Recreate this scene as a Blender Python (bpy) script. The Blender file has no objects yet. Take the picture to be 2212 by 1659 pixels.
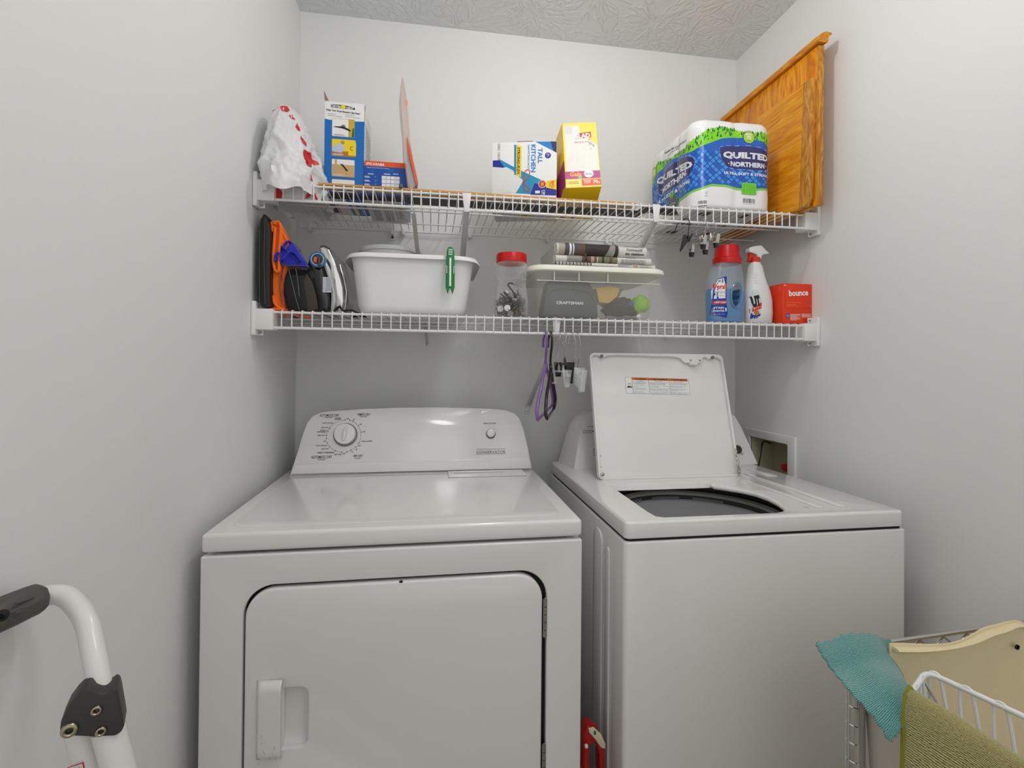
import bpy, bmesh, math, random
from mathutils import Vector, Matrix, noise
S = bpy.context.scene
COL = S.collection
PI = math.pi

# ---------------------------------------------------------------- camera, world, lights
cd = bpy.data.cameras.new('camera'); cam = bpy.data.objects.new('camera', cd); COL.objects.link(cam)
R_ = Vector((0.9877,-0.1562,0.0088)); U_ = Vector((-0.0099,-0.0063,0.9999)); F_ = Vector((0.1561,0.9877,0.0078))
M = Matrix((R_, U_, -F_)).transposed().to_4x4(); M.translation = Vector((0.4374,-1.7192,1.24))
cam.matrix_world = M
cd.sensor_width = 36; cd.lens = 17.6707; cd.shift_y = -0.02243; cd.clip_start = .02
S.camera = cam
w = bpy.data.worlds.new('world'); S.world = w; w.use_nodes = True
w.node_tree.nodes['Background'].inputs[0].default_value = (.99, .995, 1, 1)
w.node_tree.nodes['Background'].inputs[1].default_value = .50
def light(name, kind, loc, e, col=(1, .995, .985), **k):
    l = bpy.data.lights.new(name, kind); l.energy = e; l.color = col
    o = bpy.data.objects.new(name, l); o.location = loc; COL.objects.link(o)
    for a, b in k.items(): setattr(l, a, b)
    return o
light('ceiling_bulb_or_fill', 'POINT', (.83, -.74, 2.30), 4.0, shadow_soft_size=.04)
light('ceiling_bulb_or_fill', 'POINT', (.84, -1.38, 2.24), 6.4, shadow_soft_size=.16)  # soft overhead fill, added to lift the side walls
rear_fill = light('rear_fill_light', 'AREA', (.78, -2.55, 1.95), 3, shape='RECTANGLE', size=1.4, size_y=1.6)  # unseen fill added behind the camera to brighten fronts and walls
rear_fill.rotation_euler = (math.radians(80), 0, 0)
S.view_settings.view_transform = 'Standard'; S.view_settings.look = 'None'
S.view_settings.gamma = 1; S.view_settings.exposure = 0.24
S.view_settings.use_curve_mapping = False

# ---------------------------------------------------------------- materials
MATS = {}
def srgb(r, g, b):
    f = lambda c: (c/255/12.92) if c <= 10 else ((c/255+.055)/1.055)**2.4
    return (f(r), f(g), f(b))
def mat(name, col, rough=.5, metal=0, bump=0, bscale=200, var=0, vscale=30, coat=0, trans=0, ior=1.45, alpha=1, spec=.5, sheen=0, sss=0):
    if name in MATS: return MATS[name]
    m = bpy.data.materials.new(name); m.use_nodes = True; nt = m.node_tree; N = nt.nodes; L = nt.links
    b = N['Principled BSDF']
    c = srgb(*col)
    b.inputs['Base Color'].default_value = (*c, 1); b.inputs['Roughness'].default_value = rough
    b.inputs['Metallic'].default_value = metal; b.inputs['Coat Weight'].default_value = coat
    b.inputs['Coat Roughness'].default_value = .08
    b.inputs['Transmission Weight'].default_value = trans; b.inputs['IOR'].default_value = ior
    b.inputs['Specular IOR Level'].default_value = spec; b.inputs['Sheen Weight'].default_value = sheen
    tc = N.new('ShaderNodeTexCoord')
    if bump:
        n = N.new('ShaderNodeTexNoise'); n.inputs['Scale'].default_value = bscale; n.inputs['Detail'].default_value = 3
        bp = N.new('ShaderNodeBump'); bp.inputs['Strength'].default_value = bump; bp.inputs['Distance'].default_value = .002
        L.new(tc.outputs['Object'], n.inputs['Vector']); L.new(n.outputs['Fac'], bp.inputs['Height']); L.new(bp.outputs[0], b.inputs['Normal'])
    if var:
        n = N.new('ShaderNodeTexNoise'); n.inputs['Scale'].default_value = vscale; n.inputs['Detail'].default_value = 4
        r = N.new('ShaderNodeValToRGB'); r.color_ramp.elements[0].position = .35; r.color_ramp.elements[1].position = .65
        r.color_ramp.elements[0].color = (*[x*(1-var) for x in c], 1); r.color_ramp.elements[1].color = (*[min(1, x*(1+var)) for x in c], 1)
        L.new(tc.outputs['Object'], n.inputs['Vector']); L.new(n.outputs['Fac'], r.inputs[0]); L.new(r.outputs[0], b.inputs['Base Color'])
    if alpha < 1:
        t = N.new('ShaderNodeBsdfTransparent'); mx = N.new('ShaderNodeMixShader'); mx.inputs[0].default_value = alpha
        L.new(t.outputs[0], mx.inputs[1]); L.new(b.outputs[0], mx.inputs[2]); L.new(mx.outputs[0], N['Material Output'].inputs[0])
    MATS[name] = m
    return m
def film(name, col, base, edge, rough=.08):
    """thin clear plastic: see-through face on, more solid and glossy at grazing angles"""
    m = mat(name, col, rough); nt = m.node_tree; N = nt.nodes; L = nt.links
    t = N.new('ShaderNodeBsdfTransparent'); mx = N.new('ShaderNodeMixShader'); lw = N.new('ShaderNodeLayerWeight'); lw.inputs[0].default_value = .35
    mr = N.new('ShaderNodeMapRange'); mr.inputs[3].default_value = base; mr.inputs[4].default_value = edge
    L.new(lw.outputs['Facing'], mr.inputs[0]); L.new(mr.outputs[0], mx.inputs[0])
    L.new(t.outputs[0], mx.inputs[1]); L.new(N['Principled BSDF'].outputs[0], mx.inputs[2]); L.new(mx.outputs[0], N['Material Output'].inputs[0])
    return m
def wood(name, c1, c2, scale=6, rough=.4, axis='X', dist=4, stretch=8):
    if name in MATS: return MATS[name]
    m = mat(name, c1, rough); nt = m.node_tree; N = nt.nodes; L = nt.links
    tc = N.new('ShaderNodeTexCoord'); mp = N.new('ShaderNodeMapping'); wv = N.new('ShaderNodeTexNoise'); r = N.new('ShaderNodeValToRGB')
    s = {'X': (1, stretch, stretch), 'Y': (stretch, 1, stretch), 'Z': (stretch, stretch, 1)}[axis]
    mp.inputs['Scale'].default_value = s; wv.inputs['Scale'].default_value = scale; wv.inputs['Detail'].default_value = 6; wv.inputs['Distortion'].default_value = dist
    r.color_ramp.elements[0].position = .38; r.color_ramp.elements[1].position = .62
    r.color_ramp.elements[0].color = (*srgb(*c1), 1); r.color_ramp.elements[1].color = (*srgb(*c2), 1)
    L.new(tc.outputs['Object'], mp.inputs[0]); L.new(mp.outputs[0], wv.inputs['Vector']); L.new(wv.outputs['Fac'], r.inputs[0])
    L.new(r.outputs[0], N['Principled BSDF'].inputs['Base Color'])
    return m

ENAMEL = mat('white_enamel', (230, 229, 226), .16, coat=.5, spec=.5)
CONSOLE = mat('console_enamel', (234, 233, 231), .13, coat=.6)
ENAMEL_LID = mat('lid_enamel', (236, 234, 231), .22, coat=.3)
WIRE = mat('white_vinyl_wire', (232, 231, 229), .35)
WPLAS = mat('white_plastic', (232, 231, 228), .4)
WHITE = mat('white_print', (238, 238, 236), .45)
BLACK = mat('black_print', (20, 20, 24), .5)
DGREY = mat('dark_grey_plastic', (62, 60, 58), .45)
GREY = mat('grey_print', (120, 120, 120), .5)
STEEL = mat('steel', (170, 168, 162), .25, metal=1)
CHROME = mat('chrome', (205, 203, 200), .12, metal=1)
DARK = mat('dark_void', (22, 22, 22), .7)
RED = mat('red_plastic', (206, 12, 14), .3)
GREEN = mat('green_plastic', (14, 122, 60), .35)
ORANGE = mat('orange_print', (232, 84, 18), .45)
BLUEP = mat('blue_print', (4, 108, 192), .35)
NAVY = mat('navy_print', (42, 44, 96), .4)
YEL = mat('yellow_print', (246, 214, 22), .4)
KBLUE = mat('bright_blue_print', (22, 128, 206), .4)
DBLUE = mat('deep_blue_print', (28, 46, 150), .4)
LIME = mat('lime_print', (122, 208, 32), .4)
TEALP = mat('teal_print', (26, 148, 190), .4)
CLEARP = film('clear_plastic', (235, 236, 236), .10, .75)
BAGFILM = film('smoky_film', (60, 60, 64), .12, .8, .05)

# ---------------------------------------------------------------- mesh helpers
def catmull(P, n=6, closed=False):
    P = [Vector(p) for p in P]; out = []; m = len(P)
    rng = range(m if closed else m-1)
    for i in rng:
        if closed: a, b, c_, d = P[(i-1) % m], P[i], P[(i+1) % m], P[(i+2) % m]
        else: a, b, c_, d = P[max(i-1, 0)], P[i], P[i+1], P[min(i+2, m-1)]
        for k in range(n):
            t = k/n
            out.append(.5*((2*b)+(c_-a)*t+(2*a-5*b+4*c_-d)*t*t+(3*b-a-3*c_+d)*t**3))
    if not closed: out.append(P[-1])
    return out
def rrect(x0, y0, x1, y1, r, n=6, rs=None):
    rs = rs or (r, r, r, r); pts = []
    for (cx, cy, a0), rr in zip(((x1, y0, -90), (x1, y1, 0), (x0, y1, 90), (x0, y0, 180)), rs):
        sx = -1 if cx == x1 else 1; sy = -1 if cy == y1 else 1
        ox, oy = cx+sx*rr, cy+sy*rr
        if rr <= 1e-6: pts.append((cx, cy)); continue
        for k in range(n+1):
            a = math.radians(a0+90*k/n); pts.append((ox+rr*math.cos(a), oy+rr*math.sin(a)))
    return pts
class MB:
    def __init__(s): s.bm = bmesh.new(); s.mi = 0
    def face(s, vs):
        try: f = s.bm.faces.new(vs); f.material_index = s.mi; return f
        except ValueError: return None
    def box(s, x0, y0, z0, x1, y1, z1, rot=None, piv=None):
        v = [s.bm.verts.new(p) for p in ((x0,y0,z0),(x1,y0,z0),(x1,y1,z0),(x0,y1,z0),(x0,y0,z1),(x1,y0,z1),(x1,y1,z1),(x0,y1,z1))]
        for f in ((3,2,1,0),(4,5,6,7),(0,1,5,4),(1,2,6,5),(2,3,7,6),(3,0,4,7)): s.face([v[i] for i in f])
        if rot:
            bmesh.ops.rotate(s.bm, verts=v, cent=piv or ((x0+x1)/2, (y0+y1)/2, (z0+z1)/2), matrix=rot)
        return v
    def hexa(s, P):
        v = [s.bm.verts.new(p) for p in P]
        for f in ((3,2,1,0),(4,5,6,7),(0,1,5,4),(1,2,6,5),(2,3,7,6),(3,0,4,7)): s.face([v[i] for i in f])
        return v
    def tube(s, P, r, seg=8, closed=False, caps=True, flat=1):
        P = [Vector(p) for p in P]; n = len(P); rr = r if isinstance(r, (list, tuple)) else [r]*n
        T = []
        for i in range(n):
            a = P[(i-1) % n] if (closed or i) else P[0]; b = P[(i+1) % n] if (closed or i < n-1) else P[-1]
            T.append((b-a).normalized())
        up = Vector((0, 0, 1)) if abs(T[0].z) < .9 else Vector((1, 0, 0))
        nrm = (up-T[0]*up.dot(T[0])).normalized(); rings = []
        for i in range(n):
            nrm = (nrm-T[i]*nrm.dot(T[i])).normalized(); bi = T[i].cross(nrm)
            rings.append([s.bm.verts.new(P[i]+(nrm*math.cos(2*PI*k/seg)*flat+bi*math.sin(2*PI*k/seg))*rr[i]) for k in range(seg)])
        for i in range(n if closed else n-1):
            a, b = rings[i], rings[(i+1) % n]
            for k in range(seg): s.face([a[k], a[(k+1) % seg], b[(k+1) % seg], b[k]])
        if caps and not closed: s.face(rings[0][::-1]); s.face(rings[-1])
    def lathe(s, prof, c=(0, 0, 0), seg=32, axis='Z', caps=(True, True), sx=1, sy=1):
        rings = []
        for r, h in prof:
            ring = []
            for k in range(seg):
                a = 2*PI*k/seg; x, y = r*math.cos(a)*sx, r*math.sin(a)*sy
                p = {'Z': (x, y, h), 'Y': (x, h, y), 'X': (h, x, y)}[axis]
                ring.append(s.bm.verts.new((p[0]+c[0], p[1]+c[1], p[2]+c[2])))
            rings.append(ring)
        for a, b in zip(rings, rings[1:]):
            for k in range(seg): s.face([a[k], a[(k+1) % seg], b[(k+1) % seg], b[k]])
        if caps[0]: s.face(rings[0][::-1])
        if caps[1]: s.face(rings[-1])
    def loft(s, loops, caps=(True, True)):
        rings = [[s.bm.verts.new(p) for p in l] for l in loops]; n = len(rings[0])
        for a, b in zip(rings, rings[1:]):
            for k in range(n): s.face([a[k], a[(k+1) % n], b[(k+1) % n], b[k]])
        if caps[0]: s.face(rings[0][::-1])
        if caps[1]: s.face(rings[-1])
    def grid(s, f, nu, nv, closed_u=False):
        V = [[s.bm.verts.new(f(i/nu, j/nv)) for j in range(nv+1)] for i in range(nu if closed_u else nu+1)]
        for i in range(nu):
            for j in range(nv):
                a, b = V[i], V[(i+1) % len(V)]
                s.face([a[j], b[j], b[j+1], a[j+1]])
        return V
    def prism(s, pts, h0, h1, fr=None):
        """pts 2D in frame (O,U,V) extruded along N"""
        O, U, V = fr or (Vector((0,0,0)), Vector((1,0,0)), Vector((0,1,0))); O, U, V = Vector(O), Vector(U), Vector(V); N = U.cross(V)
        a = [s.bm.verts.new(O+U*p[0]+V*p[1]+N*h0) for p in pts]; b = [s.bm.verts.new(O+U*p[0]+V*p[1]+N*h1) for p in pts]
        n = len(pts); s.face(a[::-1]); s.face(b)
        for k in range(n): s.face([a[k], a[(k+1) % n], b[(k+1) % n], b[k]])
    def build(s, name, mats, parent=None, bevel=0, seg=2, sharp=38, thick=0, tri=False, recalc=True):
        bm = s.bm
        if recalc: bmesh.ops.recalc_face_normals(bm, faces=bm.faces[:])
        if bevel:
            es = [e for e in bm.edges if len(e.link_faces) == 2 and e.calc_face_angle(0) > math.radians(30)]
            bmesh.ops.bevel(bm, geom=es, offset=bevel, segments=seg, affect='EDGES', profile=.5, clamp_overlap=True)
        for f in bm.faces: f.smooth = True
        for e in bm.edges:
            if len(e.link_faces) == 2 and e.calc_face_angle(0) > math.radians(sharp): e.smooth = False
        me = bpy.data.meshes.new(name); bm.to_mesh(me); bm.free()
        for m in (mats if isinstance(mats, (list, tuple)) else [mats]): me.materials.append(m)
        o = bpy.data.objects.new(name, me); COL.objects.link(o)
        if thick:
            md = o.modifiers.new('solid', 'SOLIDIFY'); md.thickness = thick; md.offset = 0
        if parent: o.parent = parent
        return o
def tag(o, label=None, cat=None, group=None, kind=None):
    if label: o['label'] = label
    if cat: o['category'] = cat
    if group: o['group'] = group
    if kind: o['kind'] = kind
    return o
def thing(name, label, cat, loc=(0, 0, 0), rot=(0, 0, 0), group=None):
    o = bpy.data.objects.new(name, None); o.empty_display_size = .05; COL.objects.link(o); o.location = loc; o.rotation_euler = rot
    return tag(o, label, cat, group)
def local(o):
    """helper: world -> local offset for children of an unrotated empty"""
    return o.location
def plate(name, outer, holes, th, bev, fr, mats, parent=None, sharp=38, res=2):
    """extruded flat plate with holes, front face at N=0 going back by th"""
    cu = bpy.data.curves.new(name, 'CURVE'); cu.dimensions = '2D'; cu.fill_mode = 'BOTH'
    for pts in [outer]+holes:
        sp = cu.splines.new('POLY'); sp.points.add(len(pts)-1)
        for q, pt in zip(sp.points, pts): q.co = (pt[0], pt[1], 0, 1)
        sp.use_cyclic_u = True
    cu.extrude = th/2-bev; cu.bevel_depth = bev; cu.bevel_resolution = res; cu.offset = -bev
    t = bpy.data.objects.new('tmp', cu); COL.objects.link(t)
    me = bpy.data.meshes.new_from_object(t); bpy.data.objects.remove(t); bpy.data.curves.remove(cu)
    O, U, V = [Vector(q) for q in fr]; N = U.cross(V)
    mx = Matrix((U, V, N)).transposed().to_4x4(); mx.translation = O-N*(th/2); me.transform(mx)
    me.materials.clear()
    for m in (mats if isinstance(mats, (list, tuple)) else [mats]): me.materials.append(m)
    bm = bmesh.new(); bm.from_mesh(me)
    bmesh.ops.remove_doubles(bm, verts=bm.verts[:], dist=1e-6)
    for f in bm.faces: f.smooth = True; f.material_index = 0
    for e in bm.edges:
        if len(e.link_faces) == 2 and e.calc_face_angle(0) > math.radians(sharp): e.smooth = False
    bm.to_mesh(me); bm.free(); me.name = name
    o = bpy.data.objects.new(name, me); COL.objects.link(o)
    if parent: o.parent = parent
    return o
_TC = {}
def text_mesh(s, bold=0, shear=0):
    k = (s, bold, shear)
    if k in _TC: return _TC[k]
    cu = bpy.data.curves.new('t', 'FONT'); cu.body = s; cu.offset = bold; cu.shear = shear; cu.resolution_u = 2
    t = bpy.data.objects.new('tmp', cu); COL.objects.link(t)
    me = bpy.data.meshes.new_from_object(t); bpy.data.objects.remove(t); bpy.data.curves.remove(cu)
    V = [(v.co.x, v.co.y) for v in me.vertices]; Fc = [tuple(f.vertices) for f in me.polygons]; bpy.data.meshes.remove(me)
    x0 = min(v[0] for v in V); x1 = max(v[0] for v in V); y0 = min(v[1] for v in V); y1 = max(v[1] for v in V)
    V = [((x-(x0+x1)/2)/(x1-x0 or 1), (y-(y0+y1)/2)/(y1-y0 or 1)) for x, y in V]
    _TC[k] = (V, Fc); return _TC[k]
def decal(name, parent, fr, items, step=.00012, sub=0, base=.0004):
    """flat print laid on a face. fr: (O,U,V) or a function (u,v,h)->point"""
    if callable(fr): f = fr
    else:
        O, U, V = [Vector(q) for q in fr]; U = U.normalized(); V = V.normalized(); N = U.cross(V)
        f = lambda u, v, h: O+U*u+V*v+N*h
    bm = bmesh.new(); mats = []; lay = bm.verts.layers.float.new('h')
    def mi(m):
        if m not in mats: mats.append(m)
        return mats.index(m)
    def addp(vs, fs, m, L):
        bv = [bm.verts.new((x, y, 0)) for x, y in vs]
        for b in bv: b[lay] = base+step*L
        k = mi(m)
        for g in fs:
            try: q = bm.faces.new([bv[i] for i in g]); q.material_index = k
            except ValueError: pass
    for it in items:
        k = it[0]; opt = it[-1] if isinstance(it[-1], dict) else {}; rot = math.radians(opt.get('rot', 0)); L = opt.get('L', 3 if k == 't' else 1)
        if k == 'r':
            x0, y0, x1, y1, m = it[1:6]; n = max(1, int(abs(x1-x0)/sub)) if sub else 1; n2 = max(1, int(abs(y1-y0)/sub)) if sub else 1
            vs = [(x0+(x1-x0)*i/n, y0+(y1-y0)*j/n2) for j in range(n2+1) for i in range(n+1)]
            fs = [(j*(n+1)+i, j*(n+1)+i+1, (j+1)*(n+1)+i+1, (j+1)*(n+1)+i) for j in range(n2) for i in range(n)]
            addp(vs, fs, m, L)
        elif k == 'p': addp(it[1], [range(len(it[1]))], it[2], L)
        elif k == 'c':
            cx, cy, r, m = it[1:5]; ry = opt.get('ry', r); n = opt.get('n', 28)
            addp([(cx+r*math.cos(2*PI*i/n), cy+ry*math.sin(2*PI*i/n)) for i in range(n)], [range(n)], m, L)
        elif k == 'ring':
            cx, cy, r, wd, m = it[1:6]; a0, a1 = opt.get('a', (0, 360)); n = 32
            A = [math.radians(a0+(a1-a0)*i/n) for i in range(n+1)]
            vs = [(cx+(r-wd/2)*math.cos(a), cy+(r-wd/2)*math.sin(a)) for a in A]+[(cx+(r+wd/2)*math.cos(a), cy+(r+wd/2)*math.sin(a)) for a in A]
            addp(vs, [(i, i+n+1, i+n+2, i+1) for i in range(n)], m, L)
        elif k == 'l':
            P, wd, m = it[1:4]
            for (ax, ay), (bx, by) in zip(P, P[1:]):
                d = math.hypot(bx-ax, by-ay) or 1; nx, ny = -(by-ay)/d*wd/2, (bx-ax)/d*wd/2
                addp([(ax+nx, ay+ny), (ax-nx, ay-ny), (bx-nx, by-ny), (bx+nx, by+ny)], [(0, 1, 2, 3)], m, L)
        elif k == 't':
            s, cx, cy, w_, h_, m = it[1:7]; TV, Fc = text_mesh(s, opt.get('b', 0), opt.get('shear', 0))
            c_, s_ = math.cos(rot), math.sin(rot)
            arc = opt.get('arc', 0)
            pts = []
            for x, y in TV:
                xx, yy = x*w_, y*h_ + arc*(1-4*x*x)
                pts.append((cx+xx*c_-yy*s_, cy+xx*s_+yy*c_))
            addp(pts, Fc, m, L)
    if sub:
        bmesh.ops.triangulate(bm, faces=[g for g in bm.faces if len(g.verts) > 4])
        for _ in range(4):
            es = [e for e in bm.edges if e.calc_length() > sub*1.5]
            if not es: break
            bmesh.ops.subdivide_edges(bm, edges=es, cuts=1)
            bmesh.ops.triangulate(bm, faces=[g for g in bm.faces if len(g.verts) > 4])
    for v in bm.verts: v.co = f(v.co.x, v.co.y, v[lay])
    me = bpy.data.meshes.new(name); bm.to_mesh(me); bm.free()
    for m in mats: me.materials.append(m)
    o = bpy.data.objects.new(name, me); COL.objects.link(o); o.parent = parent
    return o
def lines(x0, y0, x1, y1, n, m, rnd, wd=.4, L=2):
    """rows of tiny unreadable print as thin broken bars"""
    out = []; dy = (y1-y0)/n
    for i in range(n):
        x = x0
        while x < x1:
            e = min(x1, x+(x1-x0)*rnd.uniform(.08, .25)); out.append(('r', x, y0+dy*(i+.3), e-(x1-x0)*.02, y0+dy*(i+.3+wd), m, {'L': L})); x = e
            if rnd.random() < .1 and x > x0+(x1-x0)*.6: break
    return out
def link_copy(o, parent, loc=None):
    c_ = o.copy(); COL.objects.link(c_); c_.parent = parent
    if loc: c_.location = loc
    return c_
def fr_xz(y): return ((0, y, 0), (1, 0, 0), (0, 0, 1))

# ---------------------------------------------------------------- the room
W, H, YF = 1.5513, 2.3869, -2.75
def wall_mat(name, col, stomp=False):
    m = mat(name, col, .62); nt = m.node_tree; N = nt.nodes; L = nt.links; b = N['Principled BSDF']
    tc = N.new('ShaderNodeTexCoord')
    if not stomp:
        n = N.new('ShaderNodeTexNoise'); n.inputs['Scale'].default_value = 130; n.inputs['Detail'].default_value = 2
        bp = N.new('ShaderNodeBump'); bp.inputs['Strength'].default_value = .12; bp.inputs['Distance'].default_value = .002
        L.new(tc.outputs['Object'], n.inputs['Vector']); L.new(n.outputs['Fac'], bp.inputs['Height']); L.new(bp.outputs[0], b.inputs['Normal'])
    else:
        def mth(op, *a):
            q = N.new('ShaderNodeMath'); q.operation = op
            for i, x in enumerate(a):
                if isinstance(x, (int, float)): q.inputs[i].default_value = x
                else: L.new(x, q.inputs[i])
            return q.outputs[0]
        hs = []
        for off in ((0, 0, 0), (.37, .21, 0)):
            mp = N.new('ShaderNodeMapping'); mp.inputs['Location'].default_value = off; L.new(tc.outputs['Object'], mp.inputs[0])
            vo = N.new('ShaderNodeTexVoronoi'); vo.voronoi_dimensions = '2D'; vo.inputs['Scale'].default_value = 4.2; L.new(mp.outputs[0], vo.inputs['Vector'])
            sub = N.new('ShaderNodeVectorMath'); sub.operation = 'SUBTRACT'
            sc = N.new('ShaderNodeVectorMath'); sc.operation = 'SCALE'; sc.inputs['Scale'].default_value = 4.2
            L.new(mp.outputs[0], sc.inputs[0])
            psc = N.new('ShaderNodeVectorMath'); psc.operation = 'SCALE'; psc.inputs['Scale'].default_value = 4.2; L.new(vo.outputs['Position'], psc.inputs[0])
            L.new(sc.outputs[0], sub.inputs[0]); L.new(psc.outputs[0], sub.inputs[1])
            sx = N.new('ShaderNodeSeparateXYZ'); L.new(sub.outputs[0], sx.inputs[0])
            ang = mth('ARCTAN2', sx.outputs[1], sx.outputs[0]); rad = vo.outputs['Distance']
            cb = N.new('ShaderNodeCombineXYZ'); L.new(mth('MULTIPLY', ang, 2.6), cb.inputs[0]); L.new(mth('MULTIPLY', rad, 2.2), cb.inputs[1])
            sp = N.new('ShaderNodeSeparateColor'); L.new(vo.outputs['Color'], sp.inputs[0]); L.new(mth('MULTIPLY', sp.outputs[0], 40), cb.inputs[2])
            nz = N.new('ShaderNodeTexNoise'); nz.inputs['Scale'].default_value = 1.0; nz.inputs['Detail'].default_value = 2; L.new(cb.outputs[0], nz.inputs['Vector'])
            ridge = mth('SUBTRACT', 1, mth('MULTIPLY', mth('ABSOLUTE', mth('SUBTRACT', nz.outputs['Fac'], .5)), 14))
            ridge = mth('MAXIMUM', ridge, 0)
            mr = N.new('ShaderNodeMapRange'); mr.inputs[1].default_value = .04; mr.inputs[2].default_value = .2; L.new(rad, mr.inputs[0])
            m2 = N.new('ShaderNodeMapRange'); m2.inputs[1].default_value = .75; m2.inputs[2].default_value = .45; L.new(rad, m2.inputs[0])
            hs.append(mth('MULTIPLY', mth('MULTIPLY', ridge, mr.outputs[0]), m2.outputs[0]))
        h = mth('MAXIMUM', hs[0], hs[1])
        bp = N.new('ShaderNodeBump'); bp.inputs['Strength'].default_value = .6; bp.inputs['Distance'].default_value = .004
        L.new(h, bp.inputs['Height']); L.new(bp.outputs[0], b.inputs['Normal'])
    return m
WALL = wall_mat('wall_paint', (232, 232, 230)); CEIL = wall_mat('ceiling_paint', (230, 232, 232), True)
FLOORM = mat('vinyl_floor', (176, 168, 156), .4, var=.12, vscale=12)
def slab(name, b, m):
    k = MB(); k.box(*b); return tag(k.build(name, m), kind='structure')
slab('floor', (-.1, YF, -.05, W+.1, .1, 0), FLOORM)
slab('ceiling', (-.1, YF, H, W+.1, .1, H+.08), CEIL)
slab('wall_back', (-.1, 0, 0, W+.1, .1, H), WALL)
slab('wall_left', (-.1, YF, 0, 0, 0, H), WALL)
oy0, oy1, oz0, oz1 = -.2905, -.1000, .76, .9965      # opening of the outlet box
plate('wall_right', [(YF, 0), (0, 0), (0, H), (YF, H)], [[(oy0, oz0), (oy1, oz0), (oy1, oz1), (oy0, oz1)]], .1, .0, ((W+.1, 0, 0), (0, 1, 0), (0, 0, 1)), WALL)['kind'] = 'structure'
slab('baseboard_left', (0, YF, 0, .012, -.8, .09), WPLAS)
slab('baseboard_right', (W-.012, YF, 0, W, -.8, .09), WPLAS)
# caulk lines in the two back corners
for nm, x in (('trim_1', .0), ('trim_2', W)):
    k = MB(); k.tube([(x+(.0006 if x == 0 else -.0006), -.0006, 0), (x+(.0006 if x == 0 else -.0006), -.0006, H)], .0014, 6); tag(k.build(nm, mat('caulk', (226, 224, 220), .5)), kind='structure')
# washer supply box set in the right wall
ob = thing('outlet_box', 'white recessed washer supply box in right wall beside washer', 'outlet box', (W, -.195, .9))
def loc(o, b): return tuple(v-o.location[i % 3] for i, v in enumerate(b))
plate('frame', rrect(-.3255+.195, .735-.9, -.0690+.195, 1.0245-.9, .004), [rrect(oy0+.195, oz0-.9, oy1+.195, oz1-.9, .003)], .010, .003, ((-.010, 0, 0), (0, -1, 0), (0, 0, 1)) if 0 else ((0, 0, 0), (0, 1, 0), (0, 0, 1)), WPLAS, ob)
ob.children[0].location = (-.000, 0, 0)
k = MB()
i0 = loc(ob, (W, oy0+.0006, oz0+.0006)); i1 = loc(ob, (W+.085, oy1-.0006, oz1-.0006))
k.box(i0[0]+.083, i0[1], i0[2], i0[0]+.086, i1[1], i1[2])
k.box(i0[0], i0[1]-.003, i0[2], i0[0]+.086, i0[1], i1[2]); k.box(i0[0], i1[1], i0[2], i0[0]+.086, i1[1]+.003, i1[2])
k.box(i0[0], i0[1], i0[2]-.003, i0[0]+.086, i1[1], i0[2]); k.box(i0[0], i0[1], i1[2], i0[0]+.086, i1[1], i1[2]+.003)
k.build('recess', mat('box_plastic', (205, 198, 170), .5), ob)
k = MB(); k.tube(catmull([(.07, .088, .07), (.03, .075, .078), (.005, .055, .03), (-.01, .06, -.05)], 8), .0022, 6); k.build('cord', BLACK, ob)
for i, (yy, mm, nm, lb) in enumerate(((-.235, RED, 'valve_handle', 'red valve handle'), (-.285, mat('blue_plastic', (20, 70, 170), .35), 'valve_handle', 'blue valve handle'))):
    k = MB(); y_ = yy+.195; zz = -.9+.915
    k.tube([(.05, y_, -.12), (.05, y_, zz-.014)], .007, 10)
    k.build('valve_stem', mat('brass', (170, 130, 60), .3, metal=1), ob)
    k = MB(); k.box(.03, y_-.026 if not i else y_-.004, zz-.014, .06, y_+.026 if not i else y_+.02, zz+.004); k.box(.026, y_-.012 if not i else y_-.002, zz-.016, .064, y_+.012 if not i else y_+.012, zz+.008)
    o = k.build(nm, mm, ob, bevel=.003); o['label'] = lb


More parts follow.
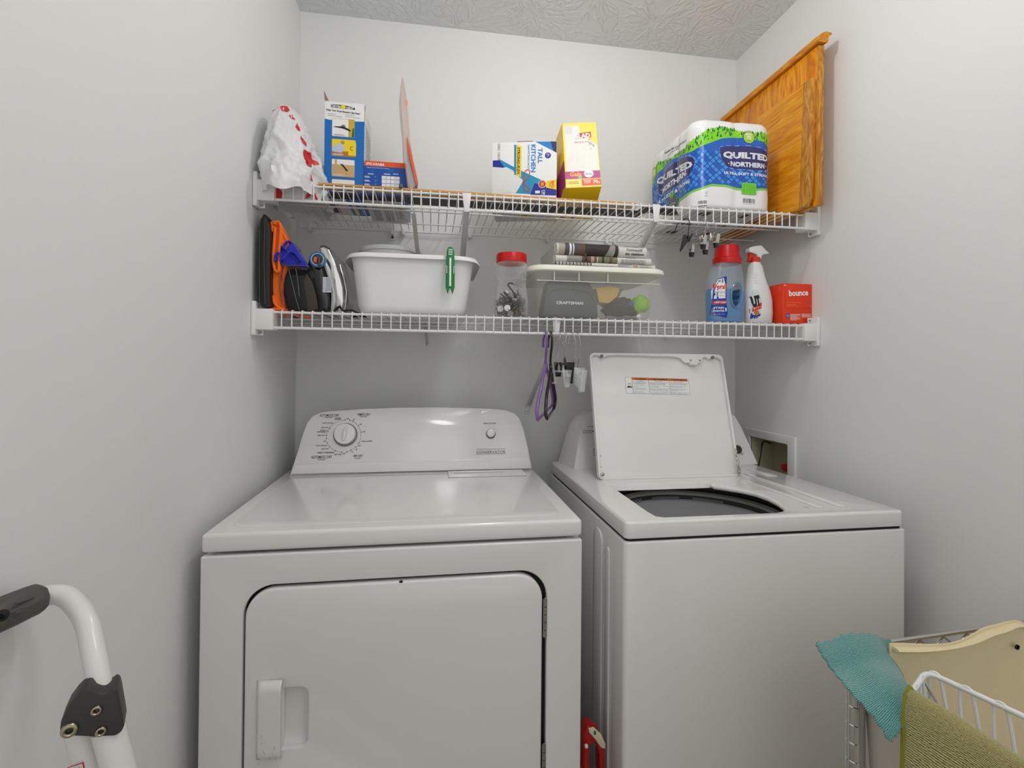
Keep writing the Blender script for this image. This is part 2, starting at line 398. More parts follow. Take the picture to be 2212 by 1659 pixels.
# ---------------------------------------------------------------- wire shelves
def shelf(name, label, z, tilt, braces, straps, hk=0):
    t = thing(name, label, 'wire shelf', (0, 0, z), (0, tilt, 0))
    ztop, zbot, yf = -.004, -.0425, -.405
    def rod(n, y, zz, r, x0=.048, x1=1.507):
        k = MB(); k.tube([(x0, y, zz), (x1, y, zz)], r, 8); k.build(n, WIRE, t)
    rod('front_rail', yf, ztop, .0030); rod('lip_rail', yf-.001, zbot, .0035)
    rod('support_rod', -.255, ztop-.003, .0026, .014, 1.535); rod('support_rod', -.12, ztop-.003, .0026, .010, 1.541); rod('back_rail', -.018, ztop-.003, .0030, .008, 1.543)
    k = MB(); k.tube([(0, -.018, 0), (0, -.12, 0), (0, -.255, 0), (0, yf+.002, .001), (0, yf-.0025, .0005), (0, yf-.0042, -.004), (0, yf-.0036, -.02), (0, yf-.0036, zbot+.001)], .0017, 6)
    w0 = k.build('deck_wire', WIRE, t); w0.location = (.0692, 0, 0)
    n = int((1.500-.0692)/.0239)
    for i in range(1, n+1): link_copy(w0, t, (.0692+.0239*i, 0, 0))
    for sx, x0 in ((1, 0), (-1, W)):
        e = MB(); e.box(min(x0, x0+sx*.050), -.4145, -.048, max(x0, x0+sx*.050), -.372, .0035)
        b = e.build('end_bracket', WPLAS, t, bevel=.002)
        e = MB(); e.box(min(x0+sx*.0003, x0+sx*.011), -.4165, -.062, max(x0+sx*.0003, x0+sx*.011), -.376, .022); e.build('wall_flange', WPLAS, b, bevel=.0025)
        for zz in (.014, -.054):
            s_ = MB(); s_.lathe([(.0001, 0), (.0042, .0), (.0042, .002), (.001, .0022), (.0009, .0012)], (x0+sx*.0115, -.388, zz), 12, 'X'); s_.build('screw', STEEL, b)
        for zz in (.0135, -.0545):
            s_ = MB(); s_.box(min(x0+sx*.011, x0+sx*.022), -.392, zz-.007, max(x0+sx*.011, x0+sx*.022), -.389, zz+.007); s_.build('screw_tab', WPLAS, b, bevel=.002)
            s_ = MB(); s_.lathe([(.0036, -.0008), (.0036, -.0022), (.0012, -.0026)], (x0+sx*.0165, -.391, zz), 10, 'Y'); s_.build('screw', STEEL, b)
    for xb, xw in braces:
        m = MB(); drop = .285
        a = Vector((xb, yf+.004, zbot+.004)); b_ = Vector((xw, -.006, -drop+.02)); d = (b_-a)
        # U-shaped channel running down to the wall
        def pt(s_, ox, on):
            nn = Vector((0, d.z, -d.y)).normalized(); return a+d*s_+Vector((ox, 0, 0))+nn*on
        for o0, o1 in (((-.0075, 0), (.0075, 0)), ((-.0075, 0), (-.0075, .009)), ((.0075, 0), (.0075, .009))):
            q = [pt(0, *o0), pt(0, *o1), pt(1, *o1), pt(1, *o0)]
            nrm = (q[1]-q[0]).cross(q[3]-q[0]).normalized()*.0007
            m.hexa([q[0]-nrm, q[1]-nrm, q[2]-nrm, q[3]-nrm, q[0]+nrm, q[1]+nrm, q[2]+nrm, q[3]+nrm])
        br = m.build('brace', WIRE, t)
        h = MB(); y0_, y1_ = (yf-.0062, yf-.0052) if not hk else (yf+.0030, yf+.0040)
        h.hexa([(xb-.0065, y0_, zbot-.006), (xb+.0065, y0_, zbot-.006), (xb+.0065, y1_, zbot-.006), (xb-.0065, y1_, zbot-.006), (xb-.0115, y0_, ztop+.004), (xb+.0115, y0_, ztop+.004), (xb+.0115, y1_, ztop+.005), (xb-.0115, y1_, ztop+.005)])
        h.build('brace_hook', WIRE, br, bevel=.0006)
        f_ = MB(); f_.box(xw-.009, -.0030, -drop-.012, xw+.009, -.0002, -drop+.022); f_.build('brace_foot', WPLAS, br, bevel=.001)
        s_ = MB(); s_.lathe([(.0035, -.003), (.0035, -.0045), (.001, -.005)], (xw, 0, -drop), 10, 'Y'); s_.build('screw', STEEL, br)
    for xc, big in straps:
        c_ = MB(); c_.box(xc-.005, -.024, -.018, xc+.005, -.0003, .006)
        if big: c_.box(xc-.009, -.004, -.034, xc+.009, -.0003, -.014)
        q = c_.build('wall_clip', WPLAS, t, bevel=.0018)
        if big:
            s_ = MB(); s_.lathe([(.0042, -.004), (.0042, -.006), (.001, -.0066)], (xc, 0, -.024), 10, 'Y'); s_.build('screw', mat('dark_steel', (70, 68, 64), .35, metal=1), q)
    return t
UP = shelf('wire_shelf', 'upper white wire shelf holding paper goods and boxes', 1.6895, -.0022, [(.5212, .5212), (1.045, 1.045)], [(.0418, 0), (.3012, 1), (.3375, 0), (.5578, 0), (.8269, 0), (1.0419, 0), (1.0714, 1)])
UP.location.z = 1.6850
LOW = shelf('wire_shelf', 'lower white wire shelf above the washer and dryer', 1.3690, .0026, [(.7662, .7662)], [(.3483, 0), (.62, 0), (.93, 0), (1.2658, 0)], hk=1)

# ---------------------------------------------------------------- dryer
dr = thing('dryer', 'white front loading clothes dryer with closed door and dial console, on the left', 'dryer')
x0, x1, yf = .0301, .7381, -.742
door_out = rrect(.1030, .25, .6660, .8345, .055, 10)
k = MB(); k.box(x0, yf+.018, .02, x1, -.10, .889); k.build('cabinet', ENAMEL, dr, bevel=.004)
plate('front_panel', rrect(x0, .02, x1, .8915, .004), [door_out], .018, .0035, fr_xz(yf), ENAMEL, dr)
# the wall of the door recess is dark
k = MB(); k.prism(door_out, .0, .0015, ((0, yf+.0175, 0), (1, 0, 0), (0, 0, 1))); k.build('door_gasket', DARK, dr)
dpts = rrect(.1068, .252, .6570, .8290, .052, 10)
dd = plate('door', dpts, [rrect(.1745, .5370, .2165, .6440, .014, 6, (.014, .014, .001, .001))], .020, .005, fr_xz(yf-.002), ENAMEL, dr)
# scooped finger recess behind the handle lip
def scoop(u, v):
    a = min(1, u*1.0); x = .1735+(.2185-.1735)*u; z = .533+(.648-.533)*v
    d = .012*max(0, 1-(abs(v-.5)*2)**6)*max(0, 1-u**5)
    return (x, yf+.0035+d, z)
k = MB(); k.grid(scoop, 16, 16); k.build('finger_recess', ENAMEL, dd)
def hndl(u, v):
    x = .1296+(.1737-.1296)*u; z = .5215+(.6640-.5215)*v
    e = min(u*6, 1)*min(v*10, 1)*min((1-v)*10, 1); e = math.sin(e*PI/2)
    return (x, yf-.0015-.010*e-.004*u, z)
k = MB(); k.grid(hndl, 14, 24); h = k.build('handle', ENAMEL, dd, thick=.002)
rnd = random.Random(4)
its = []
for px, py, L_ in ((0.1434,0.5738,0.006),(0.1425,0.563,0.006),(0.1629,0.5527,0.006),(0.1605,0.542,0.006),(0.145,0.5464,0.006),(0.1567,0.5343,0.006),(0.14,0.528,0.006),(0.1671,0.5318,0.006)):
    P_ = [(px, py)]
    for _ in range(4): P_.append((P_[-1][0]+rnd.uniform(-.0015, .0015), P_[-1][1]-rnd.uniform(.0005, .0022)))
    its.append(('l', P_, .0005, GREY))
decal('scuff_marks', dd, ((0, yf-.0166, 0), (1, 0, 0), (0, 0, 1)), its)
k = MB(); k.lathe([(.004, 0), (.0035, -.001), (.001, -.0012)], (.3825, yf-.0005, .8262), 12, 'Y'); k.build('screw', mat('dark_steel', (70, 68, 64), .35, metal=1), dd)
def hinge(z0, z1):
    k = MB(); n = 5
    k.box(.6590, yf+.001, z0, .6615, yf+.014, z1)
    for i in range(n):
        a = z0+(z1-z0)*i/n; b = z0+(z1-z0)*(i+1)/n
        k.tube([(.6635, yf+.0015, a+.0006), (.6635, yf+.0015, b-.0006)], .0031, 10)
    k.tube([(.6635, yf+.0015, z1), (.6635, yf+.0015, z1+.003)], [.0024, .0012], 8)
    return k.build('hinge', STEEL, dr)
hinge(.7003, .7760); hinge(.4150, .4890)
# deck with a slightly sunk centre
k = MB(); k.box(x0, yf+.001, .8965, x1, -.10, .931)
k.build('top_panel', ENAMEL, dr, bevel=.007, seg=3)
its = [('l', rrect(.062, -.708, .706, -.272, .03)+[(.706-.03, -.708)], .0012, mat('enamel_shade_edge', (206, 205, 203), .2))]
# pressed step along the deck edge and the lint screen lid
plate('raised_field', rrect(.064, -.706, .704, -.285, .03, 6), [], .0016, .0008, ((0, 0, .9318), (1, 0, 0), (0, 1, 0)), ENAMEL, dr)
lint = rrect(0.4836, -.3415, .6995, -.262, .0015, 2)
k = MB(); k.prism(rrect(.4836, -.3420, .6992, -.262, .001, 2), .0004, .0016, ((0, 0, .9318), (1, 0, 0), (0, 1, 0))); sc = k.build('lint_screen_lid', ENAMEL, dr)
k = MB()
for a in ((.4828, -.3428, .4838, -.262), (.6990, -.3428, .6996, -.262), (.4828, -.3428, .6996, -.3421)): k.box(a[0], a[1], .9318, a[2], a[3], .93215)
k.build('lid_gap', mat('gap_grey', (96, 94, 92), .6), sc)
k = MB(); k.box(.50, -.292, .9335, .645, -.284, .9375); k.build('lid_grip', ENAMEL, sc, bevel=.0012)
# console
con_pts = ((0.0498,-0.0006),(0.065,0.0621),(0.076,0.1128),(0.0847,0.1437),(0.099,0.1628),(0.1166,0.1721),(0.1431,0.1765),(0.2376,0.1827),(0.3414,0.1862),(0.4476,0.1868),(0.5563,0.1841),(0.6225,0.1808),(0.6597,0.1769),(0.6856,0.1678),(0.7019,0.151),(0.7138,0.1158),(0.7239,0.0647),(0.7341,0.0029))
FC = ((0.0,-0.2465,0.931),(1.0,0.0,0.0),(0.0,0.2425,0.9701))
OC, UC, VC = [Vector(q) for q in FC]; NC = UC.cross(VC)
k = MB()
def con_loop(dn, sh):
    cx = .395; return [OC+UC*(cx+(q[0]-cx)*sh)+VC*(max(q[1], 0)*(1 if q[1] < .02 else sh))+NC*dn for q in con_pts]
L0 = con_loop(-.006, 1.0); L1 = con_loop(-.0016, .9975); L2 = con_loop(0, .99)
back = [Vector((q.x, -.095, q.z if q.z < .95 else q.z-.006)) for q in con_loop(-.006, 1.0)]
k.loft([back, L0, L1, L2]); con = k.build('console', CONSOLE, dr, sharp=50)
k = MB(); k.prism([(con_pts[0][0]+.004, .001), (con_pts[-1][0]-.004, .001), (con_pts[-1][0]-.012, .034), (con_pts[0][0]+.016, .026)], .0003, .0024, FC); k.build('lower_band', CONSOLE, con, bevel=.0011)
def on(fc, u, v, h=0):
    O, U, V = [Vector(q) for q in fc]; return O+U*u+V*v+U.cross(V)*h
def disc(name, fc, u, v, prof, mats, parent, seg=40, sharp=38):
    k = MB(); k.lathe(prof, (0, 0, 0), seg); o = k.build(name, mats, parent, sharp=sharp)
    O, U, V = [Vector(q) for q in fc]; N = U.cross(V); mx = Matrix((U, V, N)).transposed().to_4x4(); mx.translation = O+U*u+V*v
    o.data.transform(mx); return o
du, dv = (0.1929,0.1078)
disc('dial_bezel', FC, du, dv, [(.0335, .0002), (.0335, .0012), (.0315, .0014), (.0290, .0010)], mat('taupe_ring', (138, 132, 120), .45), con)
dk = disc('dial', FC, du-.0008, dv+.002, [(.0300, .001), (.0290, .012), (.0280, .0145), (.0250, .0155), (.001, .0150)], CONSOLE, con)
k = MB(); k.lathe([(.0066, .0), (.0060, .005), (.0035, .0085), (.0008, .0095)], (0, 0, 0), 24, sy=3.2); g = k.build('dial_grip', CONSOLE, dk)
mx = Matrix((UC, VC, NC)).transposed().to_4x4(); mx.translation = on(FC, du, dv+.0015, .0145); g.data.transform(mx @ Matrix.Rotation(-.14, 4, 'Z'))
bu, bv = (0.6117,0.1062)
disc('button_ring', FC, bu, bv-.001, [(.0145, .0002), (.0145, .001), (.0125, .0012)], mat('grey_ring', (112, 108, 104), .45), con)
disc('start_button', FC, bu, bv+.0008, [(.0123, .001), (.0123, .007), (.0112, .0105), (.007, .0122), (.001, .0126)], CONSOLE, con, sharp=50)
its = []
CP = mat('console_ink', (38, 40, 58), .5)
for s_, b in (
 ('AUTOMATIC DRY', (0.1461,0.1642,0.0546,0.007)), ('HIGH HEAT', (0.1453,0.1582,0.0211,0.0035)),
 ('WRINKLE', (0.1701,0.1563,0.0181,0.0035)), ('PREVENT', (0.1696,0.1521,0.0181,0.0035)),
 ('OFF', (0.1966,0.1538,0.0084,0.0039)), ('60', (0.2147,0.1517,0.0058,0.0035)), ('40', (0.2343,0.1376,0.0058,0.0039)), ('20', (0.2444,0.1158,0.0058,0.0038)),
 ('TIMED DRY', (0.2413,0.166,0.0366,0.0064)), ('HIGH HEAT', (0.2414,0.1596,0.0205,0.0035)),
 ('COOL DOWN', (0.1421,0.1417,0.0293,0.0038)), ('LESS DRY', (0.1356,0.1292,0.0206,0.0038)), ('ENERGY', (0.1319,0.1211,0.0182,0.0035)), ('PREFERRED', (0.1277,0.1167,0.0258,0.0035)), ('VERY DRY', (0.127,0.1069,0.0218,0.0038)), ('OFF', (0.1376,0.0901,0.0092,0.0034)),
 ('COOL DOWN', (0.1288,0.0781,0.0296,0.0037)), ('LESS DRY', (0.1395,0.0688,0.021,0.0037)), ('ENERGY PREFERRED', (0.1428,0.0584,0.0453,0.0047)), ('VERY DRY', (0.175,0.0525,0.0218,0.0037)), ('OFF', (0.1919,0.0546,0.009,0.0037)),
 ('10', (0.2137,0.0588,0.005,0.0034)), ('20', (0.2247,0.0661,0.0057,0.0034)), ('OFF', (0.2317,0.0763,0.0087,0.0034)), ('COOL DOWN', (0.2525,0.0886,0.0298,0.0038)),
 ('AUTOMATIC DRY', (0.1318,0.0463,0.0562,0.0078)), ('LOW HEAT', (0.1319,0.0395,0.0206,0.0037)), ('AIR DRY', (0.2307,0.0477,0.0267,0.0065)), ('NO HEAT', (0.2308,0.0409,0.0177,0.0031)),
 ('PUSH TO START', (0.6097,0.1365,0.0386,0.004)), ('CONSERVATOR', (0.6114,0.0519,0.087,0.0078))):
    its.append(('t', s_, b[0], b[1], b[2], b[3], GREY if s_ == 'CONSERVATOR' else CP, {'b': .01}))
for b in ((0.6115,0.0601,0.0871,0.0007), (0.6113,0.0461,0.0869,0.0011)): its.append(('r', b[0]-b[2]/2, b[1]-.0004, b[0]+b[2]/2, b[1]+.0004, CP))
dots = ((0.1895,0.1505),(0.1486,0.1268),(0.1441,0.1189),(0.1412,0.1072),(0.1414,0.0976),(0.1444,0.0856),(0.1513,0.0749),(0.1678,0.0634),(0.1852,0.059),(0.1988,0.0597),(0.2102,0.0643),(0.2235,0.073),(0.2308,0.0832),(0.2378,0.115),(0.2288,0.1343),(0.212,0.1468),(0.2024,0.15))
for d_ in dots: its.append(('c', d_[0], d_[1], .0015, CP, {'n': 10}))
cx_, cy_ = sum(d[0] for d in dots)/len(dots), sum(d[1] for d in dots)/len(dots)
cx_ = (dots[13][0]+dots[4][0])/2; cy_ = (dots[0][1]+dots[8][1])/2; rr_ = (dots[13][0]-dots[4][0])/2
for a, b in ((0, 4), (5, 8), (9, 11), (12, 16)):
    A0 = math.atan2(dots[a][1]-cy_, dots[a][0]-cx_); A1 = math.atan2(dots[b][1]-cy_, dots[b][0]-cx_)
    while A1 < A0: A1 += 2*PI
    r0 = math.dist(dots[a], (cx_, cy_)); r1 = math.dist(dots[b], (cx_, cy_))
    P_ = []
    for i in range(15):
        A = A0+(A1-A0)*i/14; r = r0+(r1-r0)*i/14; P_.append((cx_+r*math.cos(A), cy_+r*math.sin(A)))
    its.append(('l', P_, .0006, CP))
decal('dial_lettering', con, FC, its[:29]+its[33:]); decal('start_lettering', con, FC, [its[29]]); decal('brand_lettering', con, FC, its[30:33])

# ---------------------------------------------------------------- washer
ws = thing('washer', 'white top loading washing machine with its lid raised, beside the dryer', 'washing machine')
x0, x1, yf = .8216, 1.4755, -.758
plate('cabinet', rrect(x0, yf, x1, -.11, .012), [rrect(x0+.012, yf+.012, x1-.012, -.122, .01)], .866, .004, ((0, 0, .886), (1, 0, 0), (0, 1, 0)), ENAMEL, ws)
k = MB(); k.box(x0+.01, yf+.01, .02, x1-.01, -.12, .03); k.build('base_pan', DARK, ws)
# pressed ribs on the left side of the cabinet
for (yy, z1_, dy) in ((-.60, .865, .030), (-.665, .845, .012)):
    k = MB(); k.prism(rrect(yy-dy, .10, yy+dy, z1_, dy*.9, 6), -.0005, .004, ((x0, 0, 0), (0, -1, 0), (0, 0, 1)) if 0 else ((x0-.004, 0, 0), (0, 1, 0), (0, 0, 1))); k.build('side_rib', ENAMEL, ws, bevel=.0015)
opn = ((0.8991,-0.4277),(0.9121,-0.4752),(0.9026,-0.5343),(0.9045,-0.5929),(0.9029,-0.6608),(0.9033,-0.7173),(0.9189,-0.7316),(1.0405,-0.7322),(1.1889,-0.7309),(1.2085,-0.7191),(1.228,-0.6868),(1.2411,-0.6404),(1.2429,-0.6062),(1.2352,-0.5589),(1.201,-0.5263),(1.1821,-0.4997),(1.2302,-0.4393),(1.2602,-0.4276))
opn = [(.9030, -.4250), (.9030, -.50), (.9030, -.60), (.9030, -.690), (.9060, -.722), (.9186, -.7300), (1.04, -.7310), (1.175, -.7300), (1.199, -.722), (1.2170, -.700), (1.2330, -.660), (1.2420, -.61), (1.238, -.568), (1.222, -.535), (1.196, -.505), (1.176, -.485), (1.178, -.462), (1.205, -.440), (1.2150, -.4250)]
yfd = yf+.001
plate('top_panel', rrect(.8225, yfd, 1.4700, -.112, .012), [opn[::-1]], .012, .0055, ((0, 0, .926), (1, 0, 0), (0, 1, 0)), ENAMEL, ws)
plate('top_skirt', rrect(.8225, yfd, 1.4700, -.112, .012), [rrect(.8295, yfd+.007, 1.463, -.119, .008)], .031, .003, ((0, 0, .9225), (1, 0, 0), (0, 1, 0)), ENAMEL, ws)
wc = plate('seam', rrect(.8265, yf+.006, 1.468, -.12, .01), [rrect(.836, yf+.016, 1.458, -.13, .008)], .008, .0, ((0, 0, .893), (1, 0, 0), (0, 1, 0)), DARK, ws)
# raised and sunk strips pressed in the right of the top
for i, (a, b, c_, d, hh) in enumerate(((1.345, -.715, 1.372, -.36, .0018), (1.290, -.715, 1.312, -.40, .0014), (1.395, -.40, 1.43, -.30, .0012))):
    k = MB(); k.prism(rrect(a, b, c_, d, .008, 5), 0, hh, ((0, 0, .926), (1, 0, 0), (0, 1, 0))); k.build('pressed_strip', ENAMEL, ws, bevel=.0008)
# tub
tc_ = (1.120, -.500); dz_ = -.014
def tubz(P): return [(r, z+dz_) for r, z in P]
def tubp(name, prof, m, caps=(0, 0)):
    k = MB(); k.lathe(tubz(prof), (*tc_, 0), 72, caps=caps); return k.build(name, m, ws)
tubp('tub_gap', [(.234, .878), (.236, .862), (.224, .858)], DARK)
tubp('tub_ring', [(.226, .866), (.224, .876), (.217, .879), (.207, .875), (.205, .868)], mat('tub_plastic', (205, 203, 196), .35))
tubp('inner_gasket', [(.206, .870), (.205, .848)], mat('dark_tub_grey', (84, 86, 86), .5))
tubp('basket', [(.205, .850), (.202, .856), (.197, .852), (.194, .80), (.198, .50), (.001, .48)], mat('basket_grey', (240, 240, 242), .3), (0, 1))
for a0 in (40, 75, 110, 150):
    A = [math.radians(a0+i*3) for i in range(9)]
    k = MB(); k.loft([[(tc_[0]+r*math.cos(a), tc_[1]+r*math.sin(a), z+dz_) for r, z in ((.2045, .852), (.2025, .863), (.2000, .852))] for a in A]); k.build('basket_tab', mat('tab_grey', (150, 152, 152), .4), ws)
k = MB(); k.lathe([(.05, .49), (.045, .56), (.035, .66), (.02, .67)], (*tc_, 0), 24); k.build('agitator', mat('tub_plastic', (205, 203, 196), .35), ws)
k = MB(); k.hexa([(.904, -.450, .9095), (1.195, -.450, .9095), (1.225, -.418, .921), (.904, -.418, .921), (.904, -.449, .9125), (1.195, -.449, .9125), (1.228, -.420, .9255), (.904, -.420, .9255)]); k.build('hinge_ledge', ENAMEL, ws, bevel=.001)
# chipped paint spot on the top
its = []; rnd = random.Random(3)
for i in range(16):
    a, b = 1.2678+rnd.gauss(0, .005), -.7060+rnd.gauss(0, .0035); its.append(('p', [(a, b), (a+rnd.uniform(.001, .004), b+rnd.uniform(-.001, .001)), (a+rnd.uniform(.001, .003), b+rnd.uniform(.0006, .002))], GREY))
decal('paint_chips', ws, ((0, 0, .926), (1, 0, 0), (0, 1, 0)), its)
# console behind the lid
FW = ((0.0,-0.262,0.926),(0.9998,0.02,0.0),(-0.0064,0.3218,0.9468))
OW, UW, VW = [Vector(q) for q in FW]; NW = UW.cross(VW)
wp = ((0.863,-0.0058),(0.8682,0.019),(0.8773,0.0538),(0.8866,0.0893),(0.9012,0.1326),(0.9173,0.1575),(0.9434,0.1736),(0.9875,0.1823),(1.162,0.1872),(1.3584,0.1812),(1.4107,0.1729),(1.4345,0.157),(1.4498,0.1178),(1.465,0.0639),(1.4818,-0.0025))
wl = [OW+UW*q[0]+VW*max(q[1], 0) for q in wp]
cxw = sum(q.x for q in wl)/len(wl)
mid = [q+Vector((0, .004, 0)) for q in wl]
def bk(q, dy, s_): return Vector((cxw+(q.x-cxw)*s_, -.262+dy, .926+(q.z-.926)*(.985 if q.z > .93 else 1)))
k = MB(); k.loft([[bk(q, .150, 1.055) for q in wl], [bk(q, max(.085, q.y+.262+.03), 1.05) for q in wl], [q+Vector((0, .003, 0)) for q in wl], wl]); wcon = k.build('console', CONSOLE, ws, sharp=30)
its = []
for s_, b in (('AUTO SENSING', (0.917,0.117,0.0316,0.0044)), ('& EXTRA RINSE', (0.9157,0.1112,0.0301,0.0044)), ('AUTO SENSING', (0.9343,0.13,0.0333,0.0044)), ('CONSERVATOR', (0.9657,0.0505,0.0735,0.0114)), ('PUSH TO', (1.4329,0.0359,0.0149,0.003)), ('START', (1.4319,0.0314,0.0116,0.003))):
    its.append(('t', s_, b[0], b[1], b[2], b[3], CP))
for b in ((0.9668,0.0598,0.0737,0.0014), (0.9645,0.0398,0.0733,0.0014)): its.append(('r', b[0]-b[2]/2, b[1]-.0005, b[0]+b[2]/2, b[1]+.0005, CP))
b = (0.9371,0.1146,0.006,0.0117); its.append(('c', b[0], b[1], .0028, CP))
decal('console_lettering', wcon, FW, its[:3]+its[8:]); decal('brand_lettering', wcon, FW, [its[3]]+its[6:8]); decal('start_lettering', wcon, FW, its[4:6])
b = (1.4198,0.0482,0.0298,0.0269); disc('knob_ring', FW, b[0], b[1], [(.0135, .0002), (.0135, .004), (.0115, .005), (.001, .005)], DGREY, wcon)
# raised lid
FL = ((0.0,-0.395,0.93),(1.0,0.0,0.0),(0.0,0.262,0.9651))
lp = ((0.8936,0.0006),(0.889,0.3574),(1.3134,0.3658),(1.316,-0.0052))
lo = Vector(FL[0]); OL, UL, VL = [Vector(q) for q in FL]; NL = UL.cross(VL)
xL0, xL1, zT = (lp[0][0]+lp[1][0])/2, (lp[2][0]+lp[3][0])/2, (lp[1][1]+lp[2][1])/2
zB = -.004
lid = plate('lid', rrect(xL0, zB, xL1, zT, .016), [], .006, .002, (OL-NL*.012, UL, VL), ENAMEL_LID, ws)
# turned-up rim with scalloped cut-outs along the free edge
inner = [(xL0+.006, zB+.006), (xL1-.006, zB+.006), (xL1-.006, zT-.018)]
w_ = xL1-xL0
def ipt(fx, dz): return (xL0+w_*fx, zT-dz)
inner += [ipt(.955, .010), ipt(.925, .0085), ipt(.905, .013), ipt(.890, .016), ipt(.875, .011), ipt(.855, .0095), ipt(.84, .014), ipt(.83, .026), ipt(.815, .029), ipt(.775, .030), ipt(.70, .028), ipt(.685, .022), ipt(.67, .014), ipt(.64, .011), ipt(.58, .0095), ipt(.45, .0095), ipt(.38, .0075), ipt(.20, .0070), ipt(.125, .009), ipt(.11, .013), ipt(.095, .015), ipt(.082, .012), ipt(.06, .0085), ipt(.035, .008), ipt(.018, .013)]
plate('lid_rim', rrect(xL0, zB, xL1, zT, .016), [inner], .012, .0022, (OL-NL*.001, UL, VL), ENAMEL_LID, lid)
for fx, dz in ((.085, .0115), (.915, .0115)):
    disc('bumper', FL, xL0+w_*fx, zT-dz, [(.0048, -.002), (.0048, .003), (.003, .004), (.001, .004)], mat('bumper_grey', (128, 124, 116), .6), lid)
for fx in (.745, .865 if 0 else .815):
    disc('screw', FL, xL0+w_*fx, zT-.021, [(.0028, -.001), (.0028, .0005), (.001, .0008)], STEEL, lid)
k = MB(); uu = xL0+w_*.765
k.hexa([on(FL, uu-.012, zT-.036, -.010), on(FL, uu+.010, zT-.036, -.010), on(FL, uu+.010, zT-.036, .003), on(FL, uu-.012, zT-.036, .003), on(FL, uu-.014, zT-.026, -.010), on(FL, uu+.014, zT-.026, -.010), on(FL, uu+.014, zT-.026, .003), on(FL, uu-.014, zT-.026, .003)])
k.build('lid_switch_tab', WPLAS, lid, bevel=.0015)
for (fx, v0, v1, r) in ((.985, .020, .045, .0030), (.984, .050, .075, .0022), (.985, .004, .02, .004)):
    k = MB(); q = xL0+w_*fx
    k.tube(catmull([on(FL, q, v0, .004), on(FL, q-.004, (v0*2+v1)/3, .006), on(FL, q+.001, (v0+v1*2)/3, .005), on(FL, q-.002, v1, .004)], 5), r, 8); k.build('hinge_spring', STEEL, lid)
disc('hinge_pin', FL, xL0+.010, .012, [(.005, -.001), (.005, .003), (.002, .004)], STEEL, lid)
for v_ in (.032, .062): disc('rivet', FL, xL0+.0085, v_, [(.0013, 0), (.0013, .001), (.0002, .001)], DGREY, lid)
st = ((0.9984,0.2903),(1.2006,0.2856),(1.1976,0.2365),(0.9971,0.2413))
FS = (on(FL, *st[3], -.012), (Vector((st[2][0]-st[3][0], 0, 0)).x*UL+(st[2][1]-st[3][1])*VL).normalized(), VL)
SW = st[2][0]-st[3][0]; SH = st[0][1]-st[3][1]
rnd = random.Random(5)
its = [('p', rrect(0, 0, SW, SH, .003, 4), BLACK, {'L': 0}), ('p', rrect(.0006, .0006, SW-.0006, SH-.0006, .0026, 4), WHITE, {'L': 1}), ('p', [(SW*.107, SH*.84), (SW*.985, SH*.84), (SW*.985, SH*.95), (SW*.975, SH*.985), (SW*.107, SH*.985)], mat('sign_orange', (226, 116, 30), .5), {'L': 2})]
for xx in (.107, .363, .690): its.append(('r', SW*xx-.0004, .001, SW*xx+.0004, SH*.985, BLACK, {'L': 3}))
for s_, a, b_ in (('WARNING', .175, .33), ('AVERTISSEMENT', .40, .675), ('ADVERTENCIA', .74, .97)):
    its.append(('t', s_, SW*(a+b_)/2, SH*.912, SW*(b_-a), SH*.085, BLACK, {'b': .03, 'L': 4})); its.append(('p', [(SW*(a-.025), SH*.87), (SW*(a-.007), SH*.87), (SW*(a-.016), SH*.955)], BLACK, {'L': 4}))
for s_, x, ww in (('Fire Hazard', .235, .09), ("Risque d'incendie", .52, .12), ('Peligro de incendio', .83, .14)): its.append(('t', s_, SW*x, SH*.785, SW*ww, SH*.06, BLACK, {'L': 4}))
TX = {.12: ['Never place items in the washer', 'that are dampened with gasoline', 'or other flammable fluids.', '', 'No washer can completely', 'remove oil.', '', 'Do not dry anything that has', 'ever had any type of oil on it', '(including cooking oils).', '', 'Doing so can result in', 'death, explosion, or fire.'],
      .375: ['Ne jamais mettre des articles humectes', "d'essence ou d'autres fluides", 'inflammables dans la laveuse.', '', "Aucune laveuse ne peut completement", "enlever l'huile.", '', 'Ne pas faire secher des articles qui ont', "ete salis par tout genre d'huile", '(y compris les huiles de cuisson).', '', 'Le non-respect de ces instructions peut', 'causer un deces, une explosion.'],
      .70: ['Nunca coloque en la lavadora articulos', 'que esten humedos con gasolina', 'o cualquier otro fluido inflamable.', '', 'Ninguna lavadora puede eliminar', 'completamente el aceite.', '', 'No seque ningun articulo que haya', 'tenido alguna vez aceite de', 'cualquier tipo.', '', 'No seguir estas instrucciones puede', 'ocasionar la muerte o explosion.']}
for x, rows in TX.items():
    wcol = {.12: .235, .375: .30, .70: .28}[x]
    for i, s_ in enumerate(rows):
        if s_: ww = SW*wcol*len(s_)/40; ww = min(ww*1.15, SW*wcol); its.append(('t', s_, SW*x+ww/2, SH*(.715-i*.054), ww, SH*.040, BLACK, {'L': 4}))
its += [('p', [(SW*.02, SH*.36), (SW*.10, SH*.36), (SW*.10, SH*.40), (SW*.085, SH*.46), (SW*.07, SH*.42), (SW*.05, SH*.50), (SW*.04, SH*.44), (SW*.02, SH*.40)], BLACK, {'L': 3}), ('ring', SW*.055, SH*.57, .0025, .0009, BLACK, {'a': (30, 260), 'L': 3}), ('ring', SW*.082, SH*.58, .0025, .0009, BLACK, {'a': (60, 300), 'L': 3})]
decal('warning_sticker', lid, FS, its)


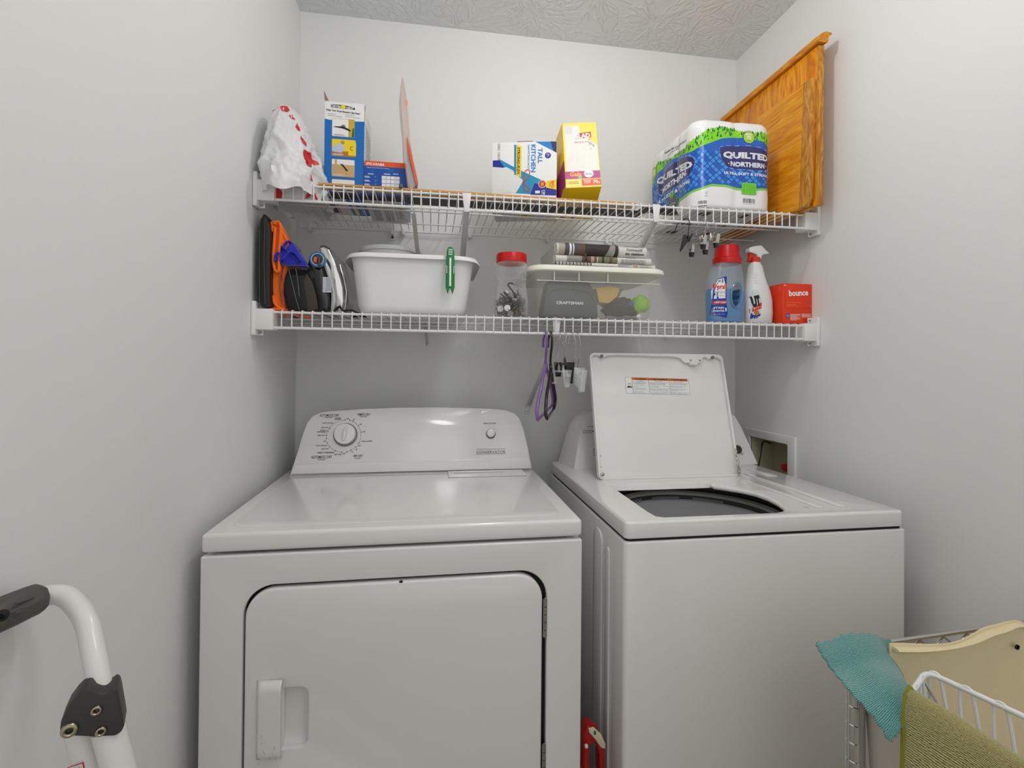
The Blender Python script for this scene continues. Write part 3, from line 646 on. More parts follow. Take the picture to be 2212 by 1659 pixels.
# ---------------------------------------------------------------- cartons
class Carton:
    """front-left-bottom corner O, yaw, size w d h; frames of its faces"""
    def __init__(s, name, label, cat, O, yaw, w, d, h, m, group=None, bevel=.0012):
        s.t = thing(name, label, cat, (0, 0, 0), group=group)
        s.O = Vector(O); s.U = Vector((math.cos(yaw), math.sin(yaw), 0)); s.B = Vector((-math.sin(yaw), math.cos(yaw), 0)); s.Z = Vector((0, 0, 1)); s.w, s.d, s.h = w, d, h
        P = lambda a, b, c_: s.O+s.U*a+s.B*b+s.Z*c_
        k = MB(); k.hexa([P(0, 0, 0), P(w, 0, 0), P(w, d, 0), P(0, d, 0), P(0, 0, h), P(w, 0, h), P(w, d, h), P(0, d, h)]); s.body = k.build('carton', m, s.t, bevel=bevel)
        s.front = (s.O, s.U, s.Z); s.right = (s.O+s.U*w, s.B, s.Z); s.left = (s.O+s.B*d, -s.B, s.Z); s.bottom = (s.O+s.B*d, s.U, -s.B); s.top = (s.O+s.Z*h, s.U, s.B)
    def done(s):
        """move the Empty to the base of the thing, keeping the parts in place"""
        rebase(s.t, s.O+s.U*s.w/2+s.B*s.d/2)
def rebase(t, p):
    p = Vector(p); d = p-t.location; t.location = p
    for ch in t.children: ch.location = ch.location-d
CARD = mat('white_card', (232, 231, 228), .5)
rnd = random.Random(11)

# tall blue box of a dryer brush kit
b = Carton('brush_kit_box', 'tall blue and white dryer brush box with an open flap, beside the plastic bag', 'box', (.1425, -.300, 1.6868), 0, .1040, .150, .2640, CARD)
W1, H1 = b.w, b.h
def pr(*q): return q
pic = ((0.0489,0.1941,0.0578,0.0473),(0.0505,0.1392,0.0607,0.0452),(0.0497,0.0842,0.0585,0.046),(0.0503,0.0361,0.0585,0.0326))
blue_top = ((0.0006,0.2154),(0.0114,0.2138),(0.0257,0.213),(0.0498,0.2133),(0.0764,0.2143),(0.0995,0.2155))
its = [('r', 0, 0, W1, H1, WHITE, {'L': 0}), ('p', [(0, 0), (W1, 0), (W1, blue_top[-1][1])]+[(min(max(q[0], 0), W1), q[1]) for q in blue_top[::-1]][1:-1]+[(0, blue_top[0][1])], BLUEP, {'L': 1}),
       ('r', 0, 0, W1, .040, DBLUE, {'L': 2})]
gold = mat('gold_print', (196, 160, 92), .4); tan = mat('tan_print', (206, 170, 120), .45)
for i, (cx, cy, w_, h_) in enumerate(pic):
    a0, a1, c0, c1 = cx-w_/2, cx+w_/2, cy-h_/2, cy+h_/2
    its += [('p', rrect(a0-.001, c0-.001, a1+.001, c1+.001, .003), gold, {'L': 3}), ('p', rrect(a0, c0, a1, c1, .002), (WHITE, YEL, tan, WHITE)[i], {'L': 4})]
    if i == 0: its += [('r', a1-w_*.27, c0, a1, c1, mat('mustard', (206, 170, 50), .5), {'L': 5}), ('p', [(a0+w_*.06, cy+.002), (cx-.002, cy+.004), (cx+.012, cy-.001), (a1-w_*.15, cy-.006), (a1-w_*.2, cy-.009), (cx, cy-.002), (a0+w_*.06, cy+.0005)], BLACK, {'L': 6}), ('p', [(a1-w_*.12, c0), (a1, c0), (a1, cy+.002), (a1-w_*.08, cy)], mat('leaf_print', (40, 110, 50), .5), {'L': 6}), ('c', cx, cy+.003, .006, GREY, {'L': 5, 'n': 9}), ('r', a0+w_*.08, c0+.002, a0+w_*.6, c0+.003, GREY, {'L': 6}), ('r', a0+w_*.08, c0+.0045, a0+w_*.5, c0+.0055, GREY, {'L': 6})]
    if i == 1: its += [('r', a0, c0, a1, c0+h_*.3, mat('amber_print', (186, 120, 40), .5), {'L': 5}), ('p', [(a0+.002, c0+h_*.25), (a0+w_*.4, c0+h_*.2), (cx+.004, c0+h_*.5), (cx-.006, c0+h_*.78), (a0+w_*.25, c0+h_*.75), (a0, c0+h_*.5)], mat('pale_blue_print', (190, 200, 225), .5), {'L': 6}), ('c', cx-.003, c0+h_*.83, .0055, mat('hair_print', (190, 150, 90), .5), {'L': 7, 'n': 10}), ('r', a1-w_*.30, c0+.003, a1+.002, c1-.006, YEL, {'L': 7}), ('ring', a1-w_*.14, cy, .0045, .0015, BLACK, {'L': 8, 'a': (60, 300)})]
    if i == 2: its += [('r', a0, c1-h_*.3, a1, c1, WHITE, {'L': 5}), ('r', a0+w_*.12, cy, a0+w_*.22, c1, tan, {'L': 6}), ('p', [(cx-.008, c1-h_*.25), (cx-.002, c1-h_*.26), (a1-w_*.28, cy-.006), (a1-w_*.34, cy-.009)], BLACK, {'L': 6})]
    if i in (0, 1, 2):
        for q in range(2 if i else 0): its.append(('r', a0+w_*.04, c0+.0018+q*.0026, a0+w_*rnd.uniform(.35, .6), c0+.0030+q*.0026, WHITE, {'L': 8}))
lg = (0.0471,0.2506,0.0626,0.0146)
its += [('p', [(lg[0]-lg[2]/2, lg[1]-.003), (lg[0]+lg[2]/2, lg[1]-.005), (lg[0]+lg[2]/2, lg[1]+.001), (lg[0], lg[1]+.006), (lg[0]-lg[2]/2, lg[1]+.005)], BLACK, {'L': 2}), ('t', 'DRYER', lg[0]-lg[2]*.27, lg[1]+.0004, lg[2]*.40, lg[3]*.45, WHITE, {'b': .03, 'rot': -2}), ('c', lg[0]+.001, lg[1]+.0006, .0062, YEL, {'L': 4}), ('t', 'VENT', lg[0]+lg[2]*.29, lg[1]-.0018, lg[2]*.34, lg[3]*.45, WHITE, {'b': .03, 'rot': -2})]
for s_, q in (('Keep Your Dryer Running Like New!', (0.0479,0.2377,0.0879,0.0113)), ('- Saves drying time', (0.0178,0.2299,0.0227,0.0035)), ('- Maximizes dryer performance', (0.0257,0.2246,0.0383,0.0035)), ('- Prolongs dryer life', (0.0647,0.2305,0.0254,0.0035)), ('- Reduces risk of dryer vent fire', (0.0724,0.2247,0.0407,0.0038))):
    its.append(('t', s_, q[0], q[1], q[2], q[3]*(.62 if s_[0] == 'K' else .9), BLACK, {'b': .03 if s_[0] == 'K' else 0, 'rot': -3}))
decal('front_print', b.body, b.front, its)
decal('side_print', b.body, b.right, [('r', 0, 0, b.d, b.h, WHITE, {'L': 0}), ('r', 0, b.h*.80, .012, b.h*.93, YEL), ('r', 0, b.h*.93, .012, b.h, BLUEP)]+lines(.02, .02, .13, .22, 24, GREY, rnd))
decal('bottom_print', b.body, b.bottom, [('r', 0, 0, b.w, b.d, WHITE, {'L': 0}), ('r', b.w*.55, 0, b.w, b.d, BLUEP), ('r', b.w*.62, .01, b.w*.74, b.d*.8, YEL, {'L': 2}), ('r', .004, .02, b.w*.25, .10, mat('brown_print', (110, 60, 40), .5)), ('t', 'Dryer Brush', b.w*.86, b.d*.4, b.d*.6, .012, WHITE, {'rot': 90, 'b': .02})])
k = MB(); fl = b.O+Vector((0, 0, b.h))
k.hexa([fl, fl+Vector((.0012, 0, 0)), fl+Vector((.0012, .10, 0)), fl+Vector((0, .10, 0)), fl+Vector((-.003, 0, .026)), fl+Vector((-.0018, 0, .026)), fl+Vector((-.0008, .09, .030)), fl+Vector((-.002, .09, .030))]); k.build('flap', mat('brown_card', (140, 118, 92), .7), b.t)
b.done()

# light bulb carton
b = Carton('light_bulb_box', 'low blue light bulb box with an orange top band, right of the tall box', 'box', (.2485, -.305, 1.6868), 0, .1150, .215, .1075, CARD)
LB = mat('bulb_box_blue', (20, 78, 168), .35)
its = [('r', 0, 0, b.w, b.h, LB, {'L': 0}), ('r', 0, 0, b.w, .03, DBLUE, {'L': 1})]
q = (0.0562,0.1011,0.1095,0.0152); its.append(('r', 0, q[1]-q[3]/2, b.w, b.h, ORANGE))
q = (0.0284,0.0992,0.0489,0.0076); its.append(('t', 'SYLVANIA', q[0], q[1], q[2], q[3], WHITE, {'b': .03, 'shear': .2}))
q = (0.0366,0.0891,0.0612,0.004); its.append(('t', 'Suggested Use/Utilisation sugg\u00e9r\u00e9e', q[0], q[1], q[2], q[3]*.8, WHITE))
for cx, cy in ((0.0175,0.0807),(0.0248,0.0812),(0.0641,0.0839),(0.069,0.0843),(0.0739,0.0846)): its.append(('ring', cx, cy, .0028, .0005, TEALP))
for i, q in enumerate(((0.0703,0.0644,0.0479,0.0084),(0.0704,0.0539,0.0479,0.0102),(0.0705,0.0437,0.0479,0.0076))):
    its += [('r', q[0]-q[2]/2, q[1]-q[3]/2, q[0]-.0008, q[1]+q[3]/2, WHITE, {'L': 2}), ('r', q[0]+.0002, q[1]-q[3]/2, q[0]+q[2]/2, q[1]+q[3]/2, WHITE, {'L': 2})]
    its += [('t', ('60W', '75W', '100W')[i], q[0]-q[2]*.25, q[1], .006, q[3]*.4, GREY), ('t', ('2.2', '2.8', '18.0')[i], q[0]+q[2]*.25, q[1], .006, q[3]*.4, GREY)]
    its += [('p', [(q[0]-q[2]*.92, q[1]+.002), (q[0]-q[2]*.78, q[1]+.002), (q[0]-q[2]*.85, q[1]-.003)], TEALP, {'L': 2}), ('r', q[0]-q[2]*1.45, q[1]-.0005, q[0]-q[2]*1.2, q[1]+.0008, WHITE), ('r', q[0]-q[2]*1.45, q[1]-.003, q[0]-q[2]*1.15, q[1]-.0016, WHITE)]
for r in ((0.0172,0.0719,0.0154,0.005),(0.0609,0.0741,0.018,0.0051),(0.0839,0.0754,0.0149,0.0046)): its += lines(r[0]-r[2]/2, r[1]-r[3]/2, r[0]+r[2]/2, r[1]+r[3]/2, 2, WHITE, rnd)
decal('front_print', b.body, b.front, its)
decal('bottom_print', b.body, b.bottom, [('r', 0, 0, b.w, b.d, WHITE, {'L': 0}), ('r', b.w*.9, b.d*.82, b.w, b.d, LB)]+lines(.01, .02, .036, .19, 22, GREY, rnd)+lines(.045, .02, .07, .19, 22, GREY, rnd)+lines(.078, .05, .10, .19, 18, GREY, rnd))
decal('side_print', b.body, b.right, [('r', 0, 0, b.d, b.h, LB, {'L': 0})])
b.done()

# clear packet with orange header, seen nearly edge on
t = thing('plastic_packet', 'tall thin clear packet with an orange card, seen edge on beside the bulb box', 'packet', (0, 0, 0))
k = MB()
pk = ((0.3486,2.0206),(0.3454,1.9761),(0.3484,1.9259),(0.3539,1.8634),(0.357,1.8006),(0.3625,1.7506),(0.3665,1.7206),(0.3727,1.7159),(0.3774,1.7326),(0.3806,1.7897),(0.3701,1.852),(0.3645,1.9147),(0.3589,1.9774),(0.3511,2.0145))
def lo(y, s, dx=0): return [(p_[0]*1+(dx), y, p_[1]) for p_ in pk]
k.loft([[(.378+(p_[0]-.378)*1.0, -.33, p_[1]) for p_ in pk], [(.374+(p_[0]-.378)*1.15, -.27, p_[1]+.004) for p_ in pk], [(.372+(p_[0]-.378)*.6, -.21, p_[1]) for p_ in pk]])
k.build('clear_bag', film('packet_film', (226, 205, 195), .5, .9, .2), t)
k = MB(); cc = ((0.3631,1.8571),(0.372,1.8227),(0.3848,1.7734),(0.3938,1.7339),(0.389,1.726),(0.3774,1.7729),(0.3646,1.8284))
k.loft([[(q[0], -.336, q[1]) for q in cc], [(q[0]-.004, -.255, q[1]+.004) for q in cc]]); k.build('orange_card', mat('orange_card', (236, 92, 40), .4), t)
k = MB(); cc = ((0.3647,1.8104),(0.3761,1.7711),(0.3913,1.7294),(0.3743,1.712),(0.3654,1.7415),(0.3613,1.7851))
k.loft([[(q[0], -.331, q[1]) for q in cc], [(q[0]-.004, -.25, q[1]+.004) for q in cc]]); k.build('card_back', mat('card_grey', (168, 165, 165), .5), t)
q = (0.3588,1.952)
k = MB(); k.lathe([(.001, -.001), (.0075, -.001), (.0075, .001), (.001, .001)], (0, 0, 0), 20, 'Y', sx=.6, sy=1.3); o = k.build('hang_tab', mat('orange_tab', (255, 132, 30), .4), t); o.location = (q[0], -.325, q[1])
rebase(t, (.378, -.28, 1.687))

# tall kitchen bag carton
yaw = math.atan2(-.045, .1825)
b = Carton('trash_bag_box', 'white and blue tall kitchen trash bag box with a yellow stripe', 'box', (.6055, -.255, 1.6883), yaw, .1880, .100, .2040, CARD)
fw, fh = b.w, b.h
cl = lambda P: [(min(max(a, .0004), fw-.0004), min(max(c_, .0004), fh-.0004)) for a, c_ in P]
B2 = ((0.001,0.1515),(0.0247,0.153),(0.0602,0.1329),(0.0901,0.1173),(0.1454,0.0905),(0.1909,0.062),(0.191,0.0447),(0.0694,0.0539),(0.0018,0.0574))
bag = ((0.0011,0.1327),(0.0303,0.1294),(0.041,0.1313),(0.0603,0.1212),(0.0689,0.1093),(0.0903,0.0918),(0.0882,0.0854),(0.0799,0.0707),(0.0694,0.0539),(0.031,0.0547),(0.0018,0.0574))
its = [('r', 0, 0, fw, fh, WHITE, {'L': 0}),
 ('p', cl([tuple(q) for q in B2]), TEALP, {'L': 1}),
 ('p', cl(((0.001,0.1515),(0.0215,0.151),(0.0367,0.1292),(0.0011,0.1333))), DBLUE, {'L': 2}), ('p', cl(((0.1119,0.0488),(0.1243,0.0825),(0.1909,0.062),(0.191,0.0447))), DBLUE, {'L': 2}),
 ('p', cl(((0.1254,0.2046),(0.1883,0.2027),(0.1885,0.1699))), KBLUE, {'L': 1}), ('p', cl(((0.1697,0.2033),(0.1883,0.2027),(0.1885,0.1699),(0.1784,0.1744))), NAVY, {'L': 2}),
 ('p', cl([tuple(q) for q in bag]), mat('bag_print', (228, 228, 226), .45), {'L': 3})]
bb = [tuple(q) for q in bag]
for i in range(9):
    a = (bb[0][0]+rnd.uniform(.005, .05), rnd.uniform(.008, .07)); its.append(('l', [a, (a[0]+rnd.uniform(.01, .03), a[1]+rnd.uniform(-.01, .01))], .0007, mat('fold_grey', (196, 196, 196), .5), {'L': 4}))
for r, m_, L_ in ((((0.0639,0.1963),(0.0694,0.1957),(0.0702,0.1067),(0.0646,0.1083)), KBLUE, 4), (((0.0694,0.1953),(0.0856,0.1908),(0.0843,0.1),(0.0702,0.106)), YEL, 4), (((0.1602,0.0885),(0.19,0.0916),(0.1902,0.062),(0.1572,0.0687)), YEL, 4)): its.append(('p', cl([tuple(q) for q in r]), m_, {'L': L_}))
for s_, q, m_, bo in (('TALL', (0.1398,0.1621,0.0133,0.0446), KBLUE, .02), ('KITCHEN', (0.12,0.1548,0.0138,0.0807), KBLUE, .02), ('DRAWSTRING BAGS', (0.1062,0.1594,0.0053,0.0702), KBLUE, 0), ('STRONG-FLEX', (0.0766,0.1482,0.0085,0.0816), BLACK, .03), ('BIG', (0.1769,0.0778,0.0088,0.019), ORANGE, .03), ('DEAL!', (0.1689,0.0775,0.0046,0.0165), ORANGE, .02), ('120', (0.152,0.0544,0.0063,0.0136), WHITE, .03), ('BAGS', (0.1464,0.0547,0.0036,0.0123), WHITE, 0), ('LEAK PROTECTION', (0.067,0.1519,0.003,0.0767), TEALP, 0), ('120 BAGS  13 GALLON', (0.0192,0.1761,0.0077,0.0502), GREY, 0)):
    its.append(('t', s_, q[0], q[1], q[3], q[2], m_, {'b': bo, 'rot': -90, 'L': 6, 'shear': .2 if s_ == 'STRONG-FLEX' else 0}))
q = (0.1625,0.1624,0.0173,0.0208); its += [('c', q[0], q[1], q[2]/2, DBLUE, {'L': 4}), ('ring', q[0], q[1]+.002, q[2]*.20, .0010, WHITE, {'L': 5, 'a': (-120, 200)}), ('l', [(q[0]-.002, q[1]-.003), (q[0]+.003, q[1]), (q[0]-.001, q[1]+.003)], .0010, WHITE, {'L': 5})]
q = (0.1467,0.0792,0.0228,0.0218); its += [('c', q[0], q[1], q[2]/2, WHITE, {'L': 5}), ('c', q[0], q[1], q[2]*.44, mat('red_print', (214, 48, 30), .4), {'L': 6}), ('r', q[0]-.003, q[1]-.005, q[0]-.001, q[1]+.005, YEL, {'L': 7}), ('r', q[0]+.001, q[1]-.005, q[0]+.003, q[1]+.005, YEL, {'L': 7})]
q = (0.133,0.0561,0.0135,0.0078); its += [('p', rrect(q[0]-q[2]/2, q[1]-q[3]/2, q[0]+q[2]/2, q[1]+q[3]/2, .001), WHITE, {'L': 5})]
rib = ((0.0929,0.0832),(0.0934,0.1044),(0.0954,0.115),(0.1017,0.1213),(0.1092,0.12),(0.1097,0.1126),(0.1051,0.1021),(0.0936,0.0864),(0.0929,0.0832),(0.1,0.0745),(0.1086,0.0659),(0.1097,0.0605),(0.1044,0.0585),(0.0948,0.064),(0.0922,0.0747),(0.0929,0.0832))
its.append(('l', [(a[0], a[1]) for a in catmull([(q[0], q[1], 0) for q in rib], 4)], .0024, mat('ribbon_print', (206, 60, 46), .4), {'L': 8}))
decal('front_print', b.body, b.front, its)
decal('bottom_print', b.body, b.bottom, [('r', 0, 0, fw, b.d, mat('grey_card', (205, 203, 200), .5), {'L': 0}), ('r', fw*.36, b.d*.45, fw*.60, b.d*.72, YEL), ('p', [(fw*.38, b.d*.47), (fw*.44, b.d*.47), (fw*.41, b.d*.70)], mat('red_print', (214, 48, 30), .4), {'L': 2})]+lines(fw*.45, b.d*.48, fw*.58, b.d*.70, 5, BLACK, rnd, L=3))
k = MB(); o_ = b.O+b.Z*b.h; k.hexa([o_+b.U*.072, o_+b.U*.118, o_+b.U*.118+b.B*.04, o_+b.U*.072+b.B*.04, o_+b.U*.072+b.Z*.0025, o_+b.U*.118+b.Z*.0025, o_+b.U*.118+b.B*.04+b.Z*.002, o_+b.U*.072+b.B*.04+b.Z*.002]); k.build('top_flap', mat('brown_card', (140, 118, 92), .7), b.t)
b.done()

# leaning yellow garbage bag carton
t = thing('garbage_bag_box', 'yellow and magenta scented garbage bag box leaning back with a worn front', 'box')
FG = ((0.8125,-0.312,1.752),(0.9798,-0.196,0.0392),(0.0217,0.2994,0.9539)); OG, UG, VG = [Vector(q) for q in FG]; NG = UG.cross(VG)
gw = 0.103; gh = 0.2321
f00 = OG; f10 = OG+UG*gw; f01 = OG+VG*gh+UG*.0; f11 = OG+VG*gh+UG*(gw)
bb0 = Vector((f00.x-.004, -.205, 1.6900)); bb1 = Vector((f10.x+.012, -.212, 1.6900)); bt0 = Vector((f01.x-.002, -.125, f01.z-.03)); bt1 = Vector((f11.x+.014, -.130, f11.z-.03))
k = MB(); k.hexa([f00, f10, bb1, bb0, f01, f11, bt1, bt0]); gb = k.build('carton', mat('box_yellow', (240, 196, 20), .35), t, bevel=.0012)
MAG = mat('magenta_print', (176, 28, 120), .4)
# left side print
ls = (bb0+Vector((-.0006, 0, 0)), (f00-bb0), (bt0-bb0))
k = MB(); k.face([k.bm.verts.new(p) for p in (bb0.lerp(f00, .15)+Vector((-.0007, 0, .01)), f00+Vector((-.0007, 0, .01)), f00.lerp(f01, .42)+Vector((-.0007, 0, 0)), bb0.lerp(bt0, .42)+Vector((-.0007, 0, 0)))]); k.build('side_print', MAG, gb, recalc=False)
g = lambda P: [tuple(q) for q in P]
its = [('r', .001, .001, gw-.001, gh-.001, mat('faded_yellow', (250, 220, 96), .4), {'L': 0}),
 ('p', [(.006, .052), (gw-.004, .052), (gw-.002, gh*.62), (gw*.50, gh*.86), (gw*.48, gh-.012), (.006, gh-.010)], mat('worn_white', (232, 229, 222), .5), {'L': 1}),
 ('r', .001, .030, gw-.001, .056, MAG, {'L': 2}), ('r', gw*.46, .006, gw-.001, .027, ORANGE, {'L': 3})]
for s_, q, m_, bo in (('GLAD', (0.0574,0.1814,0.0485,0.0175), WHITE, .05), ('QUICK-TIE', (0.0555,0.1589,0.0438,0.0053), mat('rust_print', (170, 110, 70), .5), 0), ('Gain', (0.0309,0.046,0.0336,0.0164), mat('gain_orange', (246, 150, 30), .4), .05), ('febreze', (0.0693,0.0458,0.0199,0.0101), GREY, 0), ('VALUE', (0.0628,0.022,0.0215,0.0055), WHITE, .03), ('PACK', (0.0634,0.0153,0.0181,0.005), WHITE, .03), ('70', (0.0869,0.0175,0.0146,0.0119), WHITE, .03), ('ct', (0.0967,0.0145,0.0042,0.0069), WHITE, .03)):
    its.append(('t', s_, q[0], q[1], q[2], q[3], m_, {'b': bo, 'L': 6, 'shear': .15 if s_ == 'Gain' else 0, 'rot': 3 if s_ == 'GLAD' else 0}))
q = (0.059,0.1819,0.0517,0.0226); its.append(('p', [(q[0]-q[2]*.42, q[1]-q[3]*.45), (q[0]+q[2]*.5, q[1]-q[3]*.3), (q[0]+q[2]*.5, q[1]+q[3]*.6), (q[0]-q[2]*.2, q[1]+q[3]*.45)], mat('worn_red', (206, 84, 70), .5), {'L': 4}))
q = (0.069,0.0463,0.0277,0.0277); its.append(('c', q[0], q[1], q[2]/2, WHITE, {'L': 5}))
q = (0.042,0.0372,0.0168,0.0125); its.append(('c', q[0]+.001, q[1]-.001, q[2]*.38, mat('pale_green', (150, 196, 150), .5), {'L': 4})); its.append(('p', [(q[0]-.004, q[1]+.016), (q[0]+.003, q[1]+.020), (q[0]+.006, q[1]+.010)], mat('red_print', (214, 48, 30), .4), {'L': 4}))
for i in range(6): its.append(('c', gw*.82+rnd.uniform(-.008, .008), gh*.66+rnd.uniform(-.02, .03), rnd.uniform(.002, .006), mat('flower_grey', (196, 186, 180), .5), {'L': 3, 'n': 8}))
for i in range(26): a = (rnd.uniform(.012, gw-.02), rnd.uniform(.065, gh*.6)); its.append(('l', [a, (a[0]+rnd.gauss(0, .003), a[1]+rnd.gauss(0, .006))], .0004, mat('scratch', (205, 202, 198), .6), {'L': 3}))
its += [('r', .008+i*.0022, gh-.042, .009+i*.0022, gh-.012, mat('faint_bar', (200, 205, 212), .5), {'L': 2}) for i in range(10)]
its += lines(.01, .012, gw*.38, .022, 2, mat('rust_print', (170, 110, 70), .5), rnd)
decal('front_print', gb, FG, its)
FB = (bb0, (bb1-bb0).normalized(), ((f00-bb0)-(f00-bb0).project(bb1-bb0)).normalized()); fbl = (f00-bb0).length
# bottom face print (normal must face down and forward)
k_it = [('r', .003, .003, gw, fbl-.003, mat('box_yellow', (240, 196, 20), .35), {'L': 0}), ('r', gw*.46, .0, gw*.54, fbl*.98, MAG), ('t', 'A', gw*.25, fbl*.62, .012, .022, BLACK, {'b': .04}), ('c', gw*.18, fbl*.15, .010, MAG, {'L': 2})]+lines(gw*.62, fbl*.35, gw*.92, fbl*.9, 14, BLACK, rnd)
FBn = FB[1].cross(FB[2])
if FBn.z > 0: FB = (FB[0]+Vector((0, 0, 0)), FB[1], FB[2])
decal('bottom_print', gb, lambda u, v, h: FB[0]+FB[1]*u+FB[2]*v+(FBn if FBn.z < 0 else -FBn)*h, k_it)
rebase(t, (.87, -.25, 1.687))

# ---------------------------------------------------------------- plastic shopping bag
t = thing('shopping_bag', 'crumpled white plastic shopping bag with red lettering hanging over the shelf corner', 'plastic bag')
def bagp(th, v, h=0):
    # v 0 bottom .. 1 tip
    z = 1.668+.235*v; s_ = (1-v**1.7)**.62*.97+.03
    cx = .082-.024*v; cy = -.295-.045*v**1.3
    ax, ay = .087*s_, (.165*s_+.003)
    x = cx+ax*math.cos(th); y = cy+ay*math.sin(th)
    n = Vector((math.cos(th), math.sin(th)*.8, 0))
    p = Vector((math.cos(th)*2.2+v*.8, math.sin(th)*2.2, v*3.2))
    d = (abs(noise.noise(p*1.15+Vector((3, 1, 7))))*-.030+abs(noise.noise(p*2.6))*-.012-abs(noise.noise(p*5.5+Vector((9, 2, 1))))*.006)*min(1, s_*1.5)+.008*noise.noise(p*.7)
    fr = max(0, -math.sin(th))   # front lobes sag over the lip
    lobe = math.exp(-((v-.12)/.16)**2)
    x += n.x*(d+.004); y += n.y*(d+.004)-.020*fr*lobe
    z -= .022*fr*math.exp(-(v/.10)**2)*(1+.5*math.sin(th*7))*.6
    x = max(x, .0035+.002*noise.noise(p*3))
    return Vector((x, y, z))+n*h
k = MB(); k.grid(lambda u, v: bagp(2*PI*u, v*.995), 96, 64, closed_u=True)
BAGM = mat('bag_plastic', (250, 250, 250), .28, bump=.2, bscale=55)
nt = BAGM.node_tree; tl = nt.nodes.new('ShaderNodeBsdfTranslucent'); mx_ = nt.nodes.new('ShaderNodeMixShader'); mx_.inputs[0].default_value = .25
tl.inputs[0].default_value = (.85, .85, .85, 1)
nt.links.new(nt.nodes['Principled BSDF'].outputs[0], mx_.inputs[1]); nt.links.new(tl.outputs[0], mx_.inputs[2]); nt.links.new(mx_.outputs[0], nt.nodes['Material Output'].inputs[0])
bagbody = k.build('bag_film', BAGM, t, sharp=80)
# flattened underside resting on the deck
k = MB(); k.grid(lambda u, v: (.012+.135*u+.004*noise.noise(Vector((u*6, v*6, 1))), -.40+.33*v, 1.6885-.0015+.006*(1-math.cos(v*6))*.2+.002*noise.noise(Vector((u*9, v*9, 4)))), 16, 20); k.build('bag_base', BAGM, t)
def bred(u, v, h):
    # u: x position in metres, v: z fraction; find the front theta
    return bagp(u, v, h+.0012)
its = []
RP = mat('bag_red', (214, 22, 34), .4)
def th_for(x, v):
    best = None
    for i in range(60):
        th = -PI+.05+(PI-.1)*i/59; q = bagp(th, v)
        if best is None or abs(q.x-x) < best[0]: best = (abs(q.x-x), th)
    return best[1]
for poly in (((0.0625,1.8774),(0.0689,1.8849),(0.0754,1.8867),(0.0843,1.8724),(0.0822,1.8641),(0.0714,1.8597)),((0.0889,1.8577),(0.0955,1.8502),(0.0923,1.843),(0.0868,1.8506)),((0.1,1.8436),(0.1067,1.8303),(0.1124,1.8179),(0.1069,1.8163),(0.1013,1.8275)),((0.1147,1.803),(0.1225,1.7943),(0.126,1.7807),(0.1204,1.7849)),((0.124,1.7666),(0.1305,1.7694),(0.1375,1.7443),(0.1343,1.7301),(0.1264,1.7458)),((0.1276,1.7412),(0.1365,1.7349),(0.141,1.7259),(0.1321,1.7299)),((0.0495,1.8751),(0.0409,1.8732),(0.0506,1.8694),(0.0561,1.8653)),((0.1367,1.7163),(0.1435,1.6958),(0.1402,1.6956))):
    P2 = []
    for x, z in poly:
        v = min(max((z-1.668)/.235, .02), .97); P2.append((th_for(x-.006, v), v))
    its.append(('p', P2, RP))
decal('red_lettering', bagbody, bred, its, sub=.08)
for (x, z, w_, h_) in ((.072, 1.672, .010, .020), (.110, 1.668, .016, .014), (.150, 1.668, .010, .018), (.130, 1.662, .012, .012)):
    pass
k = MB(); k.prism([(.050, 1.646), (.062, 1.650), (.066, 1.662), (.058, 1.672), (.050, 1.674)], -.0004, .0004, ((0, -.398, 0), (1, 0, 0), (0, 0, 1))); k.prism([(.118, 1.652), (.128, 1.655), (.132, 1.664), (.124, 1.668)], -.0004, .0004, ((0, -.398, 0), (1, 0, 0), (0, 0, 1))); k.prism([(.144, 1.650), (.149, 1.652), (.141, 1.668), (.138, 1.664)], -.0004, .0004, ((0, -.398, 0), (1, 0, 0), (0, 0, 1))); k.build('lower_red_lettering', RP, t)
k = MB(); k.grid(lambda u, v: (.051+.105*u, -.3955+.010*v+.002*noise.noise(Vector((u*8, v*5, 2))), 1.646+.04*v+.001*math.sin(u*20)), 20, 6); k.build('hanging_film', BAGM, t, thick=.0006)
rebase(t, (.08, -.28, 1.687))

# ---------------------------------------------------------------- yardstick and black strip lying behind the lip
YW = mat('yardstick_wood', (212, 172, 112), .5); YE = mat('yardstick_edge', (206, 150, 74), .5)
t = thing('yardstick', 'wooden yardstick lying flat along the front of the upper shelf', 'yardstick', (.57, -.385, 1.6872))
k = MB(); k.box(-.42, -.0165, 0, .42, .0235, .0055); o = k.build('stick', [YW], t, bevel=.0006); t.rotation_euler = (0, -.0045+.0067, 0)
k = MB(); k.box(-.42, -.0170, .0003, .42, -.0164, .0052); k.build('front_edge', YE, t)
its = []
for i in range(0, 36*8):
    x = -.415+i*.0231/8; L = .009 if i % 8 == 0 else (.006 if i % 4 == 0 else .0035)
    its.append(('r', x, .0402-L-.0005, x+.0004, .0395, BLACK))
for i in range(1, 36): its.append(('t', str(i), -.415+i*.0231-.004, .0275, .0065 if i > 9 else .003, .0055, BLACK))
for i in range(20): its += lines(-.40+i*.041, .008, -.37+i*.041, .020, 2, BLACK, rnd, .5)
decal('scale_print', t, lambda u, v, h: Vector((u, -.0165+v, -h)), its)
t = thing('serrated_strip', 'long black toothed metal strip lying behind the yardstick', 'metal strip', (.62, -.34, 1.6875))
k = MB(); n = 150; pts = [(-.46, 0)]
pts += [(.42, 0)]
for i in range(n, -1, -1):
    x = -.46+.88*i/n; pts.append((x, .050)); 
    if i: pts.append((x-.0029, .054))
pts = pts[:2]+[q for q in pts[2:]]
k.prism(pts, 0, .004, ((0, .003, 0), (1, 0, 0), (0, 1, 0))); k.build('blade', mat('black_metal', (26, 25, 25), .45), t)
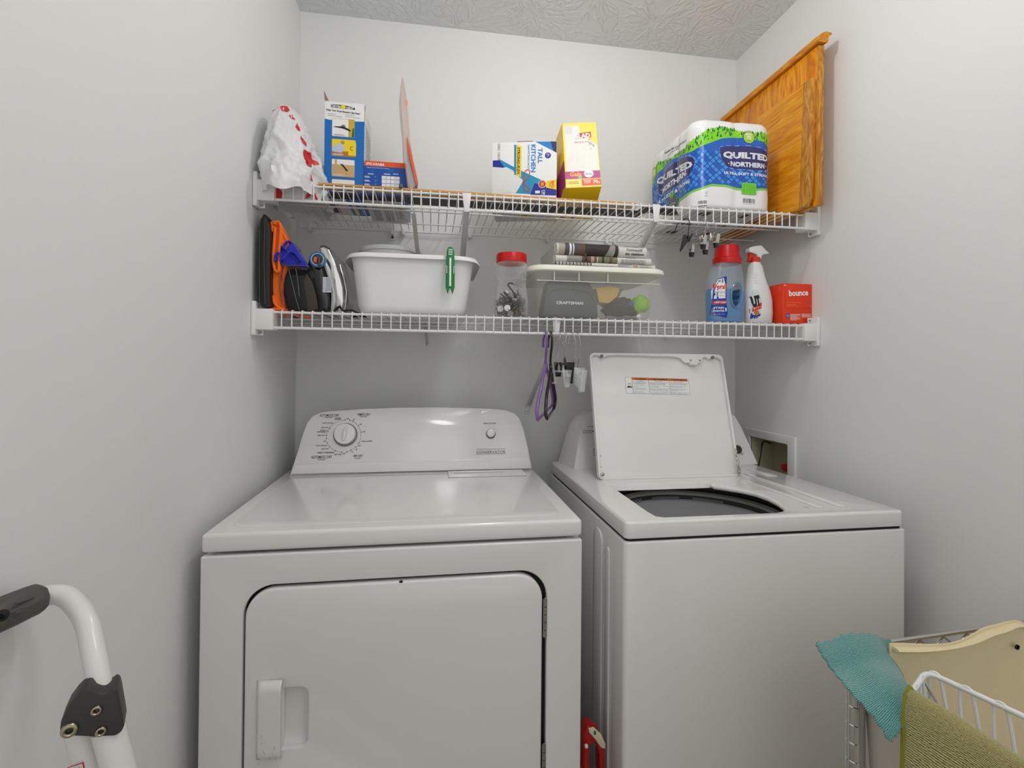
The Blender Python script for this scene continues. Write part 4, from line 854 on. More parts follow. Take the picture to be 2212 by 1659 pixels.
plate('end_plate', [(.40, -.045), (.495, -.050), (.535, .010), (.500, .018), (.440, .0), (.40, .030)], [[(.415+.003*math.cos(a/6*PI), -.030+.003*math.sin(a/6*PI)) for a in range(12)], [(.478+.003*math.cos(a/6*PI), -.036+.003*math.sin(a/6*PI)) for a in range(12)]], .0022, .0, ((0, .006, .0030), (1, 0, 0), (0, 1, 0)), mat('black_metal', (26, 25, 25), .45), t)
k = MB(); k.box(-.004, -.008, 0, .005, .012, .010); o = k.build('binder_clip', mat('clip_grey', (84, 88, 92), .45), bevel=.0015); o.location = (.352, -.402, 1.6905); tag(o, 'small dark grey clip holding the yardstick at the shelf edge', 'clip')

# ---------------------------------------------------------------- toilet paper pack
t = thing('toilet_paper_pack', 'large shrink wrapped pack of toilet paper printed blue and green', 'toilet paper')
TX0, TY0, TZ0, TWD, TDP, THT = 1.163, -.400, 1.6900, .250, .310, .262
RC = .045
scal = [(-.205, .005), (-.105, .005), (.130, .004)]
def ring_pt(s):
    """s: arc position, 0 at the front-left corner, negative along the left side"""
    per = 2*(TWD+TDP)
    s = (s+TDP) % per-TDP
    segs = [(-TDP, 0, Vector((TX0, TY0+TDP, 0)), Vector((0, -1, 0))), (0, TWD, Vector((TX0, TY0, 0)), Vector((1, 0, 0))), (TWD, TWD+TDP, Vector((TX0+TWD, TY0, 0)), Vector((0, 1, 0))), (TWD+TDP, 2*TWD+TDP, Vector((TX0+TWD, TY0+TDP, 0)), Vector((-1, 0, 0)))]
    for i, (a, b_, p0, d) in enumerate(segs):
        if a-1e-9 <= s <= b_+1e-9:
            q = s-a; L = b_-a; nrm = Vector((d.y, -d.x, 0)); P = p0+d*q
            for dist, corner, sg in ((q, p0, 1), (L-q, p0+d*L, -1)):
                if dist < RC:
                    cen = corner+d*RC*sg-nrm*RC
                    a_ = (1-dist/RC)*PI/4
                    vec = nrm*math.cos(a_)-d*sg*math.sin(a_)
                    return cen+vec*RC, vec
            return P, nrm
    return segs[0][2], Vector((-1, 0, 0))
def tp(s, v, h=0):
    P, n = ring_pt(s); ins = 0
    for s0, dpt in scal: ins += dpt*math.exp(-((s-s0)/.013)**2)
    rt = .030; rb = .012
    if v > THT-rt: q = min(1, (v-(THT-rt))/rt); ins += rt*(1-math.sqrt(max(0, 1-q*q)))*.8
    if v < rb: q = (rb-v)/rb; ins += rb*(1-math.sqrt(max(0, 1-q*q)))
    ins += .0025*math.exp(-((v-.128)/.02)**2)*.3+.0012*noise.noise(Vector((s*25, v*25, 3)))
    return Vector((P.x, P.y, TZ0+v))-n*ins+n*h
k = MB(); PER = 2*(TWD+TDP)
k.grid(lambda u, v: tp(-TDP+u*PER, THT*(v if v < 1 else 1)), 300, 60, closed_u=True)
pk_m = mat('wrap_white', (234, 233, 232), .22, coat=.4)
def cap(top):
    def f(u, r):
        e = tp(-TDP+u*PER, THT if top else 0); c_ = Vector((TX0+TWD/2, TY0+TDP/2, e.z)); p_ = c_.lerp(e, r)
        if top:
            cxs = (TX0+.0625, TX0+.1875); b_ = min(math.hypot(p_.x-a_, p_.y-(TY0+.052+.1033*j)) for a_ in cxs for j in range(3))
            p_.z += .012*max(0, 1-(b_/.06)**4)*(1-r**8)-.002+.003*noise.noise(p_*18)
        return p_
    return f
k.grid(cap(True), 180, 14, closed_u=True); k.grid(cap(False), 90, 6, closed_u=True)
pack = k.build('wrapper', pk_m, t, sharp=70)
top_b = ((-0.2775,0.1502),(-0.2422,0.1834),(-0.1842,0.1918),(-0.1169,0.187),(-0.0199,0.1671),(0.0421,0.1838),(0.0832,0.2014),(0.1247,0.2079),(0.1667,0.208),(0.2091,0.203),(0.2487,0.191))
low_b = ((-0.2764,0.074),(-0.1822,0.0499),(-0.1023,0.047),(-0.0338,0.0515),(0.0183,0.0584),(0.0531,0.0682),(0.0943,0.069),(0.1465,0.0612),(0.1887,0.0634),(0.2493,0.0702))
tree_b = ((-0.2782,0.1911),(-0.2328,0.2218),(-0.1476,0.1943),(-0.1085,0.1969),(-0.0511,0.1909),(0.0011,0.2054),(0.0357,0.2234),(0.083,0.2359),(0.1246,0.2307),(0.1666,0.2235),(0.209,0.2298),(0.2485,0.2252))
def interp(T, s):
    for (a, va), (b_, vb) in zip(T, T[1:]):
        if a <= s <= b_: return va+(vb-va)*(s-a)/(b_-a)
    return T[0][1] if s < T[0][0] else T[-1][1]
SA, SB = -.305, .245
n = 90; S_ = [SA+(SB-SA)*i/n for i in range(n+1)]
its = []
QB = mat('quilt_blue', (14, 92, 190), .25, coat=.3); QL = mat('quilt_light_blue', (52, 142, 230), .25, coat=.3); QD = mat('quilt_dark_blue', (16, 58, 140), .25, coat=.3)
TG = mat('tree_lime', (128, 214, 30), .3); TD = [mat('tree_green', (36, 122, 50), .3), mat('tree_teal', (20, 120, 112), .3), mat('tree_light', (178, 222, 40), .3), mat('tree_dark', (26, 80, 60), .3)]
def band(fa, fb, m, L):
    for a, b_ in zip(S_, S_[1:]): its.append(('p', [(a, fa(a)), (b_, fa(b_)), (b_, fb(b_)), (a, fb(a))], m, {'L': L}))
lo_f = lambda s: max(.003, interp(low_b, s)); hi_f = lambda s: interp(top_b, s); tr_f = lambda s: interp(tree_b, s)
band(lambda s: hi_f(s)-.001, lambda s: tr_f(s)+.002*math.sin(s*400), TG, 1)
band(lo_f, hi_f, QB, 2)
band(lambda s: lo_f(s)-.0045, lambda s: lo_f(s)+.0005, TG, 3)
dw, dh = .019, .0165
for i in range(-18, 16):
    for j in range(0, 20):
        cx = i*dw+(dw/2 if j % 2 else 0); cy = .004+j*dh/2*1.0
        pts = [(cx, cy-dh*.43), (cx+dw*.43, cy), (cx, cy+dh*.43), (cx-dw*.43, cy)]
        if SA < cx-dw/2 and cx+dw/2 < SB and all(lo_f(a)+.001 < b_ < hi_f(a)-.0005 for a, b_ in pts):
            its.append(('p', pts, QL if (i+j) % 3 else QB, {'L': 4})); its.append(('l', pts+[pts[0]], .0007, QD, {'L': 5}))
rt = random.Random(8)
for i in range(190):
    s = rt.uniform(SA+.003, SB-.003); lo_, hi_ = hi_f(s)+.001, tr_f(s)
    y = rt.uniform(lo_, max(lo_+.001, hi_-.004)); w_ = rt.uniform(.002, .004); h_ = rt.uniform(.006, .013)
    its.append(('p', [(s-w_, y), (s+w_, y), (s+w_*.35, y+h_*.45), (s+w_*.6, y+h_*.42), (s, y+h_), (s-w_*.6, y+h_*.42), (s-w_*.35, y+h_*.45)], TD[rt.randrange(4)], {'L': 5+.1*(i % 5)}))
PN = mat('plaque_navy', (44, 44, 104), .25, coat=.3); SIL = mat('silver_print', (224, 226, 232), .3)
def tbox(a, b_):  # helper from template corner pairs
    return a
for (T, L0, arc) in (((((0.0813,0.1754),(0.1249,0.1825),(0.188,0.1835),(0.237,0.1716),(0.2468,0.149),(0.2394,0.127),(0.2096,0.1181),(0.1462,0.1186),(0.1044,0.1214),(0.0919,0.1321),(0.0825,0.1448),(0.0793,0.1599)),((0.0871,0.1681),(0.2403,0.1641)),((0.0873,0.1394),(0.2393,0.1426)),((0.1106,0.1392),(0.1117,0.1239)),((0.2222,0.1394),(0.2234,0.1259)),((0.09,0.1099),(0.09,0.0994)),((0.2395,0.1075),(0.2395,0.1007))), 6, .004), ((((-0.2268,0.1491),(-0.1839,0.1703),(-0.1081,0.1723),(-0.0507,0.1632),(-0.016,0.151),(-0.0065,0.1376),(-0.0119,0.1206),(-0.0268,0.1052),(-0.05,0.1001),(-0.1375,0.0987),(-0.2067,0.1051),(-0.2314,0.1265)),((-0.2395,0.1713),(-0.014,0.1406)),((-0.2365,0.1393),(-0.0156,0.1163)),((-0.2071,0.1334),(-0.2043,0.1108)),((-0.0482,0.1171),(-0.048,0.1033)),((-0.2335,0.1008),(-0.2308,0.0867)),((-0.0246,0.0822),(-0.0245,0.0725))), 6, .004)):
    pl = [tuple(q) for q in T[0]]
    its.append(('p', [(q[0], q[1]) for q in catmull([(a, b_, 0) for a, b_ in pl], 3, True)], PN, {'L': L0}))
    inner_ = catmull([(a, b_, 0) for a, b_ in pl], 4, True); cx = sum(q.x for q in inner_)/len(inner_); cy = sum(q.y for q in inner_)/len(inner_)
    ds = [(cx+(q.x-cx)*1.04, cy+(q.y-cy)*1.06) for q in inner_]
    for i in range(0, len(ds)-1, 2): its.append(('l', [ds[i], ds[i+1]], .0006, WHITE, {'L': L0+1}))
    (xa, ya1), (xb, yb1) = T[1]; (_, ya0), (_, yb0) = T[2]
    cxx = (xa+xb)/2; hh = ((ya1-ya0)+(yb1-yb0))/2*1.0; cyy = ((ya1+ya0)/2+(yb1+yb0)/2)/2
    its.append(('t', 'QUILTED', cxx, cyy, xb-xa, hh*.86, SIL, {'b': .055, 'L': L0+2, 'rot': math.degrees(math.atan2(((yb1+yb0)-(ya1+ya0))/2, xb-xa)), 'arc': .003}))
    (xc, y1), (_, y0) = T[3]; (xd, y3), (_, y2) = T[4]
    its.append(('t', 'NORTHERN', (xc+xd)/2, (y1+y0+y3+y2)/4, xd-xc, (y1-y0+y3-y2)/2, SIL, {'b': .05, 'L': L0+2}))
    its += [('c', xc-.006, (y1+y0)/2, .0019, SIL, {'L': L0+2, 'n': 12}), ('c', xd+.006, (y3+y2)/2, .0019, SIL, {'L': L0+2, 'n': 12})]
    (xe, y1), (_, y0) = T[5][0], T[5][1]; (xf, y3), (_, y2) = T[6][0], T[6][1]
    its.append(('t', 'ULTRA SOFT & STRONG', (xe+xf)/2, (y1+y0+y3+y2)/4, xf-xe, (y1-y0+y3-y2)/2*.9, WHITE, {'b': .03, 'L': L0+2}))
mg = ((0.1671,0.2109),(0.167,0.2293))
for (cx, cy, r) in ((mg[0][0], mg[0][1], mg[1][1]-mg[0][1]), (-0.2616, 0.1929, .020)):
    its += [('c', cx, cy, r, QD, {'L': 9}), ('c', cx, cy, r*.93, mat('badge_lime', (176, 212, 30), .3), {'L': 10}), ('t', 'MEGA', cx, cy+r*.45, r*1.1, r*.28, WHITE, {'b': .05, 'L': 11}), ('t', '72', cx, cy-r*.05, r*.85, r*.5, WHITE, {'b': .05, 'L': 11}), ('t', 'REGULAR ROLLS', cx, cy-r*.6, r*.8, r*.16, QD, {'L': 11})]
a, b_ = ((0.1456,0.0463),(0.1911,0.0791))
its += [('p', rrect(a[0], a[1], b_[0], b_[1], .0015), mat('panel_lime', (110, 206, 30), .3), {'L': 9})]
for i, s_ in enumerate(('Septic Safe', 'Biodegradable', 'No Added Dyes', 'No Added Fragrance')):
    yy = b_[1]-(b_[1]-a[1])*(.2+.2*i); its += [('t', s_, a[0]+(b_[0]-a[0])*(.24+.028*len(s_)), yy, (b_[0]-a[0])*.048*len(s_), .0022, QD, {'L': 10}), ('c', a[0]+(b_[0]-a[0])*.14, yy, .0013, QD, {'L': 10, 'n': 8})]
for (a, b_) in (((0.1505,0.0215),(0.1871,0.0343)), ((0.006,0.0054),(0.0359,0.0214))):
    its.append(('r', a[0]-.002, a[1]-.002, b_[0]+.002, b_[1]+.002, WHITE, {'L': 3})); x = a[0]
    while x < b_[0]: w_ = rt.choice((.0005, .0009, .0014)); its.append(('r', x, a[1], x+w_, b_[1], BLACK, {'L': 4})); x += w_+rt.choice((.0005, .001))
a, b_ = ((0.0307,0.0382),(0.0398,0.0474))
its += [('ring', (a[0]+b_[0])/2, (a[1]+b_[1])/2, .0030, .0008, mat('eco_green', (50, 130, 80), .4), {'L': 4}), ('r', a[0]-.001, a[1]-.004, b_[0]+.001, a[1]-.003, TEALP, {'L': 4})]
a, b_ = ((-0.1636,0.0401),(-0.1024,0.0603))
cx, cy, r = (a[0]+b_[0])/2, (a[1]+b_[1])/2, abs(b_[0]-a[0])*.5
its += [('c', cx, max(cy, r+.003), r, mat('seal_green', (70, 130, 60), .4), {'L': 9}), ('c', cx, max(cy, r+.003), r*.86, mat('seal_grey', (90, 94, 110), .4), {'L': 10}), ('p', [(cx-.004, cy+r*.5), (cx-.012, cy+r*.9), (cx-.012, cy+r*1.4), (cx-.002, cy+r)], mat('leaf_lime', (140, 200, 40), .4), {'L': 11}), ('p', [(cx, cy+r*.5), (cx+.010, cy+r*.9), (cx+.012, cy+r*1.5), (cx, cy+r)], mat('leaf_lime', (140, 200, 40), .4), {'L': 11}), ('t', 'RENEWABLE', cx, max(cy, r+.003), r*1.3, .004, WHITE, {'L': 11})]
for s_, q, hh in (('PREMIUM COMFORT', ((-0.1856,0.2267),(-0.1857,0.2342),(-0.0474,0.207),(-0.0474,0.2129)), .0055), ('IN EVERY ROLL', ((-0.1614,0.2103),(-0.1615,0.2156),(-0.0897,0.2104),(-0.0898,0.2144)), .0035)):
    sl = (q[2][1]-q[0][1])/(q[2][0]-q[0][0]); its.append(('t', s_, (q[0][0]+q[2][0])/2, (q[0][1]+q[3][1])/2, abs(q[2][0]-q[0][0]), hh, PN, {'b': .02, 'L': 3, 'rot': math.degrees(math.atan(sl))}))
decal('wrapper_print', pack, tp, its, sub=.006, step=.00009, base=.0008)
# brown cores seen through the wires from below
its = []
for i in range(2):
    for j in range(3): its.append(('c', TX0+.0625+.125*i, TY0+.052+.1033*j, .019, mat('core_brown', (104, 86, 66), .8), {'n': 20}))
decal('roll_core', t, lambda u, v, h: Vector((u, v, TZ0-h*.5)), its)
rebase(t, (TX0+TWD/2, TY0+TDP/2, TZ0))

# ---------------------------------------------------------------- two wooden boards
WB = wood('maple_board', (230, 160, 30), (206, 124, 10), 5, .35, 'Y', 3, 7); WE = wood('board_edge_wood', (214, 152, 60), (172, 106, 30), 9, .45, 'Z', 3, 4)
WP = wood('plywood_figure', (238, 162, 22), (200, 110, 4), 3.2, .35, 'Z', 6, 3.2)
def slab_yz(k, y0, y1, z0, z1, xb, xt, th, zb=1.690, zt=2.05):
    X_ = lambda z: xb+(xt-xb)*(z-zb)/(zt-zb)
    k.hexa([(X_(z0), y0, z0), (X_(z0)+th, y0, z0), (X_(z0)+th, y1, z0), (X_(z0), y1, z0), (X_(z1), y0, z1), (X_(z1)+th, y0, z1), (X_(z1)+th, y1, z1), (X_(z1), y1, z1)])
t = thing('cutting_board', 'golden wooden cutting board leaning in front of the taller board', 'cutting board')
zs = [1.690, 1.775, 1.905, 1.990, 2.050]
for a, b_ in zip(zs, zs[1:]):
    k = MB(); slab_yz(k, -.4400, -.030, a+.0002, b_-.0002, 1.4600, 1.4730, .018); k.build('plank', WB, t, bevel=.0006)
k = MB()
X_ = lambda z: 1.460+.013*(z-1.69)/.36
pts = [(-.4405, 1.690), (-.4405, 2.050), (-.468, 2.050), (-.474, 2.042), (-.474, 1.712), (-.462, 1.690)]
k.loft([[(X_(z), y, z) for y, z in pts], [(X_(z)+.018, y, z) for y, z in pts]]); k.build('end_strip', WE, t, bevel=.002)
rebase(t, (1.47, -.25, 1.69))
t = thing('pastry_board', 'tall wooden board with a moulded top edge against the right wall', 'board')
k = MB(); slab_yz(k, -.478, -.022, 1.690, 2.138, 1.4845, 1.4875, .0155); k.build('panel', WP, t, bevel=.001)
k = MB(); slab_yz(k, -.4815, -.4785, 1.690, 2.134, 1.4840, 1.4870, .0165); k.build('front_edging', WE, t, bevel=.0008)
k = MB(); prof = [(1.478, 2.139), (1.474, 2.146), (1.474, 2.152), (1.480, 2.155), (1.492, 2.166), (1.500, 2.169), (1.517, 2.167), (1.517, 2.162), (1.508, 2.155), (1.506, 2.139)]
k.loft([[(a, -.492, b_-.002) for a, b_ in prof], [(a, -.486, b_) for a, b_ in prof], [(a, -.02, b_) for a, b_ in prof]]); k.build('moulding', WB, t)
rebase(t, (1.492, -.25, 1.69))

# loose metal strap hanging between the shelves
t = thing('metal_strap', 'thin bare metal strap hanging down through both shelves by the dish pan', 'metal strap', (.384, -.375, 1.636))
a = Vector((0, 0, 0)); b_ = Vector((.419-.384, -.03+.375, 1.300-1.636)); d = (b_-a); L = d.length; d.normalize(); side = Vector((1, .1, 0)).normalized(); nn = d.cross(side).normalized()*.0006
k = MB(); P = [a-side*.006, a+side*.006, b_+side*.006-d*.012, b_-side*.004]
k.hexa([q-nn for q in P]+[q+nn for q in P]); k.build('strap', mat('dull_steel', (186, 184, 176), .4, metal=.1), t)


# ================================================================ lower shelf
def sstep(a, b, x): t = min(1, max(0, (x-a)/(b-a))); return t*t*(3-2*t)
def sup(n, ax, ay, cx, cy, z, e=2.6, rot=0):
    out = []
    for i in range(n):
        a = 2*PI*i/n; c_, s_ = math.cos(a), math.sin(a)
        x = ax*abs(c_)**(2/e)*(1 if c_ > 0 else -1); y = ay*abs(s_)**(2/e)*(1 if s_ > 0 else -1)
        out.append((cx+x*math.cos(rot)-y*math.sin(rot), cy+x*math.sin(rot)+y*math.cos(rot), z))
    return out
ZL = 1.3708
# black folder bag leaning on the left wall
t = thing('folder_bag', 'thin black folded case standing against the left wall', 'case')
BLK = mat('black_leather', (30, 29, 29), .5, bump=.2, bscale=400); BLK2 = mat('black_gloss', (16, 15, 16), .16, coat=.5)
def xz_loft(name, px, ys, m, par, bev=.002, scale=None, **kw):
    k = MB(); loops = []
    cx = sum(q[0] for q in px)/len(px); cz = min(q[1] for q in px)
    for i, y in enumerate(ys):
        s_ = 1 if not scale else scale[i]
        loops.append([(cx+(q[0]-cx)*(s_ if not isinstance(s_, tuple) else s_[0]), y, cz+(q[1]-cz)*(s_ if not isinstance(s_, tuple) else s_[1])) for q in px])
    k.loft(loops); return k.build(name, m, par, bevel=bev, **kw)
oa = ((0.0109,1.4579),(0.0131,1.5371),(0.0178,1.5938),(0.024,1.6066),(0.0314,1.6025),(0.038,1.5859),(0.0426,1.5611),(0.0412,1.4931),(0.042,1.4251),(0.0447,1.3799),(0.0341,1.374),(0.0214,1.377),(0.0126,1.4016))
xz_loft('case_body', [(max(a, .0035), max(z, ZL)) for a, z in oa], (-.412, -.405, -.20, -.12), BLK, t, .002, scale=((.9, .98), 1, (1, .98), (.9, .9)))
for nm, pp in (('seam', ((0.0182,1.5934),(0.0173,1.4918),(0.0196,1.3903))), ('seam', ((0.0299,1.5941),(0.0279,1.4922),(0.0324,1.3851)))):
    k = MB(); k.tube([(max(a, .006), -.4135, z) for a, z in pp], .0008, 5); k.build(nm, mat('seam_grey', (84, 82, 80), .6), t)
rebase(t, (.02, -.3, ZL))
# folded orange cloth: nested thick folds standing on edge
OC = mat('orange_cloth', (255, 118, 0), .75, bump=.3, bscale=500, sheen=.3)
t = thing('orange_cloth', 'bright orange folded cloth standing on edge beside the black case', 'cloth')
def ribbon(name, P, y0, y1, th, m, par, n=8, topdrop=0, ny=6):
    C_ = catmull([(a, 0, z) for a, z in P], n)
    k = MB(); zt = max(q.z for q in C_)
    def f(u, v):
        i = u*(len(C_)-1); j = min(int(i), len(C_)-2); q = C_[j].lerp(C_[j+1], i-j)
        w_ = noise.noise(Vector((q.x*30, v*4, q.z*14)))*.003*v
        hh = (q.z-ZL)/(zt-ZL)
        return (q.x+w_+.018*v*hh*0, y0+(y1-y0)*v, q.z-topdrop*v*max(0, hh)**1.5*(zt-ZL)+w_)
    k.grid(f, len(C_)-1, ny); return k.build(name, m, par, thick=th, sharp=80)
f1 = ((0.055,1.5864),(0.0442,1.5904),(0.0346,1.5784),(0.0265,1.5413),(0.0216,1.4953),(0.0211,1.4496),(0.0259,1.404),(0.0349,1.3722),(0.047,1.3474),(0.071,1.3364))
f2 = ((0.0427,1.5806),(0.0346,1.5412),(0.0308,1.4999),(0.0278,1.4769),(0.0246,1.4836),(0.0265,1.4997))
f3 = ((0.0458,1.5842),(0.0544,1.5915),(0.0611,1.578),(0.0594,1.5319),(0.0577,1.4973),(0.058,1.4708),(0.0493,1.4693),(0.0447,1.4967),(0.0463,1.5428),(0.0481,1.5774))
f4 = ((0.0365,1.5661),(0.0327,1.5198),(0.0311,1.4738),(0.036,1.428),(0.0473,1.3881),(0.0651,1.3482))
f5 = ((0.0554,1.5892),(0.0656,1.563),(0.0768,1.5369),(0.0729,1.4995),(0.0647,1.4528),(0.0608,1.4064),(0.0679,1.3603),(0.0747,1.3408))
for i, (P, y0, y1, td) in enumerate(((f1, -.398, -.26, .10), (f2, -.400, -.30, .05), (f3, -.400, -.27, .10), (f4, -.394, -.27, .12), (f5, -.388, -.24, .18))):
    ribbon('fold', [(a, max(z, ZL+.003)) for a, z in P], y0, y1, .0052, OC, t, topdrop=td)
k = MB(); oo = ((0.0505,1.5884),(0.0418,1.5902),(0.0292,1.555),(0.0234,1.4971),(0.0253,1.4281),(0.0379,1.3732),(0.0621,1.3438),(0.0682,1.3832),(0.0587,1.4523),(0.0667,1.5162),(0.0774,1.5341),(0.066,1.5683))
k.loft([[(a, y, max(z, ZL+.003)-(y+.386)*.9*max(0, (z-ZL))) for a, z in oo] for y in (-.386, -.32, -.26)]); k.build('inner_layers', OC, t, bevel=.003)
rebase(t, (.05, -.33, ZL))
# clear pouch holding black things, blue cloth stuffed in its mouth
t = thing('clear_pouch', 'glossy clear plastic pouch full of black items standing next to the orange cloth', 'pouch')
po = ((0.0526,1.4861),(0.0678,1.4879),(0.0984,1.4868),(0.1293,1.4869),(0.1429,1.4548),(0.1546,1.4085),(0.1594,1.3714),(0.1001,1.3444),(0.0761,1.3415),(0.0625,1.3827),(0.0555,1.4286))
xz_loft('pouch_film', [(a, max(z, ZL)) for a, z in po], (-.392, -.37, -.30, -.28), BAGFILM, t, .003, scale=(.97, 1.0, 1.0, .9))
pi = ((0.0572,1.4776),(0.0836,1.4833),(0.1214,1.4825),(0.1352,1.4512),(0.1447,1.4044),(0.1495,1.3727),(0.0962,1.3502),(0.0763,1.3498),(0.0647,1.3962),(0.0577,1.4368))
xz_loft('black_contents', [(a, max(z, ZL+.002)) for a, z in pi], (-.380, -.366, -.31, -.30), mat('pouch_black', (14, 13, 16), .25), t, .003, scale=(.8, .97, .97, .9))
for P, m_ in ((((0.0803,1.4732),(0.0883,1.4411),(0.0997,1.3952),(0.1134,1.3515)), mat('film_glint', (120, 120, 124), .15)), (((0.0966,1.4761),(0.1013,1.4531),(0.1062,1.407)), mat('film_glint', (120, 120, 124), .15)), (((0.064,1.4633),(0.0687,1.4347),(0.0625,1.4056),(0.0671,1.3885)), mat('purple_trim', (86, 70, 110), .4)), (((0.0551,1.4837),(0.0987,1.4843),(0.1295,1.4844)), mat('film_glint', (120, 120, 124), .15))):
    k = MB(); k.tube([(a, -.3935, z) for a, z in P], .0007, 6); k.build('film_glint_or_trim', m_, t)  # grey lines are glints put onto the film as colour; purple is trim
pn = ((0.1231,1.4655),(0.1367,1.4428),(0.147,1.4082),(0.1507,1.3757),(0.1265,1.3634),(0.1216,1.4074),(0.1168,1.4421))
xz_loft('mesh_panel', [(a, max(z, ZL)) for a, z in pn], (-.3945, -.391), mat('dark_mesh', (66, 60, 54), .7, bump=.5, bscale=900), t, .001)
k = MB(); c0 = ((0.1013,1.3451),(0.1322,1.3308))
k.tube([(c0[0][0], -.385, ZL-.002), ((c0[0][0]+c0[1][0])/2, -.385, ZL-.014), (c0[1][0], -.382, ZL-.016)], .005, 8, flat=.5); k.build('orange_tag', mat('tag_orange', (236, 90, 30), .6), t)
rebase(t, (.11, -.33, ZL))
BC = mat('blue_cloth', (26, 38, 176), .7, bump=.3, bscale=500, sheen=.3)
t = thing('blue_cloth', 'royal blue folded cloth sticking out above the clear pouch', 'cloth')
for P, y0, y1 in ((((0.0504,1.4913),(0.0513,1.5065),(0.0568,1.5126),(0.0634,1.5071),(0.0636,1.4919)), -.400, -.345), (((0.057,1.4916),(0.061,1.5245),(0.0676,1.5271),(0.0945,1.5025),(0.1057,1.4912)), -.396, -.34), (((0.0672,1.5152),(0.0692,1.5365),(0.078,1.544),(0.087,1.5397),(0.0985,1.5142),(0.119,1.4914)), -.390, -.33), (((0.0672,1.4945),(0.0845,1.5151),(0.0978,1.5133),(0.1125,1.4929)), -.402, -.35)):
    ribbon('fold', P, y0-.004, y1, .004, BC, t, n=5)
k = MB(); bo_ = ((0.0559,1.4851),(0.0567,1.5059),(0.0642,1.5143),(0.0718,1.5239),(0.0771,1.5345),(0.0869,1.5396),(0.0957,1.5319),(0.1081,1.5104),(0.1249,1.4832))
k.loft([[(a, y, z) for a, z in bo_] for y in (-.396, -.35)]); k.build('bundle', BC, t, bevel=.004)
k = MB(); q = ((0.0958,1.5305),(0.1005,1.5129),(0.1144,1.4896)); k.tube([(a, -.362, z) for a, z in q], .003, 7); k.build('dark_cord', BLK, t)
rebase(t, (.09, -.34, 1.46))

# steam iron standing on end
t = thing('iron', 'black and chrome clothes iron on its side with a blue temperature dial', 'iron')
IR = ((0.1158,1.4606),(0.1155,1.4906),(0.1198,1.5147),(0.1288,1.5259),(0.1425,1.5241),(0.1518,1.5101),(0.1601,1.4863),(0.1697,1.4565),(0.1759,1.4145),(0.1763,1.3808),(0.1672,1.3697),(0.1465,1.3692),(0.1304,1.3772),(0.1209,1.4129))
xz_loft('body', [(a, max(z, ZL)) for a, z in IR], (-.368, -.355, -.25, -.16), BLK2, t, .006, scale=(.84, 1, (.95, 1.03), (.5, 1.02)), sharp=60)
SP = ((0.1414,1.5468),(0.1518,1.5509),(0.167,1.5443),(0.1813,1.5144),(0.1946,1.4782),(0.2044,1.4419),(0.2071,1.4052),(0.2016,1.3733),(0.1806,1.3715),(0.186,1.4107),(0.1797,1.4508),(0.1652,1.4893),(0.1497,1.5228))
xz_loft('soleplate', [(a, max(z, ZL)) for a, z in SP], (-.350, -.342, -.20, -.12), CHROME, t, .003, scale=(.96, 1, (1, 1.02), (.6, 1.0)), sharp=60)
SK = ((0.1417,1.5344),(0.1557,1.5169),(0.1699,1.4873),(0.1819,1.449),(0.1882,1.4093),(0.1828,1.3704),(0.1747,1.3702),(0.1765,1.415),(0.1703,1.4558),(0.1607,1.4845),(0.1489,1.5106),(0.1373,1.5233))
xz_loft('skirt', [(a, max(z, ZL)) for a, z in SK], (-.360, -.352, -.22), mat('silver_plastic', (186, 186, 188), .22, metal=.4), t, .002, scale=(.97, 1, 1))
k = MB(); rim = ((0.1938,1.5022),(0.2024,1.468),(0.2099,1.4312),(0.208,1.3942),(0.2023,1.3731)); k.tube([(a, -.335, z) for a, z in rim], .0022, 8); k.build('heat_rim', CHROME, t)
dc = (0.1457,1.5083)
k = MB(); k.lathe([(.0175, 0), (.0205, -.004), (.0205, -.012), (.0175, -.013), (.0165, -.008), (.001, -.008)], (dc[0], -.368, dc[1]-.004), 36, 'Y'); dial = k.build('temperature_dial', mat('dial_blue', (40, 112, 146), .3), t)
k = MB(); k.lathe([(.0165, -.0125), (.0165, -.0135), (.0135, -.0135), (.0135, -.0125)], (dc[0], -.368, dc[1]-.004), 36, 'Y', caps=(0, 0)); k.build('dial_scale', mat('dial_grey', (170, 174, 196), .4), dial)
k = MB(); k.box(dc[0]-.009, -.383, dc[1]-.012, dc[0]-.001, -.374, dc[1]+.001); k.build('pointer', mat('orange_plastic', (250, 90, 26), .4), dial, bevel=.001)
k = MB(); k.box(dc[0]+.001, -.386, dc[1]-.022, dc[0]+.0085, -.374, dc[1]+.003); k.build('lever', mat('smoke_plastic', (70, 72, 70), .15), dial, bevel=.003)
q = ((0.1557,1.4629),(0.1739,1.4636),(0.1789,1.422),(0.1573,1.4213))
k_ = ((q[3][0], -.3712, q[3][1]), (1, .0, .03), (0, 0, 1)); lw_, lh_ = .0215, .040
its = [('r', 0, 0, lw_, lh_, mat('label_grey', (206, 208, 214), .4), {'L': 0}), ('r', lw_*.42, 0, lw_*.45, lh_, NAVY)]
for i in range(8): its.append(('r', 0, lh_*i/8, lw_, lh_*i/8+.0004, NAVY))
its += [('t', s_, lw_*.72, lh_*(7.5-i)/8, lw_*.36, lh_*.06, NAVY) for i, s_ in enumerate(('NYLON', 'SILK', 'WOOL', 'POLYESTER', 'RAYON', 'COTTON', 'LINEN'))]
decal('fabric_label', t, k_, its)
k = MB(); k.tube(catmull([(.185, -.36, ZL+.006), (.20, -.38, ZL+.014), (.212, -.385, ZL+.004), (.23, -.38, ZL+.006), (.245, -.30, ZL+.004), (.29, -.26, ZL+.004), (.20, -.22, ZL+.004)], 8), .0028, 8); k.build('power_cord', BLK, t)
rebase(t, (.18, -.27, ZL))

